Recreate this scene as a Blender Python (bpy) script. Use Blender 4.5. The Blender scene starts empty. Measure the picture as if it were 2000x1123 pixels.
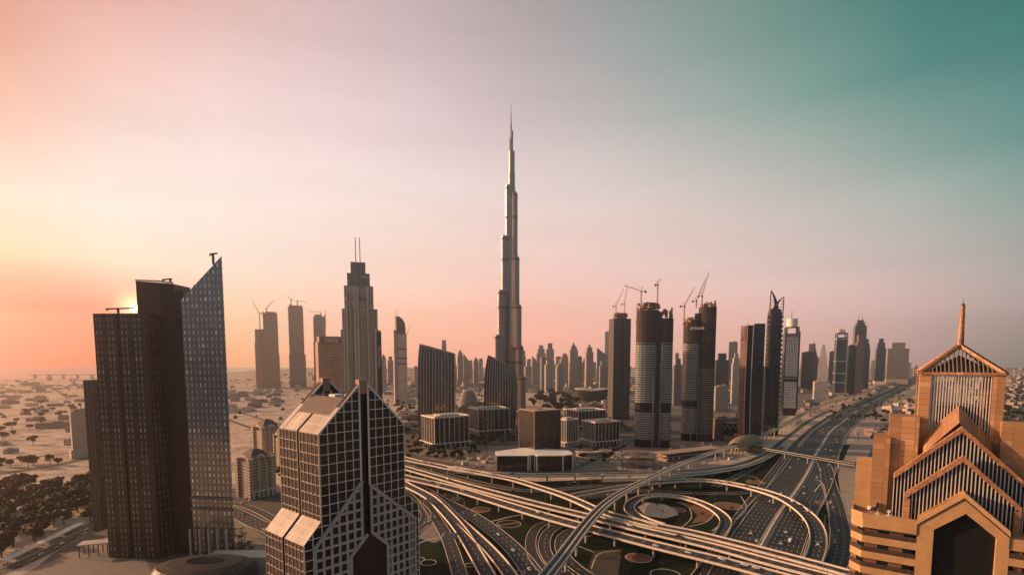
import bpy, math, random
from math import radians as R, sin, cos, pi, sqrt, atan2, tan
import numpy as np
random.seed(11)
SC = bpy.context.scene
COL = SC.collection
# ------------------------------------------------------------------ camera
CAM_H = 150.0
F_PX = 1040.0
TILT = R(5.0)
PPY = 791.0
cam_d = bpy.data.cameras.new("camera"); cam = bpy.data.objects.new("camera", cam_d); COL.objects.link(cam)
cam.location = (0, 0, CAM_H)
cam.rotation_euler = (pi / 2 - TILT, 0, 0)
cam_d.sensor_width = 36.0
cam_d.lens = F_PX / 2000.0 * 36.0
cam_d.shift_y = (PPY - 561.5) / 2000.0
cam_d.clip_start = 1.0
cam_d.clip_end = 60000.0
SC.camera = cam
# ------------------------------------------------------------------ sky, sun, exposure
SUN_AZ, SUN_EL = -76.0, 16.0          # degrees right of the view axis / above the horizon
SUN_POWER = 4.2
HAZE_DENSITY = 1.05e-4
SC.view_settings.view_transform = 'Standard'
SC.view_settings.look = 'None'
SC.view_settings.exposure = 0.75
SC.view_settings.gamma = 1.0
SC.view_settings.use_curve_mapping = False
SC.cycles.max_bounces = 6
SC.cycles.diffuse_bounces = 2
SC.cycles.glossy_bounces = 3
SC.cycles.volume_bounces = 0
SC.cycles.use_denoising = True

def lin(c):
    return tuple(((x / 255.0) / 12.92 if x / 255.0 <= 0.04045 else ((x / 255.0 + 0.055) / 1.055) ** 2.4) for x in c)

sd = bpy.data.lights.new("sun", 'SUN'); sun = bpy.data.objects.new("sun", sd); COL.objects.link(sun)
sd.energy = SUN_POWER; sd.angle = R(0.6); sd.color = (1.0, 0.60, 0.32)
_a, _e = R(SUN_AZ), R(SUN_EL)
from mathutils import Vector
SUNV = Vector((sin(_a) * cos(_e), cos(_a) * cos(_e), sin(_e)))
sun.rotation_euler = SUNV.to_track_quat('Z', 'Y').to_euler()

# dawn sky: colours by compass direction (columns) and height above the horizon (rows)
SKY_PX = [0, 250, 500, 750, 1000, 1250, 1500, 1750, 2000]
SKY_PY = [0, 200, 400, 550, 620, 680]
SKY = [
 [(230,166,146),(234,182,170),(226,188,182),(206,182,182),(178,164,164),(142,152,148),(110,144,136),(86,132,124),(74,124,116)],
 [(252,202,178),(252,216,204),(244,216,212),(228,204,206),(206,188,190),(178,180,177),(148,168,160),(112,150,142),(94,142,135)],
 [(255,240,216),(255,240,228),(254,234,224),(247,224,216),(236,214,208),(224,206,200),(206,194,188),(182,184,177),(152,168,160)],
 [(254,224,168),(255,230,194),(254,224,202),(252,214,194),(246,204,190),(236,199,187),(222,194,186),(204,180,174),(184,168,162)],
 [(255,166,58),(255,206,140),(255,208,176),(254,200,172),(250,190,168),(238,187,170),(226,184,172),(206,172,164),(174,154,148)],
 [(255,130,38),(255,166,90),(255,190,150),(252,184,152),(248,178,154),(234,174,156),(220,170,156),(192,156,148),(150,136,128)],
]
SKY = np.array(SKY, float)
def sky_at(az, t):
    px = 1000 + F_PX * tan(R(az)); py = 700 - F_PX * t / cos(R(az))
    px = min(max(px, 0), 2000); py = min(max(py, 0), 680)
    i = min(max(np.searchsorted(SKY_PX, px) - 1, 0), len(SKY_PX) - 2)
    j = min(max(np.searchsorted(SKY_PY, py) - 1, 0), len(SKY_PY) - 2)
    fx = (px - SKY_PX[i]) / (SKY_PX[i + 1] - SKY_PX[i]); fy = (py - SKY_PY[j]) / (SKY_PY[j + 1] - SKY_PY[j])
    a = SKY[j][i] * (1 - fx) + SKY[j][i + 1] * fx; b = SKY[j + 1][i] * (1 - fx) + SKY[j + 1][i + 1] * fx
    return lin(a * (1 - fy) + b * fy)
ROWS = [0.0, 0.07, 0.144, 0.22, 0.30, 0.42, 0.54, 0.673]
AZS = [-44, -36, -28, -20, -10, 0, 10, 20, 28, 36, 44]
WT = [[sky_at(a, t) for a in AZS] for t in ROWS]          # radiance of the sky behind the haze
WT = [[[0.576, 0.0, 0.0], [0.74, 0.102, 0.0], [0.99, 0.404, 0.129], [1.064, 0.467, 0.252], [1.103, 0.463, 0.284], [1.108, 0.449, 0.306], [1.02, 0.448, 0.329], [0.958, 0.455, 0.356], [0.876, 0.449, 0.37], [0.707, 0.402, 0.363], [0.339, 0.279, 0.241]], [[0.575, 0.0, 0.0], [0.576, 0.0, 0.0], [0.793, 0.586, 0.334], [0.939, 0.566, 0.376], [0.982, 0.519, 0.351], [0.996, 0.473, 0.34], [0.967, 0.497, 0.38], [0.933, 0.521, 0.426], [0.89, 0.531, 0.462], [0.757, 0.475, 0.436], [0.5, 0.369, 0.347]], [[0.578, 0.471, 0.277], [0.583, 0.583, 0.436], [0.679, 0.583, 0.47], [0.73, 0.56, 0.455], [0.777, 0.537, 0.435], [0.755, 0.488, 0.418], [0.715, 0.477, 0.411], [0.654, 0.462, 0.413], [0.574, 0.431, 0.396], [0.46, 0.366, 0.339], [0.309, 0.306, 0.275]], [[0.583, 0.495, 0.417], [0.586, 0.598, 0.546], [0.658, 0.581, 0.518], [0.681, 0.552, 0.487], [0.665, 0.501, 0.441], [0.646, 0.473, 0.423], [0.61, 0.46, 0.415], [0.538, 0.427, 0.39], [0.449, 0.387, 0.355], [0.341, 0.355, 0.32], [0.169, 0.264, 0.228]], [[0.551, 0.326, 0.249], [0.576, 0.495, 0.451], [0.648, 0.555, 0.518], [0.649, 0.539, 0.506], [0.628, 0.515, 0.486], [0.589, 0.48, 0.455], [0.52, 0.438, 0.412], [0.42, 0.38, 0.353], [0.319, 0.334, 0.302], [0.177, 0.263, 0.231], [0.067, 0.193, 0.165]], [[0.399, 0.176, 0.121], [0.553, 0.358, 0.312], [0.6, 0.447, 0.427], [0.578, 0.448, 0.443], [0.524, 0.414, 0.419], [0.442, 0.357, 0.361], [0.352, 0.331, 0.32], [0.235, 0.284, 0.259], [0.131, 0.234, 0.2], [0.047, 0.165, 0.137], [0.021, 0.127, 0.103]], [[0.361, 0.142, 0.098], [0.495, 0.25, 0.215], [0.499, 0.318, 0.291], [0.469, 0.338, 0.331], [0.416, 0.324, 0.332], [0.338, 0.276, 0.283], [0.241, 0.254, 0.244], [0.147, 0.219, 0.194], [0.076, 0.177, 0.148], [0.025, 0.127, 0.104], [0.017, 0.11, 0.088]], [[0.361, 0.142, 0.098], [0.492, 0.247, 0.212], [0.471, 0.285, 0.258], [0.423, 0.291, 0.281], [0.352, 0.271, 0.274], [0.268, 0.223, 0.225], [0.179, 0.201, 0.19], [0.108, 0.181, 0.159], [0.061, 0.158, 0.132], [0.024, 0.126, 0.103], [0.017, 0.11, 0.088]]]
OUT = {-180: (98, 114, 124), -130: (104, 108, 116), -95: (205, 130, 90), -64: (255, 92, 18), 75: (70, 98, 98), 120: (80, 104, 112), 180: (98, 114, 124)}  # unseen sky outside the view, colours shaped for their light on the scene
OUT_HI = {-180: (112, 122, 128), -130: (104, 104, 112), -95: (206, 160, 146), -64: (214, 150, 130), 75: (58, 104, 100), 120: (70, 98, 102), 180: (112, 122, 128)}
world = bpy.data.worlds.new("World"); SC.world = world; world.use_nodes = True
wn = world.node_tree; wn.nodes.clear()
def wnode(t, **k):
    n = wn.nodes.new(t)
    for a, b in k.items(): setattr(n, a, b)
    return n
def wmath(op, a, b=None, c=None, clamp=False):
    n = wnode('ShaderNodeMath', operation=op, use_clamp=clamp)
    for i, x in enumerate((a, b, c)):
        if x is None: continue
        if isinstance(x, (int, float)): n.inputs[i].default_value = x
        else: wn.links.new(x, n.inputs[i])
    return n.outputs[0]
tc = wnode('ShaderNodeTexCoord'); sx = wnode('ShaderNodeSeparateXYZ'); wn.links.new(tc.outputs['Generated'], sx.inputs[0])
X_, Y_, Z_ = sx.outputs
az_f = wmath('ADD', wmath('DIVIDE', wmath('ARCTAN2', X_, Y_), 2 * pi), 0.5)
hyp = wmath('SQRT', wmath('ADD', wmath('MULTIPLY', X_, X_), wmath('MULTIPLY', Y_, Y_)))
tan_el = wmath('DIVIDE', Z_, wmath('MAXIMUM', hyp, 0.001))
prev = None
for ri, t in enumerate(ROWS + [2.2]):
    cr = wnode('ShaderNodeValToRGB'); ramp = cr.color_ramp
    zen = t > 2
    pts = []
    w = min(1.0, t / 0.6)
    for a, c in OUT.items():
        lo, hi = np.array(lin(c)) * .95, np.array(lin(OUT_HI[a])) * .95; k_ = {-64: 7.0, -95: 1.6}.get(a, 1.0); lo = lo * (k_ * (0.4 if ri == 0 and abs(a) >= 75 else 1.0)); pts.append((a, tuple(lo * (1 - w) + hi * w)))  # unseen left sky boosted as added warm light on haze and left faces
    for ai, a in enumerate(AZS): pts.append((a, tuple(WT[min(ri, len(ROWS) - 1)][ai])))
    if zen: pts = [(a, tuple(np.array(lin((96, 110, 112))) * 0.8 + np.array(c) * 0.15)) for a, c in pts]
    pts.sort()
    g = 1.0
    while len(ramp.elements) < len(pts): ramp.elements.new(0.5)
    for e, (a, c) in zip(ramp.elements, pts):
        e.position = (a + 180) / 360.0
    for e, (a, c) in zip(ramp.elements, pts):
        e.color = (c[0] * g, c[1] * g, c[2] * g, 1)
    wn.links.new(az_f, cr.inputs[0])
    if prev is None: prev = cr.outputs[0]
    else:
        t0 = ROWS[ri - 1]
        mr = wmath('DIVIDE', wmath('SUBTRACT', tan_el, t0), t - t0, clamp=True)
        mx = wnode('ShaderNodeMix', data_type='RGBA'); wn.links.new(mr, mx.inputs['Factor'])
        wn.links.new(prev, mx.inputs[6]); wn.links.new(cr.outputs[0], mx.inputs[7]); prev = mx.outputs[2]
# thin high streaks of cloud
nz = wnode('ShaderNodeTexNoise'); nz.inputs['Scale'].default_value = 3.0; nz.inputs['Detail'].default_value = 5.0
mp = wnode('ShaderNodeMapping'); mp.inputs['Scale'].default_value = (1.0, 1.0, 9.0)
wn.links.new(tc.outputs['Generated'], mp.inputs[0]); wn.links.new(mp.outputs[0], nz.inputs['Vector'])
cl = wmath('MULTIPLY', wmath('SUBTRACT', nz.outputs[0], 0.5), 0.17)
clm = wnode('ShaderNodeMix', data_type='RGBA', blend_type='MULTIPLY'); clm.inputs['Factor'].default_value = 1.0
gr = wnode('ShaderNodeCombineColor'); one = wmath('ADD', cl, 1.0)
for i in range(3): wn.links.new(one, gr.inputs[i])
wn.links.new(prev, clm.inputs[6]); wn.links.new(gr.outputs[0], clm.inputs[7])
# the sun itself just above the tower edge, with its small aureole
sdir = Vector((-0.7015, 1.0, 0.0935)).normalized()
dp = wnode('ShaderNodeVectorMath', operation='DOT_PRODUCT'); wn.links.new(tc.outputs['Generated'], dp.inputs[0]); dp.inputs[1].default_value = sdir
disc = wmath('MULTIPLY', wmath('SUBTRACT', dp.outputs['Value'], cos(R(0.36))), 1.0 / (cos(R(0.24)) - cos(R(0.36))), clamp=True)
aur = wmath('POWER', wmath('MAXIMUM', dp.outputs['Value'], 0.0), 900.0)
amt = wmath('ADD', wmath('MULTIPLY', disc, 6.0), wmath('ADD', wmath('MULTIPLY', aur, 0.25), wmath('MULTIPLY', wmath('POWER', wmath('MAXIMUM', dp.outputs['Value'], 0.0), 9000.0), 1.6)))
sunc = wnode('ShaderNodeMix', data_type='RGBA', blend_type='ADD'); sunc.inputs['Factor'].default_value = 1.0
sc_ = wnode('ShaderNodeVectorMath', operation='SCALE'); sc_.inputs[0].default_value = (1.0, 0.72, 0.34); wn.links.new(amt, sc_.inputs['Scale'])
wn.links.new(clm.outputs[2], sunc.inputs[6]); wn.links.new(sc_.outputs[0], sunc.inputs[7])
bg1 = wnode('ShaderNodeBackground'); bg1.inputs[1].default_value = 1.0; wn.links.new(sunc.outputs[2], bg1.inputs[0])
ns = wnode('ShaderNodeTexSky'); ns.sky_type = 'NISHITA'; ns.sun_disc = False
ns.sun_elevation = R(SUN_EL); ns.sun_rotation = R(SUN_AZ)
bg2 = wnode('ShaderNodeBackground'); bg2.inputs[1].default_value = 0.05; wn.links.new(ns.outputs[0], bg2.inputs[0])
ms = wnode('ShaderNodeMixShader'); ms.inputs[0].default_value = 0.10
wn.links.new(bg1.outputs[0], ms.inputs[1]); wn.links.new(bg2.outputs[0], ms.inputs[2])
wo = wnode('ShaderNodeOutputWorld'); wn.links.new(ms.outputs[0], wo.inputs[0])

# ------------------------------------------------------------------ placing by sight lines
_c, _s = cos(TILT), sin(TILT)
def ray(px, py):
    u = (px - 1000) / F_PX; v = (PPY - py) / F_PX
    return (u, _c + v * _s, -_s + v * _c)
def G(px, py, z=0.0):
    d = ray(px, py); t = (z - CAM_H) / d[2]
    return (d[0] * t, d[1] * t)
def P(px, py, Y):
    d = ray(px, py); t = Y / d[1]
    return (d[0] * t, Y, CAM_H + d[2] * t)
def Zat(py, Y): return P(1000, py, Y)[2]
def Xat(px, py, Y): return P(px, py, Y)[0]

# ------------------------------------------------------------------ mesh building
class MB:
    def __init__(self): self.v = []; self.f = []; self.m = []; self.uv = []
    def face(self, pts, m=0, uv=None):
        i = len(self.v); pts = [tuple(p) for p in pts]
        self.v += pts; self.f.append(tuple(range(i, i + len(pts)))); self.m.append(m)
        if uv is None:
            nx = ny = nz = 0.0
            for a, b in zip(pts, pts[1:] + pts[:1]):
                nx += (a[1] - b[1]) * (a[2] + b[2]); ny += (a[2] - b[2]) * (a[0] + b[0]); nz += (a[0] - b[0]) * (a[1] + b[1])
            l = sqrt(nx * nx + ny * ny)
            if l < 1e-9 or abs(nz) > 4 * l: uv = [(p[0], p[1]) for p in pts]
            else:
                tx, ty = -ny / l, nx / l
                uv = [(p[0] * tx + p[1] * ty, p[2]) for p in pts]
        self.uv += uv
    def prism(self, poly, z0, z1, m=0, mt=None, cap=True, bottom=True):
        n = len(poly); u = 0.0; mt = m if mt is None else mt
        f0 = (lambda p: z0) if not callable(z0) else z0
        f1 = (lambda p: z1) if not callable(z1) else z1
        for i in range(n):
            a, b = poly[i], poly[(i + 1) % n]; d = sqrt((a[0] - b[0]) ** 2 + (a[1] - b[1]) ** 2)
            if d < 1e-6: continue
            self.face([(a[0], a[1], f0(a)), (b[0], b[1], f0(b)), (b[0], b[1], f1(b)), (a[0], a[1], f1(a))], m,
                      [(u, f0(a)), (u + d, f0(b)), (u + d, f1(b)), (u, f1(a))])
            u += d
        if cap: self.face([(p[0], p[1], f1(p)) for p in poly], mt, [(p[0], p[1]) for p in poly])
        if bottom: self.face([(p[0], p[1], f0(p)) for p in reversed(poly)], mt, [(p[0], p[1]) for p in reversed(poly)])
        return self
    def loft(self, rings, m=0, mt=None, close=True):
        """rings: lists of 3d points of equal length, bottom to top"""
        n = len(rings[0])
        for A, B in zip(rings, rings[1:]):
            u = 0.0
            for i in range(n if close else n - 1):
                a, b, c, d = A[i], A[(i + 1) % n], B[(i + 1) % n], B[i]
                w = sqrt(sum((a[k] - b[k]) ** 2 for k in range(3)))
                self.face([a, b, c, d], m, [(u, a[2]), (u + w, b[2]), (u + w, c[2]), (u, d[2])]); u += w
        if close:
            mt = m if mt is None else mt
            self.face(rings[-1], mt, [(p[0], p[1]) for p in rings[-1]])
            self.face(list(reversed(rings[0])), mt, [(p[0], p[1]) for p in reversed(rings[0])])
        return self
    def box(self, c, s, rot=0.0, m=0, mt=None):
        """c = centre of the base, s = sizes"""
        hx, hy = s[0] / 2, s[1] / 2; ca, sa = cos(rot), sin(rot)
        poly = [(c[0] + x * ca - y * sa, c[1] + x * sa + y * ca) for x, y in ((-hx, -hy), (hx, -hy), (hx, hy), (-hx, hy))]
        return self.prism(poly, c[2], c[2] + s[2], m, mt)
    def beam(self, a, b, w, h=None, m=0):
        a, b = Vector(a), Vector(b); h = h or w; d = (b - a)
        if d.length < 1e-6: return self
        d.normalize(); up = Vector((0, 0, 1)) if abs(d.z) < 0.98 else Vector((1, 0, 0))
        x = d.cross(up).normalized() * w / 2; y = x.cross(d).normalized() * h / 2
        A = [a - x - y, a + x - y, a + x + y, a - x + y]; B = [b - x - y, b + x - y, b + x + y, b - x + y]
        for i in range(4): self.face([A[i], A[(i + 1) % 4], B[(i + 1) % 4], B[i]], m)
        self.face(A[::-1], m); self.face(B, m)
        return self
    def cyl(self, c, r, z0, z1, n=12, m=0, mt=None, r1=None):
        r1 = r if r1 is None else r1
        rg = lambda rr, z: [(c[0] + rr * cos(2 * pi * i / n), c[1] + rr * sin(2 * pi * i / n), z) for i in range(n)]
        return self.loft([rg(r, z0), rg(r1, z1)], m, mt)
    def build(self, name, mats, parent=None, loc=(0, 0, 0), smooth=False, rotz=0.0):
        me = bpy.data.meshes.new(name); me.from_pydata(self.v, [], self.f)
        uvl = me.uv_layers.new(name='UVMap')
        uvl.data.foreach_set('uv', [x for p in self.uv for x in p])
        if not isinstance(mats, (list, tuple)): mats = [mats]
        for m in mats: me.materials.append(m)
        me.polygons.foreach_set('material_index', self.m)
        if smooth: me.polygons.foreach_set('use_smooth', [True] * len(self.f))
        me.update()
        o = bpy.data.objects.new(name, me); COL.objects.link(o)
        o.location = loc; o.rotation_euler = (0, 0, rotz)
        if parent is not None: o.parent = parent
        return o

def tag(o, label=None, cat=None, group=None, kind=None):
    if label: o['label'] = label
    if cat: o['category'] = cat
    if group: o['group'] = group
    if kind: o['kind'] = kind
    return o
def thing(name, label, cat, loc=(0, 0, 0), rotz=0.0, group=None):
    o = bpy.data.objects.new(name, None); COL.objects.link(o); o.location = loc; o.rotation_euler = (0, 0, rotz)
    o.empty_display_size = 2.0
    return tag(o, label, cat, group)
def copy_thing(o, loc, rotz=0.0, label=None, group=None, scale=None):
    c = o.copy(); COL.objects.link(c); c.location = loc; c.rotation_euler = (0, 0, rotz)
    if scale: c.scale = scale if isinstance(scale, (tuple, list)) else (scale,) * 3
    if label: c['label'] = label
    if group: c['group'] = group
    for ch in list(o.children):
        d = ch.copy(); COL.objects.link(d); d.parent = c
        for gch in list(ch.children):
            e = gch.copy(); COL.objects.link(e); e.parent = d
    return c
def struct(name, mb, mats, label=None, cat=None):
    o = mb.build(name, mats); o['kind'] = 'structure'
    if label: tag(o, label, cat)
    return o
def ngon(c, r, n, a0=0.0): return [(c[0] + r * cos(a0 + 2 * pi * i / n), c[1] + r * sin(a0 + 2 * pi * i / n)) for i in range(n)]
def rect(w, d, rot=0.0, c=(0, 0)):
    ca, sa = cos(rot), sin(rot)
    return [(c[0] + x * ca - y * sa, c[1] + x * sa + y * ca) for x, y in ((-w / 2, -d / 2), (w / 2, -d / 2), (w / 2, d / 2), (-w / 2, d / 2))]
def cuts(poly, k, val):
    """intervals of the other coordinate where the line coord[k]=val lies inside poly"""
    xs = []; n = len(poly)
    for i in range(n):
        a, b = poly[i], poly[(i + 1) % n]
        if (a[k] <= val) != (b[k] <= val):
            t = (val - a[k]) / (b[k] - a[k]); xs.append(a[1 - k] + t * (b[1 - k] - a[1 - k]))
    xs.sort(); return [(xs[i], xs[i + 1]) for i in range(0, len(xs) - 1, 2)]
class Frame:
    """upright plane: origin o, direction ang of +s (world xy); +t points to the side of the viewer"""
    def __init__(self, o, ang):
        self.o = o; self.a = ang; self.d = (cos(ang), sin(ang)); self.n = (sin(ang), -cos(ang))
    def w(self, s, t, z): return (self.o[0] + s * self.d[0] + t * self.n[0], self.o[1] + s * self.d[1] + t * self.n[1], z)
    def pick(self, px, py, t=0.0):
        r = ray(px, py); ox, oy = self.o[0] + t * self.n[0], self.o[1] + t * self.n[1]
        k = (ox * self.n[0] + oy * self.n[1]) / (r[0] * self.n[0] + r[1] * self.n[1])
        x, y, z = r[0] * k, r[1] * k, CAM_H + r[2] * k
        return ((x - ox) * self.d[0] + (y - oy) * self.d[1], z)
    def slab(self, mb, poly, t0, t1, m=0, mside=None):
        """solid whose face is poly in (s,z), from depth t0 (back) to t1 (front)"""
        ms = m if mside is None else mside
        area = sum(a[0] * b[1] - b[0] * a[1] for a, b in zip(poly, poly[1:] + poly[:1]))
        if area < 0: poly = poly[::-1]
        mb.face([self.w(s, t1, z) for s, z in poly], m, [(s, z) for s, z in poly])
        mb.face([self.w(s, t0, z) for s, z in reversed(poly)], m, [(s, z) for s, z in reversed(poly)])
        for a, b in zip(poly, poly[1:] + poly[:1]):
            mb.face([self.w(a[0], t0, a[1]), self.w(b[0], t0, b[1]), self.w(b[0], t1, b[1]), self.w(a[0], t1, a[1])], ms)
    def bar(self, mb, a, b, w, t0, t1, m=0):
        """straight strip of width w between two (s,z) points"""
        dx, dz = b[0] - a[0], b[1] - a[1]; l = sqrt(dx * dx + dz * dz)
        if l < 1e-4: return
        nx, nz = -dz / l * w / 2, dx / l * w / 2
        self.slab(mb, [(a[0] - nx, a[1] - nz), (b[0] - nx, b[1] - nz), (b[0] + nx, b[1] + nz), (a[0] + nx, a[1] + nz)], t0, t1, m)
# ------------------------------------------------------------------ materials
class NT:
    def __init__(self, name):
        self.mat = bpy.data.materials.new(name); self.mat.use_nodes = True
        self.t = self.mat.node_tree; self.t.nodes.clear()
        self.out = self.n('ShaderNodeOutputMaterial'); self.b = self.n('ShaderNodeBsdfPrincipled')
        self.t.links.new(self.b.outputs[0], self.out.inputs[0])
    def n(self, t, **k):
        x = self.t.nodes.new(t)
        for a, b in k.items(): setattr(x, a, b)
        return x
    def put(self, sock, x):
        if isinstance(x, (int, float)): sock.default_value = x
        elif isinstance(x, (tuple, list)): sock.default_value = tuple(x) + ((1,) if len(x) == 3 and sock.type == 'RGBA' else ())
        else: self.t.links.new(x, sock)
    def m(self, op, a, b=None, clamp=False):
        x = self.n('ShaderNodeMath', operation=op, use_clamp=clamp); self.put(x.inputs[0], a)
        if b is not None: self.put(x.inputs[1], b)
        return x.outputs[0]
    def mix(self, f, a, b, blend='MIX'):
        x = self.n('ShaderNodeMix', data_type='RGBA', blend_type=blend); self.put(x.inputs[0], f); self.put(x.inputs[6], a); self.put(x.inputs[7], b)
        return x.outputs[2]
    def set(self, k, v): self.put(self.b.inputs[k], v)
    def noise(self, scale, detail=4.0, coord=None, rough=0.6):
        x = self.n('ShaderNodeTexNoise'); x.inputs['Scale'].default_value = scale; x.inputs['Detail'].default_value = detail; x.inputs['Roughness'].default_value = rough
        if coord is not None: self.t.links.new(coord, x.inputs['Vector'])
        return x.outputs[0]
    def obj(self): return self.n('ShaderNodeNewGeometry').outputs['Position']
    def ramp(self, f, stops):
        x = self.n('ShaderNodeValToRGB'); self.put(x.inputs[0], f)
        while len(x.color_ramp.elements) < len(stops): x.color_ramp.elements.new(0.5)
        for e, (p, c) in zip(x.color_ramp.elements, stops): e.position = p; e.color = tuple(c) + (1,)
        return x.outputs[0]
def plain(name, col, rough=0.7, metal=0.0, var=0.25, scale=0.35, spec=None, bump=0.0):
    t = NT(name); nz = t.noise(scale, 5.0, t.obj())
    k = t.m('MULTIPLY_ADD', nz, 1.0); kn = t.t.nodes[-1]
    kn.inputs[1].default_value = 2 * var; kn.inputs[2].default_value = 1 - var
    cc = t.n('ShaderNodeCombineColor')
    for i in range(3): t.put(cc.inputs[i], k)
    t.set('Base Color', t.mix(1.0, col, cc.outputs[0], 'MULTIPLY'))
    t.set('Roughness', rough); t.set('Metallic', metal)
    if spec is not None: t.set('Specular IOR Level', spec)
    if bump:
        bn = t.n('ShaderNodeBump'); bn.inputs['Strength'].default_value = bump; t.put(bn.inputs['Height'], nz); t.set('Normal', bn.outputs[0])
    return t.mat
def facade(name, wall, glass, pu, pv, fu, fv, rg=0.12, rw=0.6, lit=None, tilt=0.03, cv=0.5, sw=None, sg=0.6, mg=0.0, bands=None, voff=0.0, uoff=0.0, mw=0.0, pair=None):
    """wall pierced by a regular window grid laid out in metres along the wall (u) and up it (v)"""
    t = NT(name); uv = t.n('ShaderNodeUVMap'); s = t.n('ShaderNodeSeparateXYZ'); t.t.links.new(uv.outputs[0], s.inputs[0])
    cu = t.m('DIVIDE', t.m('ADD', s.outputs[0], uoff + 5000 * pu), pu); cvv = t.m('DIVIDE', t.m('ADD', s.outputs[1], voff), pv)
    inu = t.m('LESS_THAN', t.m('ABSOLUTE', t.m('SUBTRACT', t.m('FRACT', cu), 0.5)), fu / 2) if fu < 1 else 1.0
    if pair: inu = t.m('LESS_THAN', t.m('ABSOLUTE', t.m('SUBTRACT', t.m('ABSOLUTE', t.m('SUBTRACT', t.m('FRACT', cu), 0.5)), pair)), fu / 2)
    inv = t.m('LESS_THAN', t.m('ABSOLUTE', t.m('SUBTRACT', t.m('FRACT', cvv), 0.5)), fv / 2) if fv < 1 else 1.0
    win = t.m('MULTIPLY', inu, inv)
    geo = t.n('ShaderNodeNewGeometry'); sn = t.n('ShaderNodeSeparateXYZ'); t.t.links.new(geo.outputs['Normal'], sn.inputs[0])
    upr = t.m('LESS_THAN', t.m('ABSOLUTE', sn.outputs[2]), 0.75); win = t.m('MULTIPLY', win, upr)
    cell = t.n('ShaderNodeCombineXYZ'); t.put(cell.inputs[0], t.m('FLOOR', cu)); t.put(cell.inputs[1], t.m('FLOOR', cvv))
    wn_ = t.n('ShaderNodeTexWhiteNoise', noise_dimensions='3D'); t.t.links.new(cell.outputs[0], wn_.inputs[0])
    nz = t.noise(0.06, 5.0, geo.outputs['Position'])
    k = t.m('MULTIPLY_ADD', nz, 0.7); t.t.nodes[-1].inputs[2].default_value = 0.65
    cc = t.n('ShaderNodeCombineColor')
    for i in range(3): t.put(cc.inputs[i], k)
    wcol = t.mix(1.0, wall, cc.outputs[0], 'MULTIPLY')
    bright = tuple(min(1.0, g * 2.2 + 0.03) for g in glass)
    gcol = t.mix(t.m('MULTIPLY', t.m('POWER', wn_.outputs[0], 4.0), cv), glass, bright)
    fl = t.m('MULTIPLY', t.m('LESS_THAN', t.m('FRACT', t.m('ADD', cvv, 0.5)), 0.09), upr); wcol = t.mix(t.m('MULTIPLY', fl, 0.45), wcol, (0.01, 0.01, 0.01))
    cw_ = t.n('ShaderNodeTexWhiteNoise', noise_dimensions='1D'); t.put(cw_.inputs['W'], t.m('FLOOR', t.m('MULTIPLY', cu, 0.5))); gk = t.m('MULTIPLY_ADD', cw_.outputs[0], 0.5); t.t.nodes[-1].inputs[2].default_value = 0.72
    gc = t.n('ShaderNodeCombineColor')
    for i in range(3): t.put(gc.inputs[i], gk)
    gcol = t.mix(1.0, gcol, gc.outputs[0], 'MULTIPLY')
    if bands:
        for v0, v1, bc in bands:
            inb = t.m('MULTIPLY', t.m('GREATER_THAN', s.outputs[1], v0), t.m('LESS_THAN', s.outputs[1], v1)); inb = t.m('MULTIPLY', inb, upr)
            wcol = t.mix(inb, wcol, bc); gcol = t.mix(inb, gcol, bc)
    t.set('Base Color', t.mix(win, wcol, gcol))
    r = t.m('MULTIPLY_ADD', win, rg - rw); t.t.nodes[-1].inputs[2].default_value = rw; t.set('Roughness', r)
    if mg or mw:
        r = t.m('MULTIPLY_ADD', win, mg - mw); t.t.nodes[-1].inputs[2].default_value = mw; t.set('Metallic', r)
    t.set('Specular IOR Level', sg)
    if tilt:
        v1 = t.n('ShaderNodeVectorMath', operation='SUBTRACT'); t.t.links.new(wn_.outputs['Color'], v1.inputs[0]); v1.inputs[1].default_value = (0.5, 0.5, 0.5)
        v2 = t.n('ShaderNodeVectorMath', operation='SCALE'); t.t.links.new(v1.outputs[0], v2.inputs[0]); t.put(v2.inputs['Scale'], t.m('MULTIPLY', win, tilt))
        nw = t.n('ShaderNodeTexNoise'); nw.inputs['Scale'].default_value = 0.16; nw.inputs['Detail'].default_value = 3.0; t.t.links.new(geo.outputs['Position'], nw.inputs['Vector'])
        w1 = t.n('ShaderNodeVectorMath', operation='SUBTRACT'); t.t.links.new(nw.outputs['Color'], w1.inputs[0]); w1.inputs[1].default_value = (0.5, 0.5, 0.5)
        w2 = t.n('ShaderNodeVectorMath', operation='SCALE'); t.t.links.new(w1.outputs[0], w2.inputs[0]); w2.inputs['Scale'].default_value = 0.10
        w3 = t.n('ShaderNodeVectorMath', operation='ADD'); t.t.links.new(geo.outputs['Normal'], w3.inputs[0]); t.t.links.new(w2.outputs[0], w3.inputs[1])
        v3 = t.n('ShaderNodeVectorMath', operation='ADD'); t.t.links.new(w3.outputs[0], v3.inputs[0]); t.t.links.new(v2.outputs[0], v3.inputs[1])
        v4 = t.n('ShaderNodeVectorMath', operation='NORMALIZE'); t.t.links.new(v3.outputs[0], v4.inputs[0]); t.set('Normal', v4.outputs[0])
    return t.mat
M = {}
M['concrete'] = plain('concrete', (0.44, 0.38, 0.33), 0.8, var=0.3, scale=0.25)
M['parapet'] = plain('pale parapet concrete', (0.72, 0.62, 0.53), 0.75, var=0.22, scale=0.2)
M['asphalt'] = plain('asphalt', (0.022, 0.022, 0.023), 0.75, var=0.35, scale=0.08)
M['highway'] = plain('highway asphalt', (0.014, 0.017, 0.019), 0.7, var=0.35, scale=0.05)
M['paint'] = plain('road paint', (0.70, 0.68, 0.62), 0.6, var=0.2, scale=0.5)
M['curb'] = plain('kerb stone', (0.46, 0.39, 0.33), 0.8)
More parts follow.
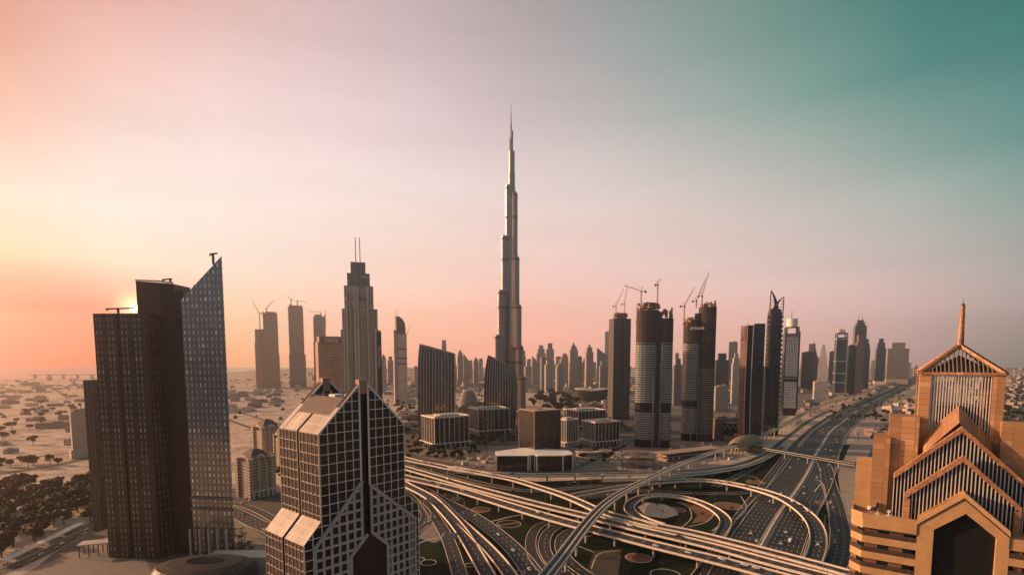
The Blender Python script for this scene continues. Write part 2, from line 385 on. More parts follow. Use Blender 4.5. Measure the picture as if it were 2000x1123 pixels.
M['white'] = plain('white paint', (0.78, 0.75, 0.70), 0.5, var=0.12)
M['dark'] = plain('dark metal', (0.03, 0.03, 0.03), 0.5)
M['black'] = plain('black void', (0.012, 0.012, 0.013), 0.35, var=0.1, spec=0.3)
M['grey'] = plain('grey metal', (0.22, 0.22, 0.22), 0.5, metal=0.3)
M['steel'] = plain('pale steel', (0.55, 0.55, 0.54), 0.35, metal=0.5, var=0.1)
M['red'] = plain('red crane paint', (0.35, 0.05, 0.03), 0.5)
M['craney'] = plain('crane steel', (0.28, 0.16, 0.08), 0.6)
M['glassdark'] = plain('dark glass', (0.012, 0.014, 0.016), 0.06, var=0.2, spec=0.7)
M['trunk'] = plain('bark', (0.09, 0.06, 0.045), 0.9)
def ground_mat():
    t = NT('sandy ground'); p = t.obj()
    a = t.noise(0.0035, 9.0, p, 0.65); b = t.noise(0.03, 6.0, p, 0.7); c = t.noise(0.0011, 4.0, p)
    base = t.ramp(a, [(0.32, (0.30, 0.24, 0.19)), (0.42, (0.52, 0.42, 0.34)), (0.55, (0.64, 0.52, 0.42)), (0.75, (0.74, 0.61, 0.50))])
    scrub = t.ramp(b, [(0.40, (0.35, 0.35, 0.35)), (0.52, (0.85, 0.85, 0.85)), (0.70, (1.15, 1.15, 1.15))])
    col = t.mix(0.8, base, scrub, 'MULTIPLY')
    vor = t.n('ShaderNodeTexVoronoi', feature='DISTANCE_TO_EDGE'); vor.inputs['Scale'].default_value = 0.011; t.t.links.new(p, vor.inputs['Vector'])
    st = t.m('LESS_THAN', vor.outputs[0], 0.022)
    col = t.mix(t.m('MULTIPLY', st, 0.4), col, (0.30, 0.25, 0.21))
    vor2 = t.n('ShaderNodeTexVoronoi'); vor2.inputs['Scale'].default_value = 0.035; t.t.links.new(p, vor2.inputs['Vector'])
    hs = t.m('MULTIPLY', t.m('LESS_THAN', vor2.outputs[0], 0.33), t.m('GREATER_THAN', c, 0.47))
    v3 = t.m('MULTIPLY_ADD', t.noise(0.03, 2.0, p), 0.5); t.t.nodes[-1].inputs[2].default_value = 0.25
    col = t.mix(t.m('MULTIPLY', hs, 0.7), col, t.mix(v3, (0.20, 0.17, 0.14), (0.62, 0.53, 0.45)))
    t.set('Base Color', col); t.set('Roughness', 0.95); t.set('Specular IOR Level', 0.1)
    return t.mat
M['ground'] = ground_mat()
def grass_mat():
    t = NT('dark lawn'); p = t.obj(); a = t.noise(0.02, 6.0, p); b = t.noise(0.6, 3.0, p)
    col = t.ramp(a, [(0.35, (0.008, 0.012, 0.008)), (0.55, (0.013, 0.022, 0.011)), (0.72, (0.034, 0.030, 0.018))])
    t.set('Base Color', t.mix(0.5, col, t.ramp(b, [(0.3, (0.5, 0.5, 0.5)), (0.7, (1.3, 1.3, 1.3))]), 'MULTIPLY')); t.set('Roughness', 0.95); t.set('Specular IOR Level', 0.1)
    return t.mat
M['grass'] = grass_mat()
def bed_mat():
    t = NT('planted bed'); p = t.obj(); w = t.n('ShaderNodeTexWave'); w.inputs['Scale'].default_value = 0.28; w.inputs['Distortion'].default_value = 1.2; w.inputs['Detail'].default_value = 3.0
    t.t.links.new(p, w.inputs['Vector'])
    t.set('Base Color', t.ramp(w.outputs[0], [(0.2, (0.05, 0.028, 0.014)), (0.8, (0.26, 0.13, 0.06))])); t.set('Roughness', 0.95)
    return t.mat
M['bed'] = bed_mat()
M['sand'] = plain('pale sand', (0.46, 0.36, 0.28), 0.95, var=0.35, scale=0.05)
M['paving'] = plain('striped paving', (0.20, 0.17, 0.145), 0.85, var=0.3, scale=0.15)
M['water'] = plain('sea water', (0.05, 0.07, 0.08), 0.18, var=0.1, spec=0.6)
def leaf_mat(name, a, b):
    t = NT(name); oi = t.n('ShaderNodeObjectInfo'); nz = t.noise(0.5, 3.0, t.obj())
    c = t.mix(nz, a, b); t.set('Base Color', t.mix(t.m('MULTIPLY', oi.outputs['Random'], 0.5), c, tuple(x * 0.6 for x in a))); t.set('Roughness', 0.75); t.set('Specular IOR Level', 0.25)
    return t.mat
M['leaf'] = leaf_mat('tree foliage', (0.012, 0.015, 0.008), (0.036, 0.040, 0.020))
M['leaf2'] = leaf_mat('dusty foliage', (0.035, 0.038, 0.022), (0.085, 0.080, 0.048))
# ------------------------------------------------------------------ the setting
g = MB(); N = 9000
g.face([(-N, -120, 0), (N, -120, 0), (N, 8800, 0), (-N, 8800, 0)])
struct('ground', g, M['ground'])
w = MB(); sea = [(-8990, 3900), (-2100, 3900), (-3050, 5200), (-3300, 7200), (-2900, 8790), (-8990, 8790)]
w.face([(x, y, 0.4) for x, y in sea]); struct('sea', w, M['water'])

def catmull(pts, step=7.0):
    out = []; n = len(pts)
    for i in range(n - 1):
        p0 = pts[max(i - 1, 0)]; p1 = pts[i]; p2 = pts[i + 1]; p3 = pts[min(i + 2, n - 1)]
        L = sqrt(sum((p1[k] - p2[k]) ** 2 for k in range(3))); k = max(1, int(L / step))
        for j in range(k):
            t = j / k
            out.append(tuple(0.5 * ((2 * b) + (-a + c) * t + (2 * a - 5 * b + 4 * c - d) * t * t + (-a + 3 * b - 3 * c + d) * t ** 3) for a, b, c, d in zip(p0, p1, p2, p3)))
    out.append(pts[-1]); return out
class Path:
    """centre line given by sight lines (px, py) onto level z"""
    def __init__(self, pts, z=0.0, step=7.0, smooth=2):
        n = len(pts)
        zs = [z] * n if isinstance(z, (int, float)) else list(z)
        w = [G(p[0], p[1], zz) + (zz,) for p, zz in zip(pts, zs)]
        self.make(w, step, smooth)
    def make(self, w, step, smooth):
        p = catmull(w, step)
        for _ in range(smooth):
            p = [p[0]] + [tuple((a[k] + 2 * b[k] + c[k]) / 4 for k in range(3)) for a, b, c in zip(p, p[1:], p[2:])] + [p[-1]]
        self.p = p; self.d = []; self.s = [0.0]
        for i in range(len(p)):
            a = p[max(i - 1, 0)]; b = p[min(i + 1, len(p) - 1)]; l = sqrt((a[0] - b[0]) ** 2 + (a[1] - b[1]) ** 2) or 1
            self.d.append(((b[0] - a[0]) / l, (b[1] - a[1]) / l))
        for a, b in zip(p, p[1:]): self.s.append(self.s[-1] + sqrt(sum((a[k] - b[k]) ** 2 for k in range(3))))
        self.len = self.s[-1]
    def off(self, i, o, dz=0.0):
        p, d = self.p[i], self.d[i]; return (p[0] + d[1] * o, p[1] - d[0] * o, p[2] + dz)   # +o = right of travel
    def at(self, s, o=0.0, dz=0.0):
        s = min(max(s, 0), self.len - 1e-3); i = int(np.searchsorted(self.s, s)); i = min(max(i, 1), len(self.p) - 1)
        t = (s - self.s[i - 1]) / max(self.s[i] - self.s[i - 1], 1e-6)
        a, b = self.off(i - 1, o, dz), self.off(i, o, dz); d = self.d[i]
        return tuple(x * (1 - t) + y * t for x, y in zip(a, b)), atan2(d[1], d[0])
    def strip(self, mb, o0, o1, dz=0.0, m=0, i0=0, i1=None):
        i1 = len(self.p) - 1 if i1 is None else i1
        for i in range(i0, i1): mb.face([self.off(i, o0, dz), self.off(i, o1, dz), self.off(i + 1, o1, dz), self.off(i + 1, o0, dz)], m)
    def wall(self, mb, o0, o1, z0, z1, m=0, i0=0, i1=None):
        """solid running along the line between offsets o0<o1, heights z0..z1 above it"""
        i1 = len(self.p) - 1 if i1 is None else i1
        for i in range(i0, i1):
            A = [self.off(i, o0, z0), self.off(i, o1, z0), self.off(i, o1, z1), self.off(i, o0, z1)]
            B = [self.off(i + 1, o0, z0), self.off(i + 1, o1, z0), self.off(i + 1, o1, z1), self.off(i + 1, o0, z1)]
            for a in range(4): b = (a + 1) % 4; mb.face([A[a], B[a], B[b], A[b]], m)
            if i == i0: mb.face(A, m)
            if i == i1 - 1: mb.face(B[::-1], m)
    def dashes(self, mb, o, dz, dash=3.5, gap=6.5, w=0.28, s0=0.0):
        s = s0
        while s + dash < self.len:
            a, _ = self.at(s, o - w / 2, dz); b, _ = self.at(s, o + w / 2, dz); c, _ = self.at(s + dash, o + w / 2, dz); d, _ = self.at(s + dash, o - w / 2, dz)
            mb.face([a, b, c, d]); s += dash + gap

# dark lawns inside the interchange
lawn = [(775, 1300), (775, 952), (795, 915), (900, 925), (1050, 940), (1180, 935), (1330, 935), (1450, 905), (1570, 868), (1665, 868), (1660, 930), (1690, 1010), (1720, 1300)]
g = MB(); g.face([G(x, y) + (0.02,) for x, y in lawn]); struct('lawn', g, M['grass'])
g = MB()
for poly in ([(1690, 895), (1712, 845), (1745, 806), (1800, 772), (1830, 745), (2150, 735), (2150, 960), (1750, 960)], [(1105, 806), (1100, 768), (1190, 745), (1440, 742), (1560, 752), (1700, 748), (1640, 772), (1560, 800), (1500, 838), (1440, 845)]): g.face([G(x, y) + (0.008,) for x, y in poly])
struct('district_ground', g, plain('dusty streets and yards', (0.13, 0.115, 0.10), 0.95, var=0.75, scale=0.018))
g = MB()
for poly in ([(1655, 880), (1690, 812), (1725, 785), (1790, 760), (1800, 775), (1745, 810), (1712, 850), (1692, 900), (1668, 912), (1645, 905)],
             [(1632, 905), (1668, 905), (1675, 1000), (1690, 1080), (1665, 1090), (1650, 1010)]):
    g.face([G(x, y) + (0.05,) for x, y in poly])
struct('sandy_verge', g, plain('bare sand', (0.30, 0.25, 0.21), 0.95, var=0.5, scale=0.06))

# ground roads ------------------------------------------------------------
ROADS = {}
def ground_road(key, pts, width, lanes=2, kerbs=True, z=0.0, mat='asphalt', name='road', marks=True):
    p = Path(pts, z); ROADS[key] = p
    a = MB(); dz = 0.06 + 0.008 * len(ROADS)
    p.strip(a, -width / 2, width / 2, dz); struct(name, a, M[mat])
    if kerbs:
        k = MB()
        for sg in (-1, 1):
            o = sg * (width / 2 + 0.25); p.wall(k, o - 0.3, o + 0.3, -0.02, 0.35)
        struct('kerb', k, M['curb'])
    if marks and lanes > 1:
        d = MB()
        for i in range(1, lanes): p.dashes(d, -width / 2 + width * i / lanes, dz + 0.012)
        struct('lane_marking', d, M['paint'])
    return p
SZR = [(1412, 1190), (1452, 1126), (1489, 1062), (1505, 1032.5), (1530, 992.5), (1555, 960), (1580, 920), (1594.5, 887), (1607, 867), (1624, 842), (1649, 822), (1682, 797), (1724, 775), (1761, 757), (1789, 739), (1815, 726), (1838, 717)]
hw = Path(SZR, 0.0, step=14); ROADS['hw'] = hw
a = MB(); hw.strip(a, -30, 30, 0.05); struct('highway', a, M['highway'])
# seen along the travel away from the viewer: right of travel = right in the picture
d = MB()
for sg in (-1, 1):
    for k in range(1, 7): hw.dashes(d, sg * (3.0 + 3.75 * k), 0.07, dash=4.0, gap=8.0, w=0.32)
    a2 = sg * 3.0; hw.strip(d, a2 - 0.15, a2 + 0.15, 0.07); a2 = sg * 28.6; hw.strip(d, a2 - 0.15, a2 + 0.15, 0.07)
struct('lane_marking', d, M['paint'])
k = MB(); hw.strip(k, -2.4, 2.4, 0.09); struct('central_reserve', k, plain('reserve paving', (0.30, 0.26, 0.22), 0.9, var=0.3))
def line_thing(name, label, cat, path, o, w_, h, mat, group=None, z0=-0.05, i0=0, i1=None):
    b = MB(); path.wall(b, o - w_ / 2, o + w_ / 2, z0, h, 0, i0, i1); return tag(b.build(name, M[mat]), label, cat, group)
line_thing('crash_barrier', 'pale concrete barrier down the middle of the multi-lane highway', 'barrier', hw, 0, 0.9, 1.1, 'parapet')
line_thing('crash_barrier', 'concrete barrier between the highway lanes and the service road under the rail viaduct', 'barrier', hw, -30.4, 0.7, 1.0, 'concrete')
line_thing('crash_barrier', 'concrete barrier along the sandy verge side of the multi-lane highway', 'barrier', hw, 30.4, 0.7, 1.0, 'concrete')
ground_road('service_a', [(1330, 1190), (1380, 1100), (1432, 1025), (1480, 962), (1508, 925), (1535, 890), (1562, 858), (1592, 832), (1630, 808), (1668, 790), (1712, 769), (1752, 751)], 9, 2)
ground_road('service_b', [(1395, 950), (1440, 930), (1482, 905), (1515, 872), (1545, 848), (1580, 822), (1620, 802)], 8, 2)
ground_road('exit', [(1602, 892), (1613, 914), (1619, 944), (1628, 972), (1637, 1010), (1642, 1050), (1640, 1080), (1628, 1110), (1605, 1150)], 15, 3)
ground_road('wide', [(780, 930), (814, 949), (866, 978), (917.5, 1004), (960, 1033), (1000, 1067.5), (1029, 1102), (1043, 1123), (1075, 1190)], 15, 4)
ground_road('west', [(825, 975), (837, 990), (854, 1016), (869, 1040), (881, 1067.5), (890, 1095), (898.5, 1123), (912, 1170)], 10, 2)
ground_road('westlink', [(780, 952), (794, 962.6), (814, 981.5), (830, 997), (833, 1008), (826, 1023), (812, 1038), (790, 1052)], 9, 2)
ground_road('curve_a', [(1090, 1015), (1060, 1022), (1043, 1036.5), (1036, 1059), (1041, 1084.6), (1055, 1105), (1075, 1126), (1100, 1150)], 8, 1)
ground_road('curve_b', [(1110, 1020), (1085, 1028), (1068.7, 1041.7), (1062, 1064), (1070, 1088), (1090, 1110), (1125, 1135)], 9, 2)
ground_road('curve_c', [(1135, 1030), (1105, 1040), (1094, 1060), (1100, 1082), (1118, 1102), (1150, 1125), (1200, 1150)], 9, 2)
ground_road('under_a', [(800, 905), (880, 928), (960, 948), (1030, 958), (1100, 955), (1180, 946), (1260, 940), (1330, 932)], 10, 2)
ground_road('under_b', [(1120, 975), (1180, 968), (1260, 958), (1340, 962), (1400, 964), (1450, 962), (1490, 955)], 9, 2)
ground_road('mall_road', [(800, 866), (850, 872), (905, 872), (950, 862), (990, 845), (1012, 838)], 9, 2)
ground_road('site_road', [(1125, 915), (1150, 903), (1190, 886), (1225, 868), (1260, 850)], 10, 2)
ground_road('boulevard', [(440, 992), (470, 1006), (500, 1022), (535, 1036), (570, 1056)], 16, 4)
ground_road('boulevard_b', [(430, 978), (470, 985), (510, 1000), (560, 1030)], 8, 2)
ground_road('west_avenue', [(-30, 1128), (40, 1102), (90, 1078), (140, 1052), (190, 1028), (240, 1004)], 12, 2)
ground_road('west_highway', [(-20, 928), (60, 917), (120, 906), (175, 893)], 16, 2, marks=False)
ground_road('west_street', [(-20, 900), (60, 893), (130, 885), (180, 878)], 8, 2, marks=False)
ground_road('north_road', [(440, 818), (480, 832), (520, 846), (560, 862)], 12, 2, marks=False)
ground_road('north_road', [(440, 797), (500, 815), (550, 830)], 10, 2, marks=False)
ground_road('east_road', [(800, 765), (860, 772), (905, 785), (945, 800)], 12, 2, marks=False)
ground_road('far_road', [(60, 742), (90, 752), (115, 765), (135, 778)], 16, 2, kerbs=False, marks=False)

# ring paths and planted beds in the lawns -----------------------------------
def ring_path(px, py, rpx, fill=None, label=None, bar=False):
    c = G(px, py); e = G(px + rpx, py); r = e[0] - c[0]; n = 40
    a = MB(); o, i = ngon(c, r, n), ngon(c, r - 0.9, n)
    for q in range(n): a.face([o[q] + (0.14,), o[(q + 1) % n] + (0.14,), i[(q + 1) % n] + (0.14,), i[q] + (0.14,)])
    if bar: a.box((c[0], c[1], 0.02), (2 * r - 1.8, 1.0, 0.16), 0.4)
    struct('path', a, M['curb'])
    if fill:
        b = MB(); b.face([p + (0.12,) for p in ngon(c, r - 0.95, n)]); struct('flower_bed', b, M[fill])
for q in ((994, 1022.7, 24, None, None, True), (939, 995, 19, 'bed'), (879, 965, 12), (837, 1098, 16), (818, 1092, 12), (1247, 1089, 26, 'bed'), (1422, 987.5, 27, 'bed'), (1475, 941, 17, 'bed'),
          (1607, 981, 13, 'bed'), (1300, 1122, 30), (918, 1103, 11), (1322, 995, 17, 'bed'), (1014, 1118, 12), (1120, 1104, 12), (1120, 944, 12)): ring_path(*q)
a = MB()
for poly in ([(1318, 980), (1352, 978), (1375, 990), (1395, 1003), (1378, 1018), (1350, 1022), (1362, 1005), (1345, 990)],):
    a.face([G(x, y) + (0.10,) for x, y in poly])
struct('flower_bed', a, M['bed'])
a = MB(); a.face([G(x, y) + (0.13,) for x, y in [(1245, 990), (1262, 980), (1300, 985), (1320, 995), (1325, 1005), (1300, 1012), (1262, 1008)]]); struct('sand_patch', a, M['sand'])
a = MB(); a.face([G(x, y) + (0.11,) for x, y in [(846, 1016), (856, 1040), (866, 1052), (848, 1060), (815, 1050), (832, 1030)]]); struct('paved_island', a, M['paving'])
a = MB(); a.face([G(x, y) + (0.09,) for x, y in [(1160, 1075), (1215, 1072), (1205, 1135), (1140, 1135)]]); struct('flower_bed', a, plain('bare soil', (0.05, 0.04, 0.03), 0.95, var=0.5, scale=0.4))
for pts, wd in (([(1390, 1037), (1420, 1017), (1447, 1008), (1458, 990), (1446, 968)], 1.2), ([(1345, 1028), (1378, 1020), (1395, 1004)], 1.2), ([(1330, 1030), (1350, 1012), (1345, 990), (1325, 980)], 1.0),
                ([(960, 1018), (1000, 1008), (1040, 1002)], 2.0), ([(813, 1063), (840, 1052), (856, 1050)], 1.6), ([(1100, 1065), (1125, 1052), (1160, 1045)], 1.0), ([(1130, 1066), (1160, 1078)], 1.0), ([(1155, 1110), (1170, 1080), (1210, 1075)], 1.0), ([(1590, 935), (1607, 944), (1614, 975), (1620, 1008)], 1.4), ([(1590, 960), (1604, 944)], 1.4), ([(1420, 925), (1470, 930), (1490, 945)], 1.0)):
    p = Path(pts, 0.0, 4); b = MB(); p.strip(b, -wd / 2, wd / 2, 0.15); struct('path', b, M['curb'])
# paved forecourts and parking
a = MB(); a.face([G(x, y) + (0.05,) for x, y in [(440, 1010), (470, 1018), (505, 1040), (540, 1062), (540, 1200), (380, 1200), (380, 1030)]]); struct('forecourt', a, M['paving'])
a = MB(); a.face([G(x, y) + (0.05,) for x, y in [(-40, 1180), (60, 1112), (130, 1082), (200, 1052), (260, 1030), (300, 1130), (200, 1180)]]); struct('plaza', a, M['paving'])
a = MB(); a.face([G(x, y) + (0.04,) for x, y in [(800, 880), (830, 868), (1010, 870), (1130, 895), (1160, 880), (1225, 862), (1290, 862), (1440, 860), (1440, 880), (1300, 918), (1150, 920), (960, 917), (880, 903), (820, 893)]]); struct('building_site_ground', a, plain('trodden site ground', (0.20, 0.16, 0.13), 0.95, var=0.7, scale=0.07))
a = MB(); a.face([G(x, y) + (0.015,) for x, y in [(790, 945), (790, 830), (812, 800), (900, 790), (1010, 800), (1110, 812), (1240, 806), (1420, 812), (1480, 850), (1440, 872), (1290, 925), (1100, 930), (900, 920)]]); a.face([G(x, y) + (0.015,) for x, y in [(188, 1010), (300, 975), (440, 955), (540, 945), (600, 985), (600, 1280), (60, 1280), (20, 1150)]]); struct('pavement', a, plain('dark paving and streets', (0.07, 0.062, 0.055), 0.9, var=0.6, scale=0.03))

# flyovers ---------------------------------------------------------------------
def pier(mb_parent, x, y, top, r=0.95, cap=None, rot=0.0):
    b = MB(); b.cyl((x, y), r, -0.1, top - 1.2, 10); 
    if cap: b.box((x, y, top - 1.5), (cap, 1.9, 1.5), rot)
    return b.build('pier', M['concrete'], mb_parent)
FLY = {}
def flyover(key, label, pts, z, width, lanes=2, piers=34, pier_from=0.0, pier_to=1.0, thick=1.7, lz=0.0, marks=True, i_skip=()):
    p = Path(pts, z); FLY[key] = p
    root = thing('flyover', label, 'flyover', (0, 0, 0))
    a = MB(); p.strip(a, -width / 2 + 0.4, width / 2 - 0.4, lz); a.build('road_surface', M['asphalt'], root)
    b = MB(); h = width / 2
    prof = [(-h, -0.02), (-h, -0.6), (-h * 0.62, -thick), (h * 0.62, -thick), (h, -0.6), (h, -0.02)]
    for i in range(len(p.p) - 1):
        for (o0, z0), (o1, z1) in zip(prof, prof[1:] + prof[:1]):
            b.face([p.off(i, o0, z0), p.off(i, o1, z1), p.off(i + 1, o1, z1), p.off(i + 1, o0, z0)])
    b.build('deck', M['concrete'], root)
    for sg in (-1, 1):
        q = MB(); o = sg * (h - 0.2); p.wall(q, o - 0.28, o + 0.28, -0.5, 1.15)
        n = int(p.len / 4)                                   # joints and rail posts on the parapet
        q.build('parapet', M['parapet'], root)
        rl = MB(); p.wall(rl, o - 0.06, o + 0.06, 1.45, 1.55)
        for k in range(n):
            (x, y, zz), an = p.at(k * 4 + 2, o, 1.1); rl.box((x, y, zz), (0.12, 0.12, 0.4), an)
        rl.build('rail', M['grey'], root)
    if marks:
        c = MB()
        for i in range(1, lanes): p.dashes(c, -h + 1.0 + (width - 2.0) * i / lanes, lz + 0.02)
        for sg in (-1, 1): p.strip(c, sg * (h - 1.0) - 0.1, sg * (h - 1.0) + 0.1, lz + 0.02)
        c.build('lane_marking', M['paint'], root)
    s = p.len * pier_from + piers * 0.5
    while s < p.len * pier_to:
        (x, y, zz), an = p.at(s)
        if zz > 3.5: pier(root, x, y, zz - thick + 1.2, 1.0, width * 0.55, an + pi / 2)
        s += piers
    return root
flyover('f1', 'long curving flyover behind the others passing the white-roofed podium block', [(740, 878), (792, 896), (848.5, 908), (902, 918.5), (977, 926), (1047.6, 927.5), (1141, 926.7), (1250, 924.4), (1342, 920), (1405, 914), (1455, 905), (1492, 890), (1512, 880)], [9] * 8 + [7.5, 6, 4, 2, 0.8], 13, 3)
flyover('f2', 'flyover splitting from the rear ramp and passing under the rail viaduct', [(880, 912), (920, 920), (958.6, 928), (1001, 936), (1047.6, 950), (1094, 965), (1129.6, 979), (1155, 991), (1180, 1001), (1255, 1021), (1342, 1038), (1417.5, 1056), (1542, 1088), (1642, 1115), (1740, 1143)], [9.04] + [9.05] * 14, 11, 2, lz=0.03, pier_from=0.12)
flyover('f4u', 'middle flyover carriageway crossing the interchange between two parallel decks', [(740, 898), (792, 914), (848, 930), (900, 945), (952, 959), (1020, 977), (1080, 992), (1130, 1004), (1180, 1016), (1242, 1032), (1305, 1046.5), (1392, 1067), (1505, 1098), (1605, 1124), (1700, 1150)], 9.6, 12.0, 3)
flyover('f4l', 'frontmost broad flyover carriageway running from the gabled tower to the lower right', [(740, 917), (794, 932.6), (849, 945), (900, 958), (952, 974), (1020, 995), (1080, 1012.5), (1130, 1026), (1180, 1039), (1242, 1055), (1305, 1071), (1405, 1095), (1492, 1118), (1555, 1135), (1650, 1160)], 9.0, 14.5, 4)
flyover('f3', 'sweeping half-circle flyover arching over the multi-lane highway', [(1120, 968), (1180, 957), (1242, 947.5), (1292, 941), (1342, 938), (1392, 939), (1455, 950), (1517.5, 968), (1555, 988), (1585, 1014), (1598, 1042), (1597, 1070), (1589, 1092), (1577, 1112)], [4, 6, 7.5, 8, 8.3, 8.6, 9, 9, 8.7, 8, 6.5, 4.5, 3, 1.5], 12.5, 3, piers=30)
flyover('f5', 'tight oval loop ramp circling the planted lawn', [(1395, 1062), (1405, 1046), (1415, 1030), (1418, 1014), (1400, 997.5), (1375, 984), (1340, 972.5), (1295, 966.5), (1257, 969.5), (1233, 981), (1229, 994), (1240, 1006), (1262, 1017), (1292, 1026)], [0.8, 0.8, 0.9, 1.2, 1.8, 2.5, 3.5, 4.5, 5.5, 6.5, 7.3, 8.0, 8.4, 8.6], 10.5, 2, piers=26)
flyover('e1', 'raised ramp descending past the right side of the gabled tower', [(765, 930), (794, 947), (837, 969.5), (869, 999), (902, 1038), (933, 1088), (955, 1128), (975, 1170)], [8, 7, 6, 5, 4, 3, 2.2, 1.6], 11, 2)
flyover('e2', 'raised ramp between the two other ramps fanning to the bottom edge', [(834, 962), (856, 977), (892, 1013), (926, 1044), (957, 1074), (983, 1104), (1000, 1128), (1030, 1175)], [0.9, 1.5, 3, 3.6, 3.6, 3.2, 2.6, 1.8], 10, 2)
flyover('f6', 'short rear flyover beneath the elevated station beside the curving ramp', [(1180, 938), (1250, 936), (1330, 929), (1400, 921), (1450, 911), (1490, 897), (1530, 872)], [5.5, 6, 6, 5.5, 4.5, 3, 1.0], 9, 2)

# elevated rail line --------------------------------------------------------------
MET1 = [(1030, 1175), (1068.7, 1123), (1099, 1085), (1127, 1047), (1155, 1012), (1183, 984), (1211.5, 964), (1250, 944), (1290, 925), (1330, 907), (1380, 888), (1430, 872), (1455, 862)]
MET2 = [(1455, 862), (1482, 853), (1512, 839), (1540, 825), (1562, 812), (1584.5, 800), (1612, 789), (1649, 779), (1687, 767), (1724, 752), (1757, 739), (1785, 728)]
mp_ = Path(MET1 + MET2[1:], 15.0); FLY['metro'] = mp_
root = thing('rail_viaduct', 'slim elevated railway sweeping over the flyovers and along the highway', 'viaduct')
b = MB(); prof = [(-4.8, 0), (-4.8, -0.9), (-1.8, -2.3), (1.8, -2.3), (4.8, -0.9), (4.8, 0)]
for i in range(len(mp_.p) - 1):
    for (o0, z0), (o1, z1) in zip(prof, prof[1:] + prof[:1]): b.face([mp_.off(i, o0, z0), mp_.off(i, o1, z1), mp_.off(i + 1, o1, z1), mp_.off(i + 1, o0, z0)])
b.build('deck', M['concrete'], root)
for sg in (-1, 1):
    q = MB(); mp_.wall(q, sg * 4.6 - 0.25, sg * 4.6 + 0.25, -0.1, 1.3); q.build('parapet', M['parapet'], root)
    q = MB(); mp_.strip(q, sg * 2.3 - 1.5, sg * 2.3 + 1.5, 0.03); q.build('track_bed', M['asphalt'], root)
    q = MB()
    for r_ in (-0.72, 0.72): mp_.wall(q, sg * 2.3 + r_ - 0.08, sg * 2.3 + r_ + 0.08, 0.0, 0.25)
    q.build('rail', M['grey'], root)
q = MB(); mp_.wall(q, -0.4, 0.4, 0.0, 0.7); q.build('walkway', M['parapet'], root)
s = 20.0
while s < mp_.len:
    (x, y, zz), an = mp_.at(s); b = MB(); b.cyl((x, y), 1.0, -0.1, 11.5, 10); b.loft([[(x + dx * 1.0 * cos(an) - dy * sin(an), y + dx * sin(an) + dy * cos(an), 11.4) for dx, dy in ((-1, -1), (1, -1), (1, 1), (-1, 1))],
        [(x + dx * 1.0 * cos(an) - dy * 3.6 * sin(an), y + dx * sin(an) + dy * 3.6 * cos(an), 12.9) for dx, dy in ((-1, -1), (1, -1), (1, 1), (-1, 1))]])
    b.build('pier', M['concrete'], root); s += 32
# station shell: a long flattened pod swallowing the track, with entrance tube and footbridge
(sx_, sy_, sz_), san = mp_.at(mp_.s[int(np.argmin([abs(p[1] - G(1462, 862, 15)[1]) for p in mp_.p]))])
st = thing('rail_station', 'golden shell-shaped elevated station at the end of the footbridge', 'station', (sx_, sy_, 0), san)
def ellring(x, a, h, z0, n=20, frac=1.0): return [(x, a * cos(pi * i / n), z0 + h * sin(pi * i / n)) for i in range(n + 1)]
b = MB(); rings = []
for k in range(-10, 11):
    x = k * 5.2; f = sqrt(max(0.0, 1 - (abs(k) / 10.8) ** 2.4)); rings.append(ellring(x, 14.5 * f + 2.0, 10.5 * f + 2.0, 12.5))
b.loft(rings, close=False); b.build('shell_roof', facade('station shell', (0.30, 0.22, 0.14), (0.05, 0.04, 0.03), 5.0, 3.4, 0.22, 0.30, rw=0.75, tilt=0, sg=0.1), st, smooth=False)
b = MB(); b.box((0, 0, 9.5), (96, 24, 3.2)); b.build('platform', M['concrete'], st)
for x in (-40, -20, 0, 20, 40):
    for y in (-8, 8): q = MB(); q.cyl((x, y), 1.2, 0, 9.6, 10); q.build('pier', M['concrete'], st)
b = MB(); b.box((-8, -19, 0), (22, 14, 12)); b.build('entrance_block', facade('station entrance', (0.20, 0.18, 0.16), (0.03, 0.03, 0.035), 3.0, 4.0, 0.7, 0.6), st)
fa = G(1468, 871, 11) ; fb = G(1672, 906, 11)
br = thing('footbridge', 'long dark tubular footbridge crossing above all the highway lanes', 'footbridge')
fd = Vector((fb[0] - fa[0], fb[1] - fa[1], 0)); fl = fd.length; fd.normalize(); fang = atan2(fd.y, fd.x)
rg = lambda s: [(fa[0] + fd.x * s - fd.y * 2.3 * cos(2 * pi * i / 12), fa[1] + fd.y * s + fd.x * 2.3 * cos(2 * pi * i / 12), 11.0 + 2.1 * sin(2 * pi * i / 12)) for i in range(12)]
b = MB(); k = int(fl / 5); b.loft([rg(s * fl / k) for s in range(k + 1)]); b.build('tube', facade('footbridge skin', (0.022, 0.026, 0.027), (0.012, 0.014, 0.015), 2.6, 1.2, 0.8, 0.4, rg=0.4, rw=0.6, tilt=0), br)
b = MB(); b.box((fa[0] + fd.x * fl / 2, fa[1] + fd.y * fl / 2, 8.3), (fl, 3.6, 0.7), fang); b.build('floor_beam', M['concrete'], br)
for f in (0.14, 0.36, 0.585, 0.86):
    q = MB(); x, y = fa[0] + fd.x * fl * f, fa[1] + fd.y * fl * f; q.cyl((x, y), 0.8, 0, 8.4, 10); q.build('pier', M['concrete'], br)
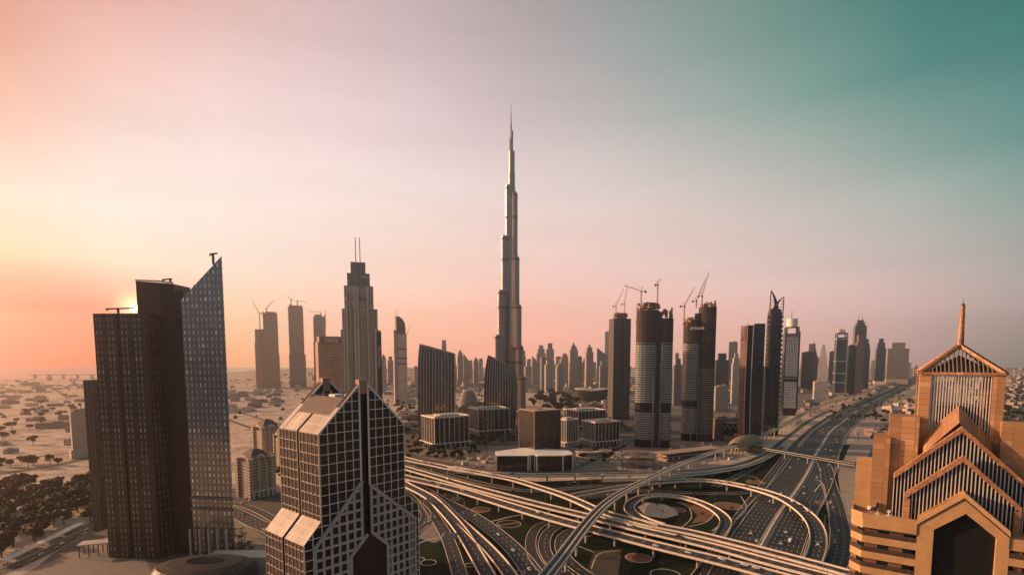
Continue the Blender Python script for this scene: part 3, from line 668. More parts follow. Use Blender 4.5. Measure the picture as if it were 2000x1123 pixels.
# ------------------------------------------------------------------ writing
def sign(text, size, mat, parent, loc, ang, name='sign_lettering', depth=0.25, vertical=False):
    """raised letters on an upright face; ang = direction of reading in plan"""
    cu = bpy.data.curves.new('lettering', 'FONT'); cu.body = text; cu.size = size; cu.extrude = depth / 2; cu.align_x = 'CENTER'; cu.align_y = 'CENTER'
    tmp = bpy.data.objects.new('lettering', cu); me = bpy.data.meshes.new_from_object(tmp); bpy.data.objects.remove(tmp)
    o = bpy.data.objects.new(name, me); COL.objects.link(o); me.materials.clear(); me.materials.append(mat)
    o.rotation_mode = 'XYZ'
    from mathutils import Matrix
    m = Matrix.Rotation(ang, 4, 'Z') @ Matrix.Rotation(pi / 2, 4, 'X')
    if vertical: m = m @ Matrix.Rotation(pi / 2, 4, 'Z')
    o.rotation_euler = m.to_euler(); o.location = loc
    if parent is not None: o.parent = parent
    return o
M['letter'] = plain('white sign letters', (0.8, 0.8, 0.78), 0.5, var=0.05)

# ------------------------------------------------------------------ gabled glass tower (front, left of centre)
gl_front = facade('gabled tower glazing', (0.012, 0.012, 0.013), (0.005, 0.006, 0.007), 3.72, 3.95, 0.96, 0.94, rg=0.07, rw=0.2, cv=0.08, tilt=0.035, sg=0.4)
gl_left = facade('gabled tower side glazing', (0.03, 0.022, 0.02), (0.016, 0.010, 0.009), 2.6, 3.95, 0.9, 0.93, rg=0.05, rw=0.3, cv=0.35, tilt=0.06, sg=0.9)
mull = plain('pale mullions', (0.62, 0.61, 0.60), 0.5, var=0.12, scale=0.2)
stone = plain('grey stone lattice', (0.33, 0.325, 0.32), 0.65, var=0.3, scale=0.3)
roofw = facade('roof panels', (0.62, 0.54, 0.47), (0.44, 0.38, 0.33), 1.9, 4.0, 0.86, 0.93, rg=0.55, rw=0.7, cv=0.3, tilt=0, sg=0.3)
AL = R(50); C0 = P(622, 848, 200)
FD = Frame((C0[0], C0[1]), AL); LS = Frame((C0[0], C0[1]), AL + pi / 2)      # LS: +s runs to the back along the left side; its n points to the right
W_, D_ = 40.5, 30.5
ZE = FD.pick(622, 848)[1]; ZR = ZE + 19.5
ZS = FD.pick(624, 1020)[1]; EX = 7.5                                        # shoulders: top and how far they stick out
dus = thing('gabled_tower', 'dark glass office tower with twin gabled roof, pale grid and sloped shoulder panels', 'office tower', (0, 0, 0))
def quad3(mb, F, pts, m=0, uv=None): mb.face([F.w(*p) for p in pts], m, uv)
SLOT = (18.4, 22.1)
half_l = [(0, 0), (SLOT[0], 0), (SLOT[0], ZR - 1.2), (0, ZE)]; half_r = [(SLOT[1], 0), (W_, 0), (W_, ZE), (SLOT[1], ZR - 1.2)]
sh_l = [(-EX, 0), (0, 0), (0, ZS), (-EX, ZS - EX * 1.02)]; sh_r = [(W_, 0), (W_ + EX, 0), (W_ + EX, ZS - EX * 1.02 + 4), (W_, ZS + 4)]
b = MB()
for poly in (half_l, half_r): FD.slab(b, poly, -3.2, 0)                      # front gable block
for poly in (half_l, half_r): FD.slab(b, poly, -D_, -D_ + 3.2)                # back gable block
body = b.build('gable_wall', gl_front, dus)
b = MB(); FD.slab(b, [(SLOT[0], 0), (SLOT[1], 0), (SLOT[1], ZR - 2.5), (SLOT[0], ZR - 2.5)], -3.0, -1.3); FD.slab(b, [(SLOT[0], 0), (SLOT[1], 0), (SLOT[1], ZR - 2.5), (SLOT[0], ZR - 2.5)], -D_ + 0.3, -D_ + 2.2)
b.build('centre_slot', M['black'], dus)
# side walls between the gables
b = MB(); mid = D_ / 2
for a_, c_ in ((3.2, mid - 0.9), (mid + 0.9, D_ - 3.2)):
    FD.slab(b, [(0, 0), (W_, 0), (W_, ZE), (0, ZE)], -c_, -a_)
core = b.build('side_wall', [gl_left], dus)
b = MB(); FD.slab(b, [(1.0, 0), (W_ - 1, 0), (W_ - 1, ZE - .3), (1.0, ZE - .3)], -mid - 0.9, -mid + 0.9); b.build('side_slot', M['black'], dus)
# left ends of the gable blocks get the side glazing as a thin skin
b = MB()
for a_, c_ in ((0.0, 3.2), (D_ - 3.2, D_)):
    b.face([FD.w(-0.02, -c_, 0), FD.w(-0.02, -a_, 0), FD.w(-0.02, -a_, ZE), FD.w(-0.02, -c_, ZE)])
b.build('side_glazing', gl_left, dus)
# shoulders
for k_, sh in enumerate((sh_l, sh_r)):
    b = MB()
    for a_, c_ in ((0, mid - 0.9), (mid + 0.9, D_)): FD.slab(b, sh, -c_, -a_ - 0.01, 0, 1)
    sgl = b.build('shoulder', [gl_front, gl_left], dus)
    b = MB(); top = sorted(sh, key=lambda p: -p[1])[:2]; top.sort(key=lambda p: -p[1]); hi, lo = top
    for a_, c_ in ((0, mid - 0.9), (mid + 0.9, D_)):
        pts = [FD.w(hi[0], -a_, hi[1] + .25), FD.w(hi[0], -c_, hi[1] + .25), FD.w(lo[0], -c_, lo[1] + .25), FD.w(lo[0], -a_, lo[1] + .25)]
        low = [(p[0], p[1], p[2] - 0.4) for p in pts]
        b.face(pts if k_ == 1 else pts[::-1], 0, [(0, 0), (D_ / 2, 0), (D_ / 2, 10.6), (0, 10.6)][::1 if k_ == 1 else -1])
        for i in range(4): j = (i + 1) % 4; b.face([pts[i], low[i], low[j], pts[j]])
    b.build('sloped_panel', roofw, sgl)
# mullion grid on the front
b = MB(); PITCH = SLOT[0] / 5
lat_l = [FD.pick(712, 938), FD.pick(612, 1074), (FD.pick(612, 1074)[0], 0), (SLOT[0], 0), (SLOT[0], FD.pick(712, 938)[1])]
lat_l[0] = (SLOT[0], FD.pick(712, 938)[1]); lat_l = [lat_l[0], lat_l[1], lat_l[2], (SLOT[0], 0)]
zr_top = FD.pick(728, 945)[1]; rr = FD.pick(811, 1012)
lat_r = [(SLOT[1], zr_top), (SLOT[1], 0), (rr[0], 0), rr]
def inside_gaps(iv, cut):
    out = []
    for a_, c_ in iv:
        segs = [(a_, c_)]
        for x0, x1 in cut:
            segs = [q for s_, e_ in segs for q in ((s_, min(e_, x0)), (max(s_, x1), e_)) if q[1] - q[0] > 0.05]
        out += segs
    return out
ks = [0.12] + [PITCH * i for i in range(1, 5)] + [SLOT[0] - 0.2, SLOT[1] + 0.2] + [SLOT[1] + PITCH * i for i in range(1, 5)] + [W_ - 0.12]
for s_ in ks:
    poly = half_l if s_ < 20 else half_r; lat = lat_l if s_ < 20 else lat_r
    wd = 0.27 if abs(s_ - 20.25) > 3 else 0.8
    for z0, z1 in inside_gaps(cuts(poly, 0, s_), cuts(lat, 0, s_)): FD.bar(b, (s_, z0), (s_, z1), wd, -0.02, 0.22)
z_ = ZE - 0.2
rows = [ZE - 0.2 + 3.95 * i for i in range(0, 5)] + [ZE - 0.2 - 3.95 * i for i in range(1, 32)]
for z_ in rows:
    for poly, lat in ((half_l, lat_l), (half_r, lat_r)):
        for s0, s1 in inside_gaps(cuts(poly, 1, z_), cuts(lat, 1, z_)): FD.bar(b, (s0, z_), (s1, z_), 0.27, -0.02, 0.20)
for k_, sh in enumerate((sh_l, sh_r)):
    for z_ in rows:
        for s0, s1 in cuts(sh, 1, z_):
            for q0, q1 in inside_gaps([(s0, s1)], cuts(lat_l if k_ == 0 else lat_r, 1, z_)): FD.bar(b, (q0, z_), (q1, z_), 0.27, -0.02, 0.20)
    for s_ in ([-EX + .15, -3.72] if k_ == 0 else [W_ + EX - .15, W_ + 3.72]):
        for z0, z1 in cuts(sh, 0, s_): FD.bar(b, (s_, z0), (s_, z1), 0.34, -0.02, 0.22)
for a_, c_ in (((0, ZE), (SLOT[0], ZR - 1.2)), ((W_, ZE), (SLOT[1], ZR - 1.2))): FD.bar(b, a_, c_, 0.7, -0.05, 0.3)
b.build('mullion_grid', mull, dus)
# heavy stone lattice of the lower front, with the black arch between
b = MB()
arch = [FD.pick(717, 1042), FD.pick(684, 1086), (FD.pick(684, 1086)[0], 0), (FD.pick(756, 1061)[0], 0), FD.pick(756, 1061), FD.pick(727, 1040)]
T1 = 0.75
def lat_ok(s_): return cuts(arch, 0, s_)
for lat in (lat_l, lat_r):
    lo_, hi_ = min(p[0] for p in lat), max(p[0] for p in lat); n = int(round((hi_ - lo_) / PITCH * 1.0))
    for i in range(n + 1):
        s_ = lo_ + 0.5 + (hi_ - lo_ - 1.0) * i / n
        for z0, z1 in inside_gaps(cuts(lat, 0, s_), cuts(arch, 0, s_)): FD.bar(b, (s_, z0), (s_, z1), 1.0, 0, T1)
    for z_ in rows:
        for s0, s1 in inside_gaps(cuts(lat, 1, z_ - 1), cuts(arch, 1, z_ - 1)): FD.bar(b, (s0, z_ - 1), (s1, z_ - 1), 1.0, 0, T1 - 0.04)
for a_, c_ in ((lat_l[0], lat_l[1]), (lat_r[3], lat_r[0]), (arch[0], arch[1]), (arch[1], arch[2]), (arch[3], arch[4]), (arch[4], arch[5])):
    FD.bar(b, a_, c_, 1.3, -0.02, T1 + 0.12)
b.build('stone_lattice', stone, dus)
b = MB(); FD.slab(b, arch, 0.02, 0.3); b.build('arch_glass', M['black'], dus)
# side mullions (pale lines)
b = MB()
for a_, c_ in ((0, mid - 0.9), (mid + 0.9, D_)):
    n = 5
    for i in range(n + 1):
        s_ = a_ + (c_ - a_) * i / n; s_ = min(max(s_, a_ + .1), c_ - .1)
        LS.bar(b, (s_, ZS - 2), (s_, ZE), 0.22 if 0 < i < n else 0.4, -0.22, -0.02 + 0.04)
    for z_ in rows:
        if ZS - 3 < z_ < ZE: LS.bar(b, (a_, z_), (c_, z_), 0.26, -0.2, 0.01)
LX = Frame(FD.w(-EX, 0, 0)[:2], AL + pi / 2)
for a_, c_ in ((0, mid - 0.9), (mid + 0.9, D_)):
    for i in range(6):
        s_ = min(max(a_ + (c_ - a_) * i / 5, a_ + .1), c_ - .1); LX.bar(b, (s_, 0), (s_, ZS - EX * 1.02), 0.22, -0.2, 0.01)
    for z_ in rows:
        if z_ < ZS - EX * 1.02 - 0.5: LX.bar(b, (a_, z_), (c_, z_), 0.24, -0.18, 0.008)
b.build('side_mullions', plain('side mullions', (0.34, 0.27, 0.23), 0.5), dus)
# roof: rakes, lower panels, louvres, open well with the lift house
slope = (ZR - ZE) / (SLOT[0] + 1.85)
rz = lambda s_: ZE + slope * min(s_, W_ - s_)
def roofpatch(mb, s0, s1, t0, t1, dz=0.3, m=0):
    pts = [FD.w(s0, -t0, rz(s0) + dz), FD.w(s1, -t0, rz(s1) + dz), FD.w(s1, -t1, rz(s1) + dz), FD.w(s0, -t1, rz(s0) + dz)]
    low = [(p[0], p[1], p[2] - 0.5) for p in pts]
    L = abs(s1 - s0) * 1.4; mb.face(pts, m, [(t0, 0), (t0, L), (t1, L), (t1, 0)])
    for i in range(4): j = (i + 1) % 4; mb.face([pts[j], low[j], low[i], pts[i]], m)
b = MB()
for t0, t1 in ((-0.15, 3.2), (D_ - 3.2, D_)):
    roofpatch(b, 0, SLOT[0], t0, t1); roofpatch(b, SLOT[1], W_, t0, t1)
for t0, t1 in ((3.2, mid - 0.9), (mid + 0.9, D_ - 3.2)): roofpatch(b, 0, 6.6, t0, t1); roofpatch(b, W_ - 6.6, W_, t0, t1)
b.build('roof_panel', roofw, dus)
b = MB(); n = 17; lou = []
for i in range(n):
    t0 = 3.3 + (D_ - 6.6) * i / n
    pts = [(6.6, t0), (13.4, t0)]
    A = FD.w(6.6, -t0, rz(6.6) - 0.15); B_ = FD.w(13.4, -t0, rz(13.4) - 0.15); b.beam(A, B_, 0.75, 0.9)
b.build('louvre_roof', plain('brown louvres', (0.25, 0.20, 0.175), 0.5, var=0.3), dus)
b = MB(); roofpatch(b, 6.6, 13.4, 3.2, D_ - 3.2, -0.9); FD.slab(b, [(13.4, ZE), (W_ - 6.6, ZE), (W_ - 6.6, ZE + 0.5), (13.4, ZE + 0.5)], -D_ + 3.3, -3.3); b.build('roof_well', M['dark'], dus)
b = MB(); FD.slab(b, [(15, ZE + .5), (19, ZE + .5), (19, rz(15.5) - 1.2), (15, rz(15.5) - 1.2)], -17, -12.5); FD.slab(b, [(21, ZE + .5), (24, ZE + .5), (24, rz(14.5)), (21, rz(14.5))], -15, -11); b.build('lift_house', M['white'], dus)
for t_ in (-0.2, -D_ + 3.1):
    b = MB(); FD.slab(b, [(SLOT[0] + .1, ZR - 5.2), (SLOT[1] - .1, ZR - 5.2), (SLOT[1] - .1, ZR + 0.6), (SLOT[0] + .1, ZR + 0.6)], t_ - 2.6, t_); b.build('ridge_block', plain('bronze ridge cladding', (0.30, 0.17, 0.11), 0.45), dus)
b = MB(); b.beam(FD.w(11.5, -(D_ - 3.0), rz(12) + 1.5), FD.w(22.5, -12, rz(15) - .3), 0.5); b.beam(FD.w(22.5, -12, rz(15) - .3), FD.w(27, -6, rz(14)), 0.6); b.build('gantry_rail', M['grey'], dus)
b = MB()                                                         # back gable: pale edges seen through the well
for a_, c_ in (((13, ZE + 1), (13 + (ZR - ZE - 5), ZR - 3)), ((W_, ZE), (SLOT[1], ZR - 1.0))):
    F2 = Frame(FD.w(0, -D_ + 3.3, 0)[:2], AL); F2.bar(b, (0, ZE), (SLOT[0], ZR - 1.3), 0.7, -0.1, 0.25); F2.bar(b, (W_, ZE), (SLOT[1], ZR - 1.3), 0.7, -0.1, 0.25)
    for s_ in (SLOT[0], SLOT[1]): F2.bar(b, (s_, ZE), (s_, ZR - 5), 0.6, -0.1, 0.25)
    break
b.build('gable_trim', mull, dus)

# ------------------------------------------------------------------ dark mirrored towers at the left
twA = facade('dark panels with paired slit windows', (0.014, 0.013, 0.013), (0.15, 0.135, 0.13), 9.3, 4.75, 0.115, 0.62, rg=0.15, rw=0.16, cv=0.9, tilt=0.05, sg=0.45, pair=0.165, uoff=1.0)
twA2 = facade('dark curved glass', (0.016, 0.015, 0.015), (0.12, 0.11, 0.105), 3.3, 4.75, 0.30, 0.60, rg=0.15, rw=0.16, cv=0.9, tilt=0.05, sg=0.45)
twB = facade('bronze glass core', (0.012, 0.010, 0.010), (0.014, 0.011, 0.011), 2.5, 4.75, 0.94, 0.94, rg=0.3, rw=0.35, cv=0.05, tilt=0.02, sg=0.25)
twC = facade('mirrored blade glass', (0.20, 0.205, 0.21), (0.40, 0.40, 0.39), 3.5, 4.75, 0.42, 0.56, rg=0.12, rw=0.14, cv=0.9, tilt=0.03, sg=0.8, mw=0.85, mg=0.6)
tw = thing('mirrored_tower', 'tall dark mirrored tower group with a slanted blade and a lower flat-topped wing', 'skyscraper')
YA = 390.0
zA = Zat(612, YA); xl, xm0, xm1, xr = Xat(178, 612, YA), Xat(226, 612, YA), Xat(230.5, 612, YA), Xat(284, 612, YA)
b = MB()
b.prism([(xl, YA + 1.5), (xm0, YA), (xm0, YA + 26), (xl + 2, YA + 26)], 0, zA); b.prism([(xm1, YA), (xr, YA), (xr, YA + 26), (xm1, YA + 26)], 0, zA)
b.build('wing', twA, tw)
b = MB(); b.prism([(xm0, YA + 1.5), (xm1, YA + 1.5), (xm1, YA + 20), (xm0, YA + 20)], 0, zA - 2.5); b.build('wing_slot', M['black'], tw)
b = MB(); rings = []                                              # curved sail wall that widens downward
for py, px in ((612, 285), (640, 293), (670, 300), (705, 307), (760, 314), (830, 320), (920, 327), (1010, 334), (1120, 342)):
    z = max(Zat(py, YA + 6), 0) if py < 1100 else 0.0; x1 = Xat(px, py, YA + 9)
    rings.append([(xr - 2, YA + 0.02, z), (xr, YA + 0.02, z), (max(x1, xr + .05), YA + 9, z), (max(x1, xr + .05), YA + 24, z), (xr - 2, YA + 24, z)])
rings.reverse(); rings[-1] = [(p[0], p[1], zA) for p in rings[-1]]; b.loft(rings); b.build('curved_wall', twA2, tw)
b = MB(); Y2 = YA + 12; b.prism([(Xat(288, 700, Y2), Y2), (Xat(362, 700, Y2), Y2), (Xat(362, 700, Y2), Y2 + 14), (Xat(288, 700, Y2), Y2 + 14)], 0, Zat(648, Y2)); b.build('lower_core', twB, tw)
Y3 = YA + 22; b = MB(); zc0, zc1 = Zat(549, Y3), Zat(555, Y3); xa_, xb_, xc_ = Xat(268, 600, Y3), Xat(315, 600, Y3 - 3), Xat(343, 600, Y3)
poly = [(xa_, Y3), (xb_, Y3 - 3), (xc_, Y3 - 1), (xc_, Y3 + 20), (xa_ + 1, Y3 + 20)]
b.prism(poly, 0, lambda p: zc0 + (zc1 - zc0) * (p[0] - xa_) / (xc_ - xa_)); b.prism([(xc_ + .02, Y3 - 1), (Xat(360, 600, Y3), Y3 - 1), (Xat(360, 600, Y3), Y3 + 20), (xc_ + .02, Y3 + 20)], 0, Zat(568, Y3)); b.build('core', twB, tw)
b = MB(); b.beam((xa_, Y3 - .3, zc0 + .6), (xb_, Y3 - 3.3, (zc0 + zc1) / 2 + .6), 0.25, 1.2); b.beam((xb_, Y3 - 3.3, (zc0 + zc1) / 2 + .6), (xc_, Y3 - 1.3, zc1 + .6), 0.25, 1.2); b.build('roof_railing', plain('glass balustrade', (0.5, 0.4, 0.3), 0.2), tw)
YB = YA - 4; xL, xR = Xat(354, 600, YB + 4), Xat(437.5, 600, YB)
zl, zr_ = Zat(586, YB + 4), Zat(500, YB); b = MB()
kq = (YB + 15) / YB; poly = [(xL, YB + 4), (xR, YB), (xR * kq, YB + 15), (xL + 3, YB + 17)]
b.prism(poly, 0, lambda p: zl + (zr_ - zl) * min(1, max(0, (p[0] - xL) / (xR - xL)))); b.build('blade', twC, tw)
b = MB(); b.prism([(xL + .5, YB + 19.2), (Xat(385, 560, YB + 22), YB + 19.2), (Xat(385, 560, YB + 22), YB + 25), (xL + .5, YB + 25)], 0, Zat(557, YB + 20)); b.build('rear_fin', twC, tw)
b = MB()
for px in (373, 392, 410, 428, 446): x = Xat(px, 1020, YB + 2); b.cyl((x, YB - 1.5 + (xR - x) * 0.05), 0.8, 0, 24, 10)
b.build('entrance_columns', M['concrete'], tw)
b = MB()
for z_ in (38, 46): b.box(((xL + xR) / 2, YB + 1.2, z_), (xR - xL, 2.2, 1.6), -0.12)
for i in range(9): x = xL + (xR - xL) * (i + .5) / 9; b.box((x, YB + 1.4 + (xR - x) * .12 - .3, 39), (1.6, 1.2, 7))
b.build('facade_band', plain('stone band', (0.16, 0.13, 0.115), 0.7), tw)
YD = YA + 22; b = MB(); zd = Zat(742, YD); b.prism([(Xat(166, 800, YD), YD), (Xat(183, 800, YD), YD), (Xat(183, 800, YD), YD + 18), (Xat(166, 800, YD), YD + 18)], 14, zd); b.build('annex', facade('annex panels', (0.05, 0.04, 0.034), (0.02, 0.018, 0.018), 3.0, 4.0, 0.4, 0.7, rg=0.2, rw=0.4), tw)
def roof_gantry(label, px, py, Y, arm, h):
    x, y, z = P(px, py, Y); t = thing('roof_gantry', label, 'roof gantry', (x, y, z))
    b = MB(); b.box((0, 0, 0), (1.2, 1.2, h)); b.build('mast', M['dark'], t)
    b = MB(); b.beam((-arm[0], 0, h), (arm[1], 0, h + .6), 0.7, 1.0); b.box((-arm[0] + .3, 0, h - 1.2), (1.2, .8, 1.2)); b.build('arm', M['dark'], t)
    return t
roof_gantry('dark window-cleaning gantry standing on the lower flat roof of the mirrored towers', 231, 612, YA + 6, (8.5, 11.5), 3.2)
roof_gantry('small gantry perched at the top of the slanted mirrored blade', 417, 517, YB + 10, (2.2, 3.2), 7.5)
roof_gantry('small gantry on the top roof of the bronze core of the mirrored towers', 333, 552, Y3 + 6, (6, 1.2), 2.2)
# podium: glazed oval hall and canopy at its foot
hall = thing('oval_hall', 'low oval glazed hall with a dark opening at the foot of the mirrored towers', 'hall', G(400, 1100, 12) + (0,))
b = MB(); e_ = lambda a, c, z, n=36: [(a * cos(2 * pi * i / n), c * sin(2 * pi * i / n), z) for i in range(n)]
b.loft([e_(34, 22, 0), e_(34, 22, 9), e_(31, 19.5, 11.5), e_(24, 14, 13.3), e_(13, 7, 14.2)]); b.build('glazed_roof', facade('hall roof', (0.035, 0.035, 0.035), (0.035, 0.038, 0.04), 2.2, 1.2, 0.78, 0.8, rg=0.35, rw=0.8, tilt=0.02, cv=.6, sg=.2), hall)
b = MB(); b.loft([e_(12, 6.4, 14.1), e_(12, 6.4, 14.5)]); b.build('roof_light', M['black'], hall)
b = MB(); b.box((20, 24, 0), (60, 14, 10)); b.build('side_block', M['concrete'], hall)
cp = thing('entrance_canopy', 'flat-roofed entrance canopy on thin posts left of the mirrored towers', 'canopy', G(188, 1082) + (0,), 0.35)
b = MB(); b.box((0, 0, 9.2), (20, 11, 0.8)); b.build('roof', M['concrete'], cp)
for x in (-9, -3, 3, 9):
    for y in (-4.5, 4.5): b = MB(); b.cyl((x, y), .35, 0, 9.2, 8); b.build('post', M['dark'], cp)

# ------------------------------------------------------------------ orange stepped building (right edge)
om = facade('orange cladding', (0.26, 0.135, 0.065), (0.46, 0.26, 0.13), 2.6, 1.25, 0.955, 0.92, rg=0.42, rw=0.6, cv=0.35, tilt=0.012, sg=0.35)
om2 = facade('brown cladding', (0.15, 0.07, 0.038), (0.38, 0.20, 0.105), 1.35, 1.35, 0.93, 0.93, rg=0.38, rw=0.6, cv=0.35, tilt=0.012, sg=0.4)
och = plain('ochre render', (0.45, 0.27, 0.125), 0.75, var=0.34, scale=0.45)
bars = plain('pale bars', (0.62, 0.57, 0.52), 0.45, var=0.1)
OB = P(1880, 960, 104); OF = Frame((OB[0], OB[1]), -R(35))
ob = thing('stepped_tower', 'orange stepped tower with chevron gables, slatted glazing and a pyramid top at the right edge', 'tower')
pk = lambda px, py, t: OF.pick(px, py, t)
T_A, T_B, T_C, T_L = 0.0, -2.5, -5.0, -9.5       # parapet gable, 2nd, 3rd chevron plane, louvred lantern plane
def mirror_chev(px_apex, py_apex, px_l, py_l, t):
    a_ = pk(px_apex, py_apex, t); l_ = pk(px_l, py_l, t); return a_, l_, (2 * a_[0] - l_[0], l_[1])
# lower body
zt = pk(1680, 1033, -1)[1]
a3, l3, r3 = mirror_chev(1885, 962, 1793, 1013, T_A)
xl_t = pk(1684, 1040, T_A)[0]
b = MB(); span = [(l3[0], 0), (r3[0], 0), (r3[0], r3[1]), a3, (l3[0], l3[1])]
win = [pk(1887, 1003, T_A), pk(1824, 1034, T_A)]; wl = win[1]; wr = (2 * win[0][0] - wl[0], wl[1])
# gable wall built round the window opening
OF.slab(b, [(l3[0], 0), (wl[0], 0), (wl[0], wl[1]), win[0], a3, (l3[0], l3[1])], -4, T_A); OF.slab(b, [(wr[0], 0), (r3[0], 0), (r3[0], r3[1]), a3, win[0], (wr[0], wr[1])], -4, T_A)
b.build('gable_wall', och, ob)
b = MB(); OF.slab(b, [(wl[0], 0), (wr[0], 0), (wr[0], wr[1]), win[0], (wl[0], wl[1])], -2.4, -1.4); b.build('gable_window', M['black'], ob)
b = MB(); dn = 1.25
for p0, p1 in ((l3, a3), (a3, r3)): OF.bar(b, (p0[0], p0[1] - dn), (p1[0], p1[1] - dn), 0.16, 0, 0.14)
for sx__ in (l3[0] + .0, r3[0]): OF.bar(b, (sx__, l3[1] - dn), (sx__, l3[1] - dn - 2.2), 0.16, 0, 0.14)
OF.bar(b, (xl_t, l3[1] - dn - 2.2), (l3[0], l3[1] - dn - 2.2), 0.16, 0.0, 0.14)
b.build('gutter_pipe', M['dark'], ob)
# balconied lower floors, both sides of the gable
zter = l3[1] - 1.4                                              # terrace level
Wl = l3[0] - xl_t
ch = 2.2                                                        # chamfered corner
polyL = [OF.w(xl_t - ch, -ch * 1.2, 0)[:2], OF.w(xl_t, -0.02, 0)[:2], OF.w(l3[0], -0.02, 0)[:2], OF.w(l3[0], -11, 0)[:2], OF.w(xl_t - ch, -11, 0)[:2]]
polyR = [OF.w(r3[0], -0.02, 0)[:2], OF.w(r3[0] + 16, -0.02, 0)[:2], OF.w(r3[0] + 16, -11, 0)[:2], OF.w(r3[0], -11, 0)[:2]]
def inset(poly, c, k): return [(c[0] + (p[0] - c[0]) * k, c[1] + (p[1] - c[1]) * k) for p in poly]
FH = 3.45
for poly in (polyL, polyR):
    cx_, cy_ = sum(p[0] for p in poly) / len(poly), sum(p[1] for p in poly) / len(poly)
    b = MB(); b.prism(inset(poly, (cx_, cy_), 0.90), 0, zter - .4); b.build('recessed_wall', facade('recessed windows', (0.22, 0.095, 0.045), (0.014, 0.014, 0.014), 4.4, 3.45, 0.46, 0.9, rg=0.08, rw=0.6, cv=0.15), ob)
    z_ = zter
    for k in range(12):
        b = MB(); hgt = 3.1 if k == 0 else 1.55
        base = zter - 2.2 if k == 0 else zter - 2.2 - FH * k + 0.35
        b.prism(poly, base, base + (2.2 if k == 0 else 1.5), 0); b.build('balcony_band', och, ob)
        if k:
            q = MB(); ip = inset(poly, (cx_, cy_), 0.995)
            for a_, c_ in zip(ip, ip[1:]): q.beam((a_[0], a_[1], base + 2.1), (c_[0], c_[1], base + 2.1), 0.07, 0.9)
            q.build('balcony_railing', facade('mesh railing', (0.03, 0.025, 0.022), (0.10, 0.06, 0.04), 0.35, 0.3, 0.6, 0.6, tilt=0, cv=0), ob)
# terrace parapet left
b = MB()
pw = [OF.w(xl_t - ch, -10.5, 0), OF.w(xl_t - ch, -ch * 1.2, 0), OF.w(xl_t, -.2, 0), OF.w(l3[0], -.2, 0)]
for a_, c_ in zip(pw, pw[1:]): b.beam((a_[0], a_[1], zter + .55), (c_[0], c_[1], zter + .55), 0.35, 1.1)
b.build('terrace_parapet', och, ob)
b = MB(); b.prism(inset(polyL, (sum(p[0] for p in polyL) / 5, sum(p[1] for p in polyL) / 5), .97), zter - .4, zter + .03); b.build('terrace_floor', facade('terrace tiles', (0.30, 0.25, 0.22), (0.40, 0.33, 0.28), 0.8, 0.8, .94, .94, tilt=0), ob)
# stacked chevrons with slatted glazing behind
def chevron(apex, left, leg_py, t, wbar, name, zlow):
    a_, l_, r_ = mirror_chev(apex[0], apex[1], left[0], left[1], t)
    dep = 1.6
    b = MB()
    # beam: front face + sloped top face (deep)
    dz = wbar * 1.15
    for p0, p1 in ((l_, a_), (a_, r_)):
        poly = [p0, p1, (p1[0], p1[1] - dz), (p0[0], p0[1] - dz)]; OF.slab(b, poly, t - dep, t + .25)
    b.build(name, om2, ob)
    g_ = MB(); OF.slab(g_, [(l_[0] + .1, zlow), (r_[0] - .1, zlow), (r_[0] - .1, r_[1] - .3), (a_[0], a_[1] - .3), (l_[0] + .1, l_[1] - .3)], t - dep, t - .75); g_.build('slatted_glazing', M['glassdark'], ob)
    s_ = MB(); n = int((r_[0] - l_[0]) / 0.62)
    for i in range(n + 1):
        x = l_[0] + .2 + (r_[0] - l_[0] - .4) * i / n; zt_ = l_[1] + (a_[1] - l_[1]) * (1 - abs(x - a_[0]) / (a_[0] - l_[0])) - dz
        OF.bar(s_, (x, zlow), (x, zt_ + .05), 0.17, t - .7, t - .25)
    s_.build('slats', bars, ob)
    return a_, l_, r_
c3 = chevron((1880, 833), (1745, 925), 0, T_C, 1.0, 'chevron_beam', zter)
c2 = chevron((1882, 890), (1766, 964), 0, T_B, 1.0, 'chevron_beam', zter)
b = MB(); OF.slab(b, [(c2[1][0], zter), (c2[1][0] + 1.1, zter), (c2[1][0] + 1.1, c2[1][1] - .9), (c2[1][0], c2[1][1] - .9)], T_B - 1.6, T_B + .25); b.build('chevron_leg', om2, ob); b = MB(); OF.slab(b, [(c2[2][0] - 1.1, zter), (c2[2][0], zter), (c2[2][0], c2[2][1] - .9), (c2[2][0] - 1.1, c2[2][1] - .9)], T_B - 1.6, T_B + .25); b.build('chevron_leg', om2, ob)
# top face of the gable parapet
b = MB()
for p0, p1 in ((l3, a3), (a3, r3)): OF.slab(b, [p0, p1, (p1[0], p1[1] - 1.0), (p0[0], p0[1] - 1.0)], -4.02, 0.22)
b.build('gable_coping', plain('pale ochre coping', (0.54, 0.33, 0.16), 0.7), ob)
# brown chevron roof in front of the lantern
ar = pk(1873, 792, T_L + .6); lr = pk(1803, 852, T_L + .6); rr_ = (2 * ar[0] - lr[0], lr[1])
b = MB()
for p0, p1 in ((lr, ar), (ar, rr_)):
    top0, top1 = OF.w(p0[0], T_L + .5, p0[1]), OF.w(p1[0], T_L + .5, p1[1]); dn0, dn1 = OF.w(p0[0], T_C - 1.4, p0[1] - 3.4), OF.w(p1[0], T_C - 1.4, p1[1] - 3.4)
    b.face([dn0, dn1, top1, top0], 0, [(0, 0), (10, 0), (10, 6), (0, 6)]); 
    OF.slab(b, [p0, p1, (p1[0], zter), (p0[0], zter)], T_L - .2, T_L + .45)
b.build('chevron_roof', om2, ob)
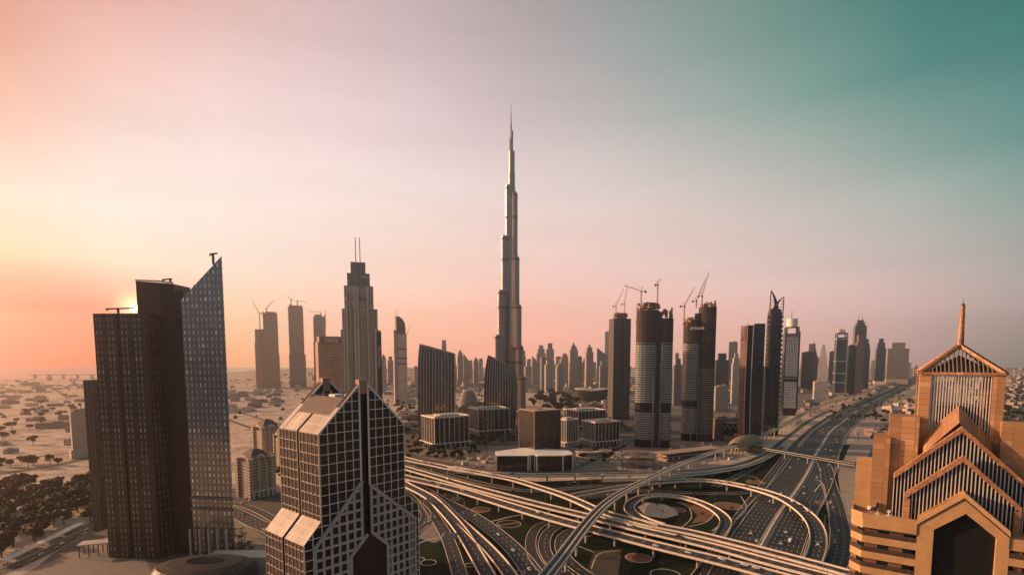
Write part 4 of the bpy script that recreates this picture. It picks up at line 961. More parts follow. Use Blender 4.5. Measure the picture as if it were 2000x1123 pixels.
# lantern: four corner columns, louvre screens, pyramid roof, mast
el = pk(1812, 733, T_L); er = pk(1948, 738, T_L); ze = el[1]; sc_ = (el[0] + er[0]) / 2; hw_ = (er[0] - el[0]) / 2 + 1.3; cw = 1.9
zb = zter; LD = 2 * hw_
for sx__ in (-1, 1):
    for ty in (0, 1):
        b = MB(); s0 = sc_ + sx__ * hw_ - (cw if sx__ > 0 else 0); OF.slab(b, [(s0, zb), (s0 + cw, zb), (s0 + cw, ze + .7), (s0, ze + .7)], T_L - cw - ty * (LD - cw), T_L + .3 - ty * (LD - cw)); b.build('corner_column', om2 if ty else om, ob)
LB = Frame(OF.w(0, T_L - LD + .6, 0)[:2], -R(35))
LSd = [Frame(OF.w(sc_ - hw_ + .5, T_L, 0)[:2], -R(35) + pi / 2), Frame(OF.w(sc_ + hw_ - .5, T_L, 0)[:2], -R(35) + pi / 2)]
s_ = MB(); n = 21
for i in range(n): x = sc_ - hw_ + cw + (2 * hw_ - 2 * cw) * (i + .5) / n; OF.bar(s_, (x, zb), (x, ze), 0.18, T_L - .3, T_L); LB.bar(s_, (x, zb), (x, ze), 0.15, -.3, 0)
OF.bar(s_, (sc_ - hw_ + cw, ze + .2), (sc_ + hw_ - cw, ze + .2), 0.55, T_L - .4, T_L + .15)
for z_ in (ze - 3.4, ze - 6.2): OF.bar(s_, (sc_ - hw_ + cw, z_), (sc_ + hw_ - cw, z_), 0.10, T_L - .5, T_L - .32); LB.bar(s_, (sc_ - hw_ + cw, z_), (sc_ + hw_ - cw, z_), 0.2, -.5, -.3)
for F in LSd:
    for i in range(n): x = cw + (LD - 2 * cw) * (i + .5) / n; F.bar(s_, (x, zb), (x, ze), 0.15, -.15, .15)
s_.build('louvre_screen', bars, ob)
b = MB(); OF.slab(b, [(sc_ - hw_ * .55, zb), (sc_ + hw_ * .55, zb), (sc_ + hw_ * .55, ze - 6.4), (sc_ - hw_ * .55, ze - 6.4)], T_L - LD * .75, T_L - LD * .25); b.build('lantern_core', M['dark'], ob)
ap = OF.w(sc_, T_L - LD / 2, 0)[:2]; za = Zat(674, ap[1]) 
cr_ = [OF.w(sc_ - hw_, T_L + .3, ze + .5), OF.w(sc_ + hw_, T_L + .3, ze + .5), OF.w(sc_ + hw_, T_L - LD + .3, ze + .5), OF.w(sc_ - hw_, T_L - LD + .3, ze + .5)]
b = MB()
for p in cr_: b.beam(p, (ap[0], ap[1], za), 0.9, 0.7)
for a_, c_ in zip(cr_, cr_[1:] + cr_[:1]): b.beam(a_, c_, 0.7, 0.5)
b.build('pyramid_frame', om2, ob)
s_ = MB()
for k in range(4):
    A_, B_ = Vector(cr_[k]), Vector(cr_[(k + 1) % 4]); T_ = Vector((ap[0], ap[1], za)); mdl = (A_ + B_) / 2
    for i in range(1, 20):
        f = i / 20; p0 = A_.lerp(B_, f); h = 1 - abs(2 * f - 1); top = p0 + (T_ - mdl) * h; s_.beam(p0, top, 0.14, 0.14)
s_.build('pyramid_louvres', plain('brown louvre bars', (0.34, 0.24, 0.18), 0.5), ob)
b = MB(); inn = [Vector(p).lerp(Vector((ap[0], ap[1], ze)), .12) for p in cr_]
for k in range(4): b.face([inn[k], inn[(k + 1) % 4], (ap[0], ap[1], za - 2.2)])
b.build('pyramid_lining', facade('pyramid lining', (0.02, 0.018, 0.016), (0.34, 0.28, 0.23), 0.5, 50.0, 0.45, 1.0, tilt=0, rg=.6), ob)
b = MB(); zm = za - .4; rr0 = 0.62
for k in range(5): b.cyl(ap, rr0 - k * .05, zm, zm + 1.75, 12); b.cyl(ap, rr0 - k * .05 + .06, zm + 1.68, zm + 1.8, 12); zm += 1.78
b.build('mast', om2, ob)
b = MB(); b.cyl(ap, .32, zm, zm + .5, 10); b.cyl(ap, .05, zm + .5, zm + 1.6, 6); b.build('mast_tip', M['dark'], ob)
# stepped panels at the left of the lantern
for (pl, pr, pt, tt, mat, dd) in ((1738, 1797, 812, -7.0, om, 7), (1706, 1740, 851, -6.0, om, 7), (1673, 1708, 897, -7.4, och, 5)):
    s0, z1 = pk(pl, pt, tt); s1 = pk(pr, pt, tt)[0]; b = MB(); OF.slab(b, [(s0, zb - .3), (s1, zb - .3), (s1, z1), (s0, z1)], tt - dd, tt); b.build('stepped_panel', mat, ob)
    s0r, s1r = 2 * sc_ - s1, 2 * sc_ - s0; b = MB(); OF.slab(b, [(s0r, zb - .3), (s1r, zb - .3), (s1r, z1), (s0r, z1)], tt - dd, tt); b.build('stepped_panel', mat, ob)
b = MB(); OF.slab(b, [(sc_ - hw_ - 9, 0), (sc_ + hw_ + 9, 0), (sc_ + hw_ + 9, zter - .2), (sc_ - hw_ - 9, zter - .2)], T_L - LD, -4.1); b.build('core', och, ob)
# dishes and plant on the terrace
def dish(label, px, py, r, az, t_=-5.2, dark=True):
    q = pk(px, py, t_); x, y, z = OF.w(q[0], t_, zter + .03); d = thing('satellite_dish', label, 'satellite dish', (x, y, z), az)
    b = MB(); rings = [[(0.55 * r * (k / 5) ** 2 - .1, r * k / 5 * cos(2 * pi * i / 18), r * k / 5 * sin(2 * pi * i / 18)) for i in range(18)] for k in range(5, -1, -1)]
    rings2 = [[(p[0] - .06, p[1], p[2]) for p in rg_] for rg_ in rings]; h = r + .45
    tl = lambda p: (p[0] * cos(.5) - p[2] * sin(.5), p[1], p[0] * sin(.5) + p[2] * cos(.5) + h)
    for RR in (rings, rings2):
        for A_, B_ in zip(RR, RR[1:]):
            for i in range(18): j = (i + 1) % 18; b.face([tl(A_[i]), tl(A_[j]), tl(B_[j]), tl(B_[i])])
    b.build('dish', M['dark'] if dark else M['white'], d)
    b = MB(); b.cyl((-.15, 0), .09, 0, h, 8); b.box((-.15, 0, 0), (.9, .9, .08)); b.beam(tl((0, 0, 0)), tl((.8 * r, 0, 0)), .06); b.build('stand', M['white'], d)
dish('big dark satellite dish on the terrace of the orange stepped tower', 1712, 1003, 1.05, 2.6)
dish('small white satellite dish beside the big dark dish on the orange tower terrace', 1735, 1008, 0.42, 3.6, dark=False)
dish('white satellite dish behind the big dark dish on the orange tower terrace', 1698, 996, 0.5, 3.3, -6.0, dark=False)
# ------------------------------------------------------------------ the tallest tower: three stepped wings round a core
bk_mat = facade('silver ribbed curtain wall', (0.40, 0.365, 0.34), (0.13, 0.125, 0.12), 3.0, 4.2, 0.55, 0.70, rg=0.22, rw=0.36, cv=0.3, tilt=0.05, sg=0.6, mw=0.75, mg=0.5)
bk = thing('spire_tower', 'tallest tower in the view, slender and stepped, tapering to a needle spire', 'skyscraper', P(998, 600, 1424)[:2] + (0,))
KM = 1424 / F_PX
def capsule(r, w, z, a, n=9):
    """outline of a round-ended wing reaching r from the centre in direction a"""
    pts = [(-w * .3, -w / 2), (r - w / 2, -w / 2)] + [(r - w / 2 + w / 2 * cos(q), w / 2 * sin(q)) for q in [(-pi / 2 + pi * i / n) for i in range(1, n)]] + [(r - w / 2, w / 2), (-w * .3, w / 2)]
    return [(x * cos(a) - y * sin(a), x * sin(a) + y * cos(a)) for x, y in pts]
zc_ = lambda z: max(0.0, Zat(190 + (22 + (828 - z) / .744) / 1.84, 1424)) if z > 60 else z
wings = [(R(196), [(46, 205, 17), (37, 324, 18), (27, 469, 18), (15.5, 605, 16)]), (R(-38), [(47, 97, 18), (39, 177, 18), (33, 285, 18), (26, 413, 17), (20, 584, 15)]), (R(78), [(44, 150, 18), (36, 240, 18), (30, 365, 18), (24, 520, 16), (12, 640, 13)])]
mlv = plain('mechanical louvres', (0.13, 0.105, 0.085), 0.5, 0.4)
mech = [132, 277, 405, 517]
mech = [zc_(m_) for m_ in mech]
for a_, tiers in wings:
    tiers = [(r_, zc_(z_), w_) for r_, z_, w_ in tiers]
    b = MB(); bands_ = []
    for r_, zt_, w_ in tiers:
        b.prism(capsule(r_, w_, 0, a_), 0, zt_); bands_.append((r_, w_, zt_ - 7, zt_ - 1.5))
        b.prism(capsule(r_ - 2.5, w_ - 5, 0, a_), zt_, zt_ + 4)
        for m_ in mech:
            if m_ < zt_ - 12: bands_.append((r_, w_, m_, m_ + 7))
    wg = b.build('wing', bk_mat, bk); 
    for r_, w_, z0, z1 in bands_: q = MB(); q.prism(capsule(r_ + .15, w_ + .3, 0, a_), z0, z1); q.build('mechanical_floor', mlv, wg)
b = MB(); b.prism(ngon((0, 0), 11.5, 12), 0, zc_(600)); b.prism(ngon((1, 0), 9.5, 12), zc_(600), zc_(640)); b.prism(ngon((1.5, 0), 8.2, 12), zc_(640), zc_(699)); b.prism(ngon((0, 0), 5.6, 10), zc_(699), zc_(733)); b.prism(ngon((2.2, 0), 3.6, 10), zc_(733), zc_(754)); b.build('core', bk_mat, bk)
b = MB(); b.cyl((0, 0), 2.6, zc_(733), zc_(772), 10, r1=2.0); b.cyl((0, 0), 1.6, zc_(772), zc_(800), 8, r1=1.1); b.cyl((0, 0), 0.8, zc_(800), zc_(828), 8, r1=0.35); b.build('spire', M['grey'], bk)
b = MB(); b.prism(ngon((0, 0), 60, 18), 0, 14); b.build('podium', M['concrete'], bk)

# ------------------------------------------------------------------ helper for towers read off by sight lines
def place(px0, px1, Y):
    x0, x1 = Xat(px0, 700, Y), Xat(px1, 700, Y); return (x0 + x1) / 2, x1 - x0
class Tower:
    def __init__(self, name, label, cat, px0, px1, Y, rot=0.0, ratio=0.8, group=None):
        self.cx, W = place(px0, px1, Y); self.Y = Y; az_ = atan2(self.cx, Y); W *= cos(az_); rot_ = rot; rot = rot - az_; self.rot = rot
        self.w = W / (cos(rot_) + ratio * abs(sin(rot_))); self.d = self.w * ratio
        self.t = thing(name, label, cat, (self.cx + sin(az_) * self.d / 2, Y + cos(az_) * self.d / 2, 0), rot, group)
    def z(self, py): return Zat(py, self.Y)
    def block(self, part, mat, z0, z1, w=None, d=None, ox=0, oy=0, parent=None):
        w = self.w if w is None else w; d = self.d if d is None else d
        b = MB(); b.prism(rect(w, d, 0, (ox, oy)), z0, z1); return b.build(part, mat, parent or self.t)
    def blocks(self, part, mat, lst, parent=None):
        b = MB()
        for z0, z1, w, d, ox, oy in lst: b.prism(rect(w, d, 0, (ox, oy)), z0, z1)
        return b.build(part, mat, parent or self.t)

# ------------------------------------------------------------------ stepped hotel tower with twin masts
hm = facade('pink stone with windows', (0.50, 0.40, 0.33), (0.06, 0.05, 0.046), 5.2, 3.6, 0.62, 0.5, rg=0.15, rw=0.65, cv=0.4)
hp = plain('warm stone piers', (0.56, 0.45, 0.36), 0.6, var=0.2)
hg = facade('grey crown panels', (0.22, 0.19, 0.175), (0.10, 0.09, 0.085), 3.2, 3.2, 0.7, 0.8, rg=0.3, rw=0.5)
YH = 1100; t = Tower('hotel_tower', 'stepped pinkish tower with twin masts on top and a black banner down its right edge', 'skyscraper', 671, 740, YH, 0.0, 0.62)
kx = YH / F_PX; X = lambda px: (px - 705.5) * kx * 1.004; tt = t.t
tiers = [(669, 742, 644, 0, 0), (672, 738, 603, 1.5, 1.5), (677, 731, 558, 3, 3), (683, 725, 533, 5, 4.5), (690, 717.5, 511, 7, 6)]
dd = t.d
b = MB(); c = MB()
for px0, px1, py, ins, k in tiers:
    b2 = b if py > 540 else c
    b2.prism([(X(px0), -dd / 2 + ins), (X(px1), -dd / 2 + ins), (X(px1), dd / 2 - ins), (X(px0), dd / 2 - ins)], 0 if py > 540 else Zat(562, YH), Zat(py, YH))
body = b.build('body', hm, tt); c.build('crown', hg, tt)
b = MB()                                                           # projecting bays and piers of differing height
for px0, px1, py, dep in ((673.5, 676, 640, 2.2), (679, 682.5, 596, 3.4), (684.5, 690, 604, 5.0), (694, 697.5, 560, 3.8), (699, 703, 560, 2.6), (708, 716, 604, 5.4), (718, 721.5, 560, 3.2), (723, 728, 598, 4.0), (731, 735, 640, 2.2)):
    b.prism([(X(px0), -dd / 2 - dep), (X(px1), -dd / 2 - dep), (X(px1), -dd / 2 + 9), (X(px0), -dd / 2 + 9)], 0, Zat(py, YH))
b.build('bay', hp, body)
b = MB()
for px0, px1, py, dep in ((684.9, 689.6, 607, 5.3), (708.6, 715.4, 607, 5.7), (723.6, 727.4, 602, 4.3)):
    b.prism([(X(px0), -dd / 2 - dep), (X(px1), -dd / 2 - dep), (X(px1), -dd / 2 + 3), (X(px0), -dd / 2 + 3)], 0, Zat(py, YH))
b.build('window_bay', facade('balcony bays', (0.52, 0.41, 0.33), (0.045, 0.04, 0.038), 30, 3.6, 1.0, 0.55, tilt=0), body)
b = MB()
for px, py in ((683, 575), (695, 577), (706, 577), (714, 577)): b.cyl((X(px), -dd / 2 + 1.0), 3.0, Zat(586, YH), Zat(py, YH), 10, r1=1.2)
b.build('arched_pediment', hg, tt)
for px in (699.7, 707.6):
    b = MB(); b.cyl((X(px), -dd / 2 + 4), 1.25, Zat(560, YH), Zat(463, YH), 8, r1=0.9); b.build('mast', M['grey'], tt)
b = MB(); b.prism([(X(742.2), -dd / 2 - .5), (X(744.2), -dd / 2 - .5), (X(744.2), dd / 2 - 6), (X(742.2), dd / 2 - 6)], 0, Zat(646, YH)); b.prism([(X(736.2), -dd / 2 - .8), (X(743), -dd / 2 - .8), (X(743), -dd / 2 - .3), (X(736.2), -dd / 2 - .3)], 10, Zat(648, YH)); bn = b.build('banner', M['black'], tt)
sign('OPENING SOON', 6.0, M['letter'], bn, (X(740), -dd / 2 - 1.1, Zat(697, YH)), 0, vertical=True)
sign('EMAAR', 5.2, M['letter'], tt, (X(716), -dd / 2 + 4.2, Zat(540.5, YH)), 0)
b = MB(); b.box((X(724.5), -dd / 2 + 1.2, Zat(611, YH)), (7, 1.2, 7)); b.build('emblem', M['dark'], tt)
# slab hotel beside it
sm = facade('slab hotel grid', (0.42, 0.29, 0.215), (0.035, 0.028, 0.025), 4.0, 3.7, 0.62, 0.55, rg=0.2, rw=0.65, cv=0.3)
t = Tower('hotel_slab', 'brown slab block with a sign band along its top beside the stepped hotel tower', 'tower block', 619, 672, 1240, 0.22, 0.5)
t.block('wall', sm, 0, t.z(672)); t.block('sign_band', plain('dark sign band', (0.17, 0.11, 0.085), .6), t.z(672), t.z(657), t.w * .98, t.d * .98); t.block('end_pier', plain('brown stone', (0.30, 0.2, 0.15), .7), 0, t.z(668), 6, t.d + 2, -t.w / 2)
for i in range(5): t.block('sign_panel', M['concrete'], t.z(668.5), t.z(660.5), t.w * .075, .6, t.w * (-.22 + .11 * i), -t.d * .5)

# ------------------------------------------------------------------ twin curved glass towers with slanted tops
bp = facade('ribbed bronze glass', (0.05, 0.046, 0.044), (0.13, 0.13, 0.135), 2.83, 4.0, 0.80, 0.88, rg=0.10, rw=0.3, cv=0.3, tilt=0.05, sg=0.8, mw=0.6, mg=0.85)
rib = plain('bronze ribs', (0.50, 0.43, 0.37), 0.3, metal=0.7, var=0.15)
def sail_tower(label, Y, prof, dep, skew, name='sail_tower'):
    """prof: rows (py, px_left, px_right); the plan is a lens, the top is cut on a slant"""
    px_c = sum(p[1] + p[2] for p in prof) / len(prof) / 2; ox, oy = Xat(px_c, 700, Y), Y + dep / 2
    t = thing(name, label, 'glass tower', (ox, oy, 0))
    n = 12; rings = []; topL, topR = prof[0][3], prof[0][4]
    def outline(xl, xr):
        pts = []
        for i in range(n + 1): f = i / n; pts.append((xl + (xr - xl) * f, -dep / 2 * (0.35 + 0.65 * sin(pi * (0.15 + 0.7 * f))) + skew * (f - .5)))
        for i in range(n + 1): f = 1 - i / n; pts.append((xl + (xr - xl) * f, dep / 2 * (0.35 + 0.65 * sin(pi * (0.15 + 0.7 * f))) + skew * (f - .5)))
        return pts
    zl, zr = Zat(topL, Y), Zat(topR, Y)
    rows = []
    for p in prof:
        py, l, r = p[:3]; rows.append((max(Zat(py, Y), 0) if py < 900 else 0.0, Xat(l, 700, Y) - ox, Xat(r, 700, Y) - ox))
    rows.sort()
    for z, xl, xr in rows:
        rings.append([(x, y, min(z, zl + (zr - zl) * (x - xl) / (xr - xl))) for x, y in outline(xl, xr)])
    b = MB(); b.loft(rings); b.build('curtain_wall', bp, t)
    b = MB()
    for i in range(1, 2 * n):                                     # vertical ribs standing proud
        for A_, B_ in zip(rings, rings[1:]):
            for f in (0.0,):
                k = i if i <= n else i + 1
                if i == n: continue
                a0 = [A_[k][q] * (1 - f) + A_[k + 1 if k < n else k][q] * f for q in range(3)]; b0 = [B_[k][q] * (1 - f) + B_[k + 1 if k < n else k][q] * f for q in range(3)]
                if b0[2] - a0[2] > 0.5 and k < n: b.beam((a0[0], a0[1] - .25, a0[2]), (b0[0], b0[1] - .25, b0[2]), 0.95, 1.3)
    b.build('rib', rib, t)
    top = rings[-1]; b = MB()
    for i in range(len(top)): b.beam(top[i], top[(i + 1) % len(top)], 1.2, 1.6)
    b.build('top_rim', rib, t); return t
sail_tower('larger curved dark glass tower with vertical ribs, its slanted top falling to the right', 985, [(672, 819, 883, 672, 690), (690, 816.5, 886), (715, 815, 886.5), (760, 814, 886), (820, 814.5, 885), (905, 815, 884)], 40, 6)
sail_tower('smaller bulging curved glass tower standing in front of the spire tower', 1140, [(694, 953, 1000, 694, 716), (706, 950, 1003), (730, 947, 1007), (760, 945, 1008.5), (800, 945, 1008), (905, 946, 1006)], 48, 16)

# ------------------------------------------------------------------ office blocks with pale frames round the square
osq = facade('office block dark glazing', (0.035, 0.032, 0.03), (0.014, 0.014, 0.015), 3.2, 3.6, 0.9, 0.72, rg=0.12, rw=0.4, cv=0.2, tilt=0.03)
def office_block(label, px0, px1, roof_py, base_py, rot, ratio, bays_a, bays_b, corner=False):
    Yb = G(1000, base_py)[1]; t = Tower('office_block', label, 'office block', px0, px1, Yb, rot, ratio, 'pale framed office blocks round the square')
    Hh = Zat(roof_py, Yb + t.d * .3); w, d = t.w, t.d
    t.block('glazed_wall', osq, 0, Hh - 1.5, w - 2.4, d - 2.4)
    b = MB(); b.prism(rect(w + 1.5, d + 1.5), Hh - 1.5, Hh - .2); 
    for sx__, sy__, ww, dl in ((0, -d / 2 - .3, w + 1.5, .5), (0, d / 2 + .3, w + 1.5, .5), (-w / 2 - .3, 0, .5, d + .6), (w / 2 + .3, 0, .5, d + .6)): b.prism(rect(ww, dl, 0, (sx__, sy__)), Hh - .2, Hh + .9)
    rf = b.build('roof_frame', M['parapet'], t.t)
    b = MB(); b.prism(rect(w * .5, d * .5), Hh - .2, Hh + 2.6); b.prism(rect(w * .12, d * .2, 0, (w * .33, d * .1)), Hh - .2, Hh + 1.9); b.prism(rect(w * .2, d * .12, 0, (-w * .3, -d * .28)), Hh - .2, Hh + 1.4); b.build('roof_plant', M['concrete'], rf)
    b = MB()
    for i in range(bays_a + 1):
        x = -w / 2 + .6 + (w - 1.2) * i / bays_a; b.prism(rect(.6, .9, 0, (x, -d / 2 + .7)), 7, Hh - 1.5); b.prism(rect(1.3, 1.3, 0, (x, -d / 2 - 2.5)), 0, 7.4)
    for i in range(bays_b + 1):
        y = -d / 2 + .6 + (d - 1.2) * i / bays_b
        for sg in (-1, 1): b.prism(rect(.9, .6, 0, (sg * (w / 2 - .7), y)), 7, Hh - 1.5); b.prism(rect(1.3, 1.3, 0, (sg * (w / 2 + 2.5), y)), 0, 7.4)
    b.build('pilaster', M['parapet'], t.t)
    b = MB()
    for x, y, ww, dl in ((0, -d / 2 - 1.6, w + 7, 3.4), (0, d / 2 + 1.6, w + 7, 3.4), (-w / 2 - 1.6, 0, 3.4, d - .1), (w / 2 + 1.6, 0, 3.4, d - .1)): b.prism(rect(ww, dl, 0, (x, y)), 7.4, 8.9)
    b.build('arcade', M['parapet'], t.t)
    if corner:
        b = MB()
        for i in (0.28, .42): b.prism(rect(2.2, .5, 0, (-w / 2 + w * i, -d / 2 + .6)), 9, Hh - 1.5)
        b.build('stair_strip', facade('stair strip', (0.5, 0.43, 0.37), (0.03, 0.03, 0.03), 2.2, 3.6, .5, .5), t.t)
    return t
office_block('pale framed office block below the larger curved glass tower, nearest the flyovers', 820, 917, 812, 874, 0.45, 0.8, 7, 5, True)
office_block('pale framed office block in front of the smaller bulging glass tower', 912, 996, 797, 848, 0.40, 0.8, 6, 5, True)
office_block('pale framed office block tucked against the right side of the dark cube tower', 1088, 1131, 818, 872, 0.75, 0.9, 6, 6)
office_block('pale framed office block with a dark domed roof plant right of the dark cube tower', 1137, 1214, 822, 870, 0.62, 0.75, 7, 8)
office_block('rear pale framed office block behind the one with the dark roof plant', 1100, 1186, 800, 838, 0.55, 0.9, 8, 6)
# dark cube tower on its white roofed base
fr = G(1065, 905); YC = 760.0
cz = Zat(801, YC); t = Tower('cube_tower', 'plain dark glass cube tower with a brown flat roof rising from a white-roofed base', 'office tower', 1013, 1096, YC, 0.62, 0.85)
ct = t; dg = facade('dark bronze glazing', (0.022, 0.019, 0.018), (0.017, 0.015, 0.015), 2.0, 2.2, 0.88, 0.8, rg=0.15, rw=0.3, cv=0.4, tilt=0.03)
zr0 = Zat(878, YC)
t.block('glazed_wall', dg, 2, cz - 1.2); t.block('roof', plain('brown roof', (0.36, 0.25, 0.175), .8), cz - 1.2, cz, t.w + 1.6, t.d + 1.6); t.block('roof_hatch', M['dark'], cz, cz + .8, t.w * .2, t.d * .14)
b = MB()
for x in (-1, 1):
    for y in (-1, 1): b.prism(rect(1.1, 1.1, 0, (x * t.w / 2, y * t.d / 2)), 2, cz - 1.2)
b.build('corner_post', plain('bronze post', (0.2, 0.16, .13), .5), t.t)
foot = [(971, 907), (971, 916), (1035, 919), (1040, 914), (1047, 920), (1063, 920), (1068, 918), (1110, 919), (1122, 913), (1122, 905)]
Yf = G(1040, 919)[1]; pod = thing('white_podium', 'low dark glass block with pale pillars and a white roof under the cube tower', 'podium', (Xat(1045, 900, Yf), Yf, 0), 0.06)
wv = Xat(1122, 900, Yf) - Xat(971, 900, Yf); zp = Zat(889, Yf)
outl = [(-wv / 2, 2), (-wv * .09, 0), (-wv * .06, 4), (wv * .00, 4), (wv * .02, -2), (wv * .36, -2), (wv * .5, 6), (wv * .5, 40), (wv * .38, 46), (wv * .1, 62), (-wv * .12, 62), (-wv / 2, 34)]
b = MB(); b.prism(outl, 0, zp - .9); b.build('glazed_wall', dg, pod)
b = MB(); b.prism([(p[0] * 1.015, p[1] * 1.01 - .3) for p in outl], zp - .9, zp); b.build('roof', M['white'], pod)
for p in outl[:8]: b = MB(); b.prism(rect(1.9, 1.9, 0, p), 0, zp - .9); b.build('pillar', M['parapet'], pod)
t = Tower('layered_building', 'low rounded building with stacked floor bands between the two curved glass towers', 'building', 893, 934, 1650, 0, .9)
b = MB(); rr = t.w / 2
for k in range(9): b.cyl((0, 0), rr * (1 - .012 * k * k * .5), k * 5.2, k * 5.2 + 3.2, 20); b.cyl((0, 0), rr * (.96 - .012 * k * k * .5), k * 5.2 + 3.2, k * 5.2 + 5.2, 20)
b.build('floor_band', plain('taupe bands', (0.26, 0.22, 0.20), .6), t.t); b = MB(); b.cyl((0, 0), rr * .5, 46.8, 52, 14); b.build('roof_drum', M['concrete'], t.t)
# opera-like stadium shell at the skyline foot
t = Tower('bowl_hall', 'wide low bowl-shaped hall with a pale curved roof at the skyline foot', 'hall', 1122, 1192, 1850, 0, .6)
b = MB(); e2 = lambda k, z: [(t.w / 2 * k * cos(2 * pi * i / 28), t.d / 2 * k * sin(2 * pi * i / 28), z + 6 * abs(cos(2 * pi * i / 28))) for i in range(28)]
b.loft([e2(.8, 0), e2(.92, 18), e2(1.0, 36)]); b.build('bowl_wall', plain('dark glazed bowl', (0.06, .055, .05), .3), t.t); b = MB(); b.loft([e2(1.0, 36.2), e2(.98, 39), e2(.6, 41)]); b.build('roof', plain('pale roof', (0.45, .38, .33), .6), t.t)

# ------------------------------------------------------------------ towers under construction
raw = facade('bare concrete frame', (0.12, 0.095, 0.078), (0.008, 0.007, 0.007), 3.4, 3.7, 0.66, 0.70, rg=0.8, rw=0.85, cv=0.5, tilt=0, sg=0.2)
raw2 = facade('concrete floors and balconies', (0.115, 0.10, 0.09), (0.012, 0.012, 0.013), 3.0, 3.7, 0.70, 0.66, rg=0.5, rw=0.8, cv=0.7, tilt=0.02, sg=0.3)
tealg = facade('teal glass with pale floor bands', (0.12, 0.16, 0.16), (0.05, 0.085, 0.085), 2.2, 3.9, 1.0, 0.62, rg=0.12, rw=0.4, cv=0.25, tilt=0.04, sg=0.9, mg=0.35)
def ellpoly(a, c, n=20, s=1.0, x0=0, y0=0, sup=2.6):
    return [(x0 + a * (abs(cos(q)) ** (2 / sup)) * (1 if cos(q) >= 0 else -1) * s, y0 + c * (abs(sin(q)) ** (2 / sup)) * (1 if sin(q) >= 0 else -1) * s) for q in [2 * pi * i / n for i in range(n)]]
def construction_tower(label, px0, px1, Y, rows, sgn=None, lean=False):
    """rows: py of frame top, cladding top, dark band top/bottom, base; widths in px of the two lobes"""
    cx, W = place(px0, px1, Y); W *= cos(atan2(cx, Y)); t = thing('unfinished_tower', label, 'unfinished tower', (cx * (Y + W * .35) / Y, Y + W * .35, 0), -atan2(cx, Y) - .08)
    lw, rw_ = (W * .62, W * .30) if not lean else (W * .56, W * .44); zt, zcl, zd1, zd0 = [Zat(p, Y) for p in rows]
    L = ellpoly(lw / 2, W * .30, x0=-W / 2 + lw / 2); Rr = ellpoly(rw_ * .62, W * .28, x0=W / 2 - rw_ * .62, y0=W * .06)
    for nm, poly, tp, tc in (('main_lobe', L, zt, zcl), ('side_lobe', Rr, zt - (14 if not lean else -30), zcl - (0 if not lean else 999))):
        b = MB(); b.prism(poly, max(tc, 0) if tc > 0 else 0, tp); b.build('bare_frame', raw, t)
        if tc > 0:
            b = MB(); b.prism(poly, zd1, tc); b.prism(poly, 14, zd0); cl = b.build('cladding', tealg, t)
            b = MB(); b.prism([(p[0] * .985 + (poly[0][0] + poly[10][0]) / 2 * .015, p[1] * .985) for p in poly], zd0, zd1); b.build('plant_floor', M['black'], cl); b = MB(); b.prism([(p[0] * .97 + (poly[0][0] + poly[10][0]) / 2 * .03, p[1] * .97) for p in poly], 0, 14); b.build('plant_floor', M['black'], cl)
            b = MB(); z = 14
            while z < tc - 3:
                if not (zd0 - 2 < z < zd1):
                    P0 = [(p[0] * 1.012 - (poly[0][0] + poly[10][0]) / 2 * .012, p[1] * 1.012) for p in poly]; b.prism(P0, z, z + .75)
                z += 3.9
            b.build('floor_edge', plain('pale floor edge', (0.42, 0.44, 0.42), .5), cl)
        else:
            b = MB(); z = 14
            while z < tp - 60:
                b.prism([(p[0] * 1.03 - (poly[0][0] + poly[10][0]) / 2 * .03, p[1] * 1.03) for p in poly], z, z + .9); z += 3.9
                if z > tp * .55: break
            b.build('floor_edge', plain('pale floor edge', (0.36, 0.37, 0.35), .5), t)
    b = MB(); xj = W / 2 - rw_ * 1.28; b.prism(rect(W * .15, W * .44, 0, (xj, W * .02)), 0, zt - 3 + (22 if lean else 0)); b.build('core_shaft', facade('core shaft', (0.03, 0.028, 0.027), (0.012, 0.012, 0.012), 2.5, 3.7, .6, .5, rg=.4), t)
    b = MB(); b.prism(rect(W * .035, 2, 0, (xj - W * .09, -W * .27)), 0, zt * .5); b.prism(rect(W * .025, 2, 0, (xj + W * .10, -W * .25)), 0, zt * .62); b.build('hoist', M['grey'], t)
    b = MB(); rnd = random.Random(int(px0))                      # ragged formwork, props and half-built floors on top
    for k in range(3):
        f = 1 - .13 * (k + 1); z0 = zt + k * 4.2; b.prism([(p[0] * f + (1 - f) * W * (-.1), p[1] * f) for p in L], z0 + 3.4, z0 + 4.0)
        for p in L[::2]: b.prism(rect(.8, .8, 0, (p[0] * f + (1 - f) * W * (-.1), p[1] * f)), z0, z0 + 3.4 + rnd.random() * 2.4)
    for k in range(46):
        q = rnd.random() * 2 * pi; f = .5 + .5 * rnd.random(); x, y = -W / 2 + lw / 2 + lw / 2 * f * cos(q), W * .3 * f * sin(q); b.box((x, y, zt + rnd.random() * 9), (1 + rnd.random() * 4.5, 1 + rnd.random() * 4, 1 + rnd.random() * 4.5), rnd.random())
    for k in range(26):
        q = rnd.random() * 2 * pi; z = zt - rnd.random() * 62; x, y = -W / 2 + lw / 2 + (lw / 2 + .6) * cos(q), (W * .3 + .6) * sin(q); b.box((x, y, z), (2.5 + rnd.random() * 3, 2.5, .6), q)
    for k in range(18):
        x = W / 2 - rw_ * .62 + (rnd.random() - .5) * rw_; y = W * .06 + (rnd.random() - .5) * W * .4; b.box((x, y, zt - 14 + rnd.random() * 10 + (42 if lean else 0)), (1 + rnd.random() * 3, 1 + rnd.random() * 3, 2 + rnd.random() * 7), rnd.random())
    b.build('formwork', M['craney'], t)['kind'] = 'stuff'
    if sgn: sign('EMAAR', 7.5, M['letter'], t, (sgn * W, -W * .30 - 1.2, Zat(641, Y)), 0)
    return t, W
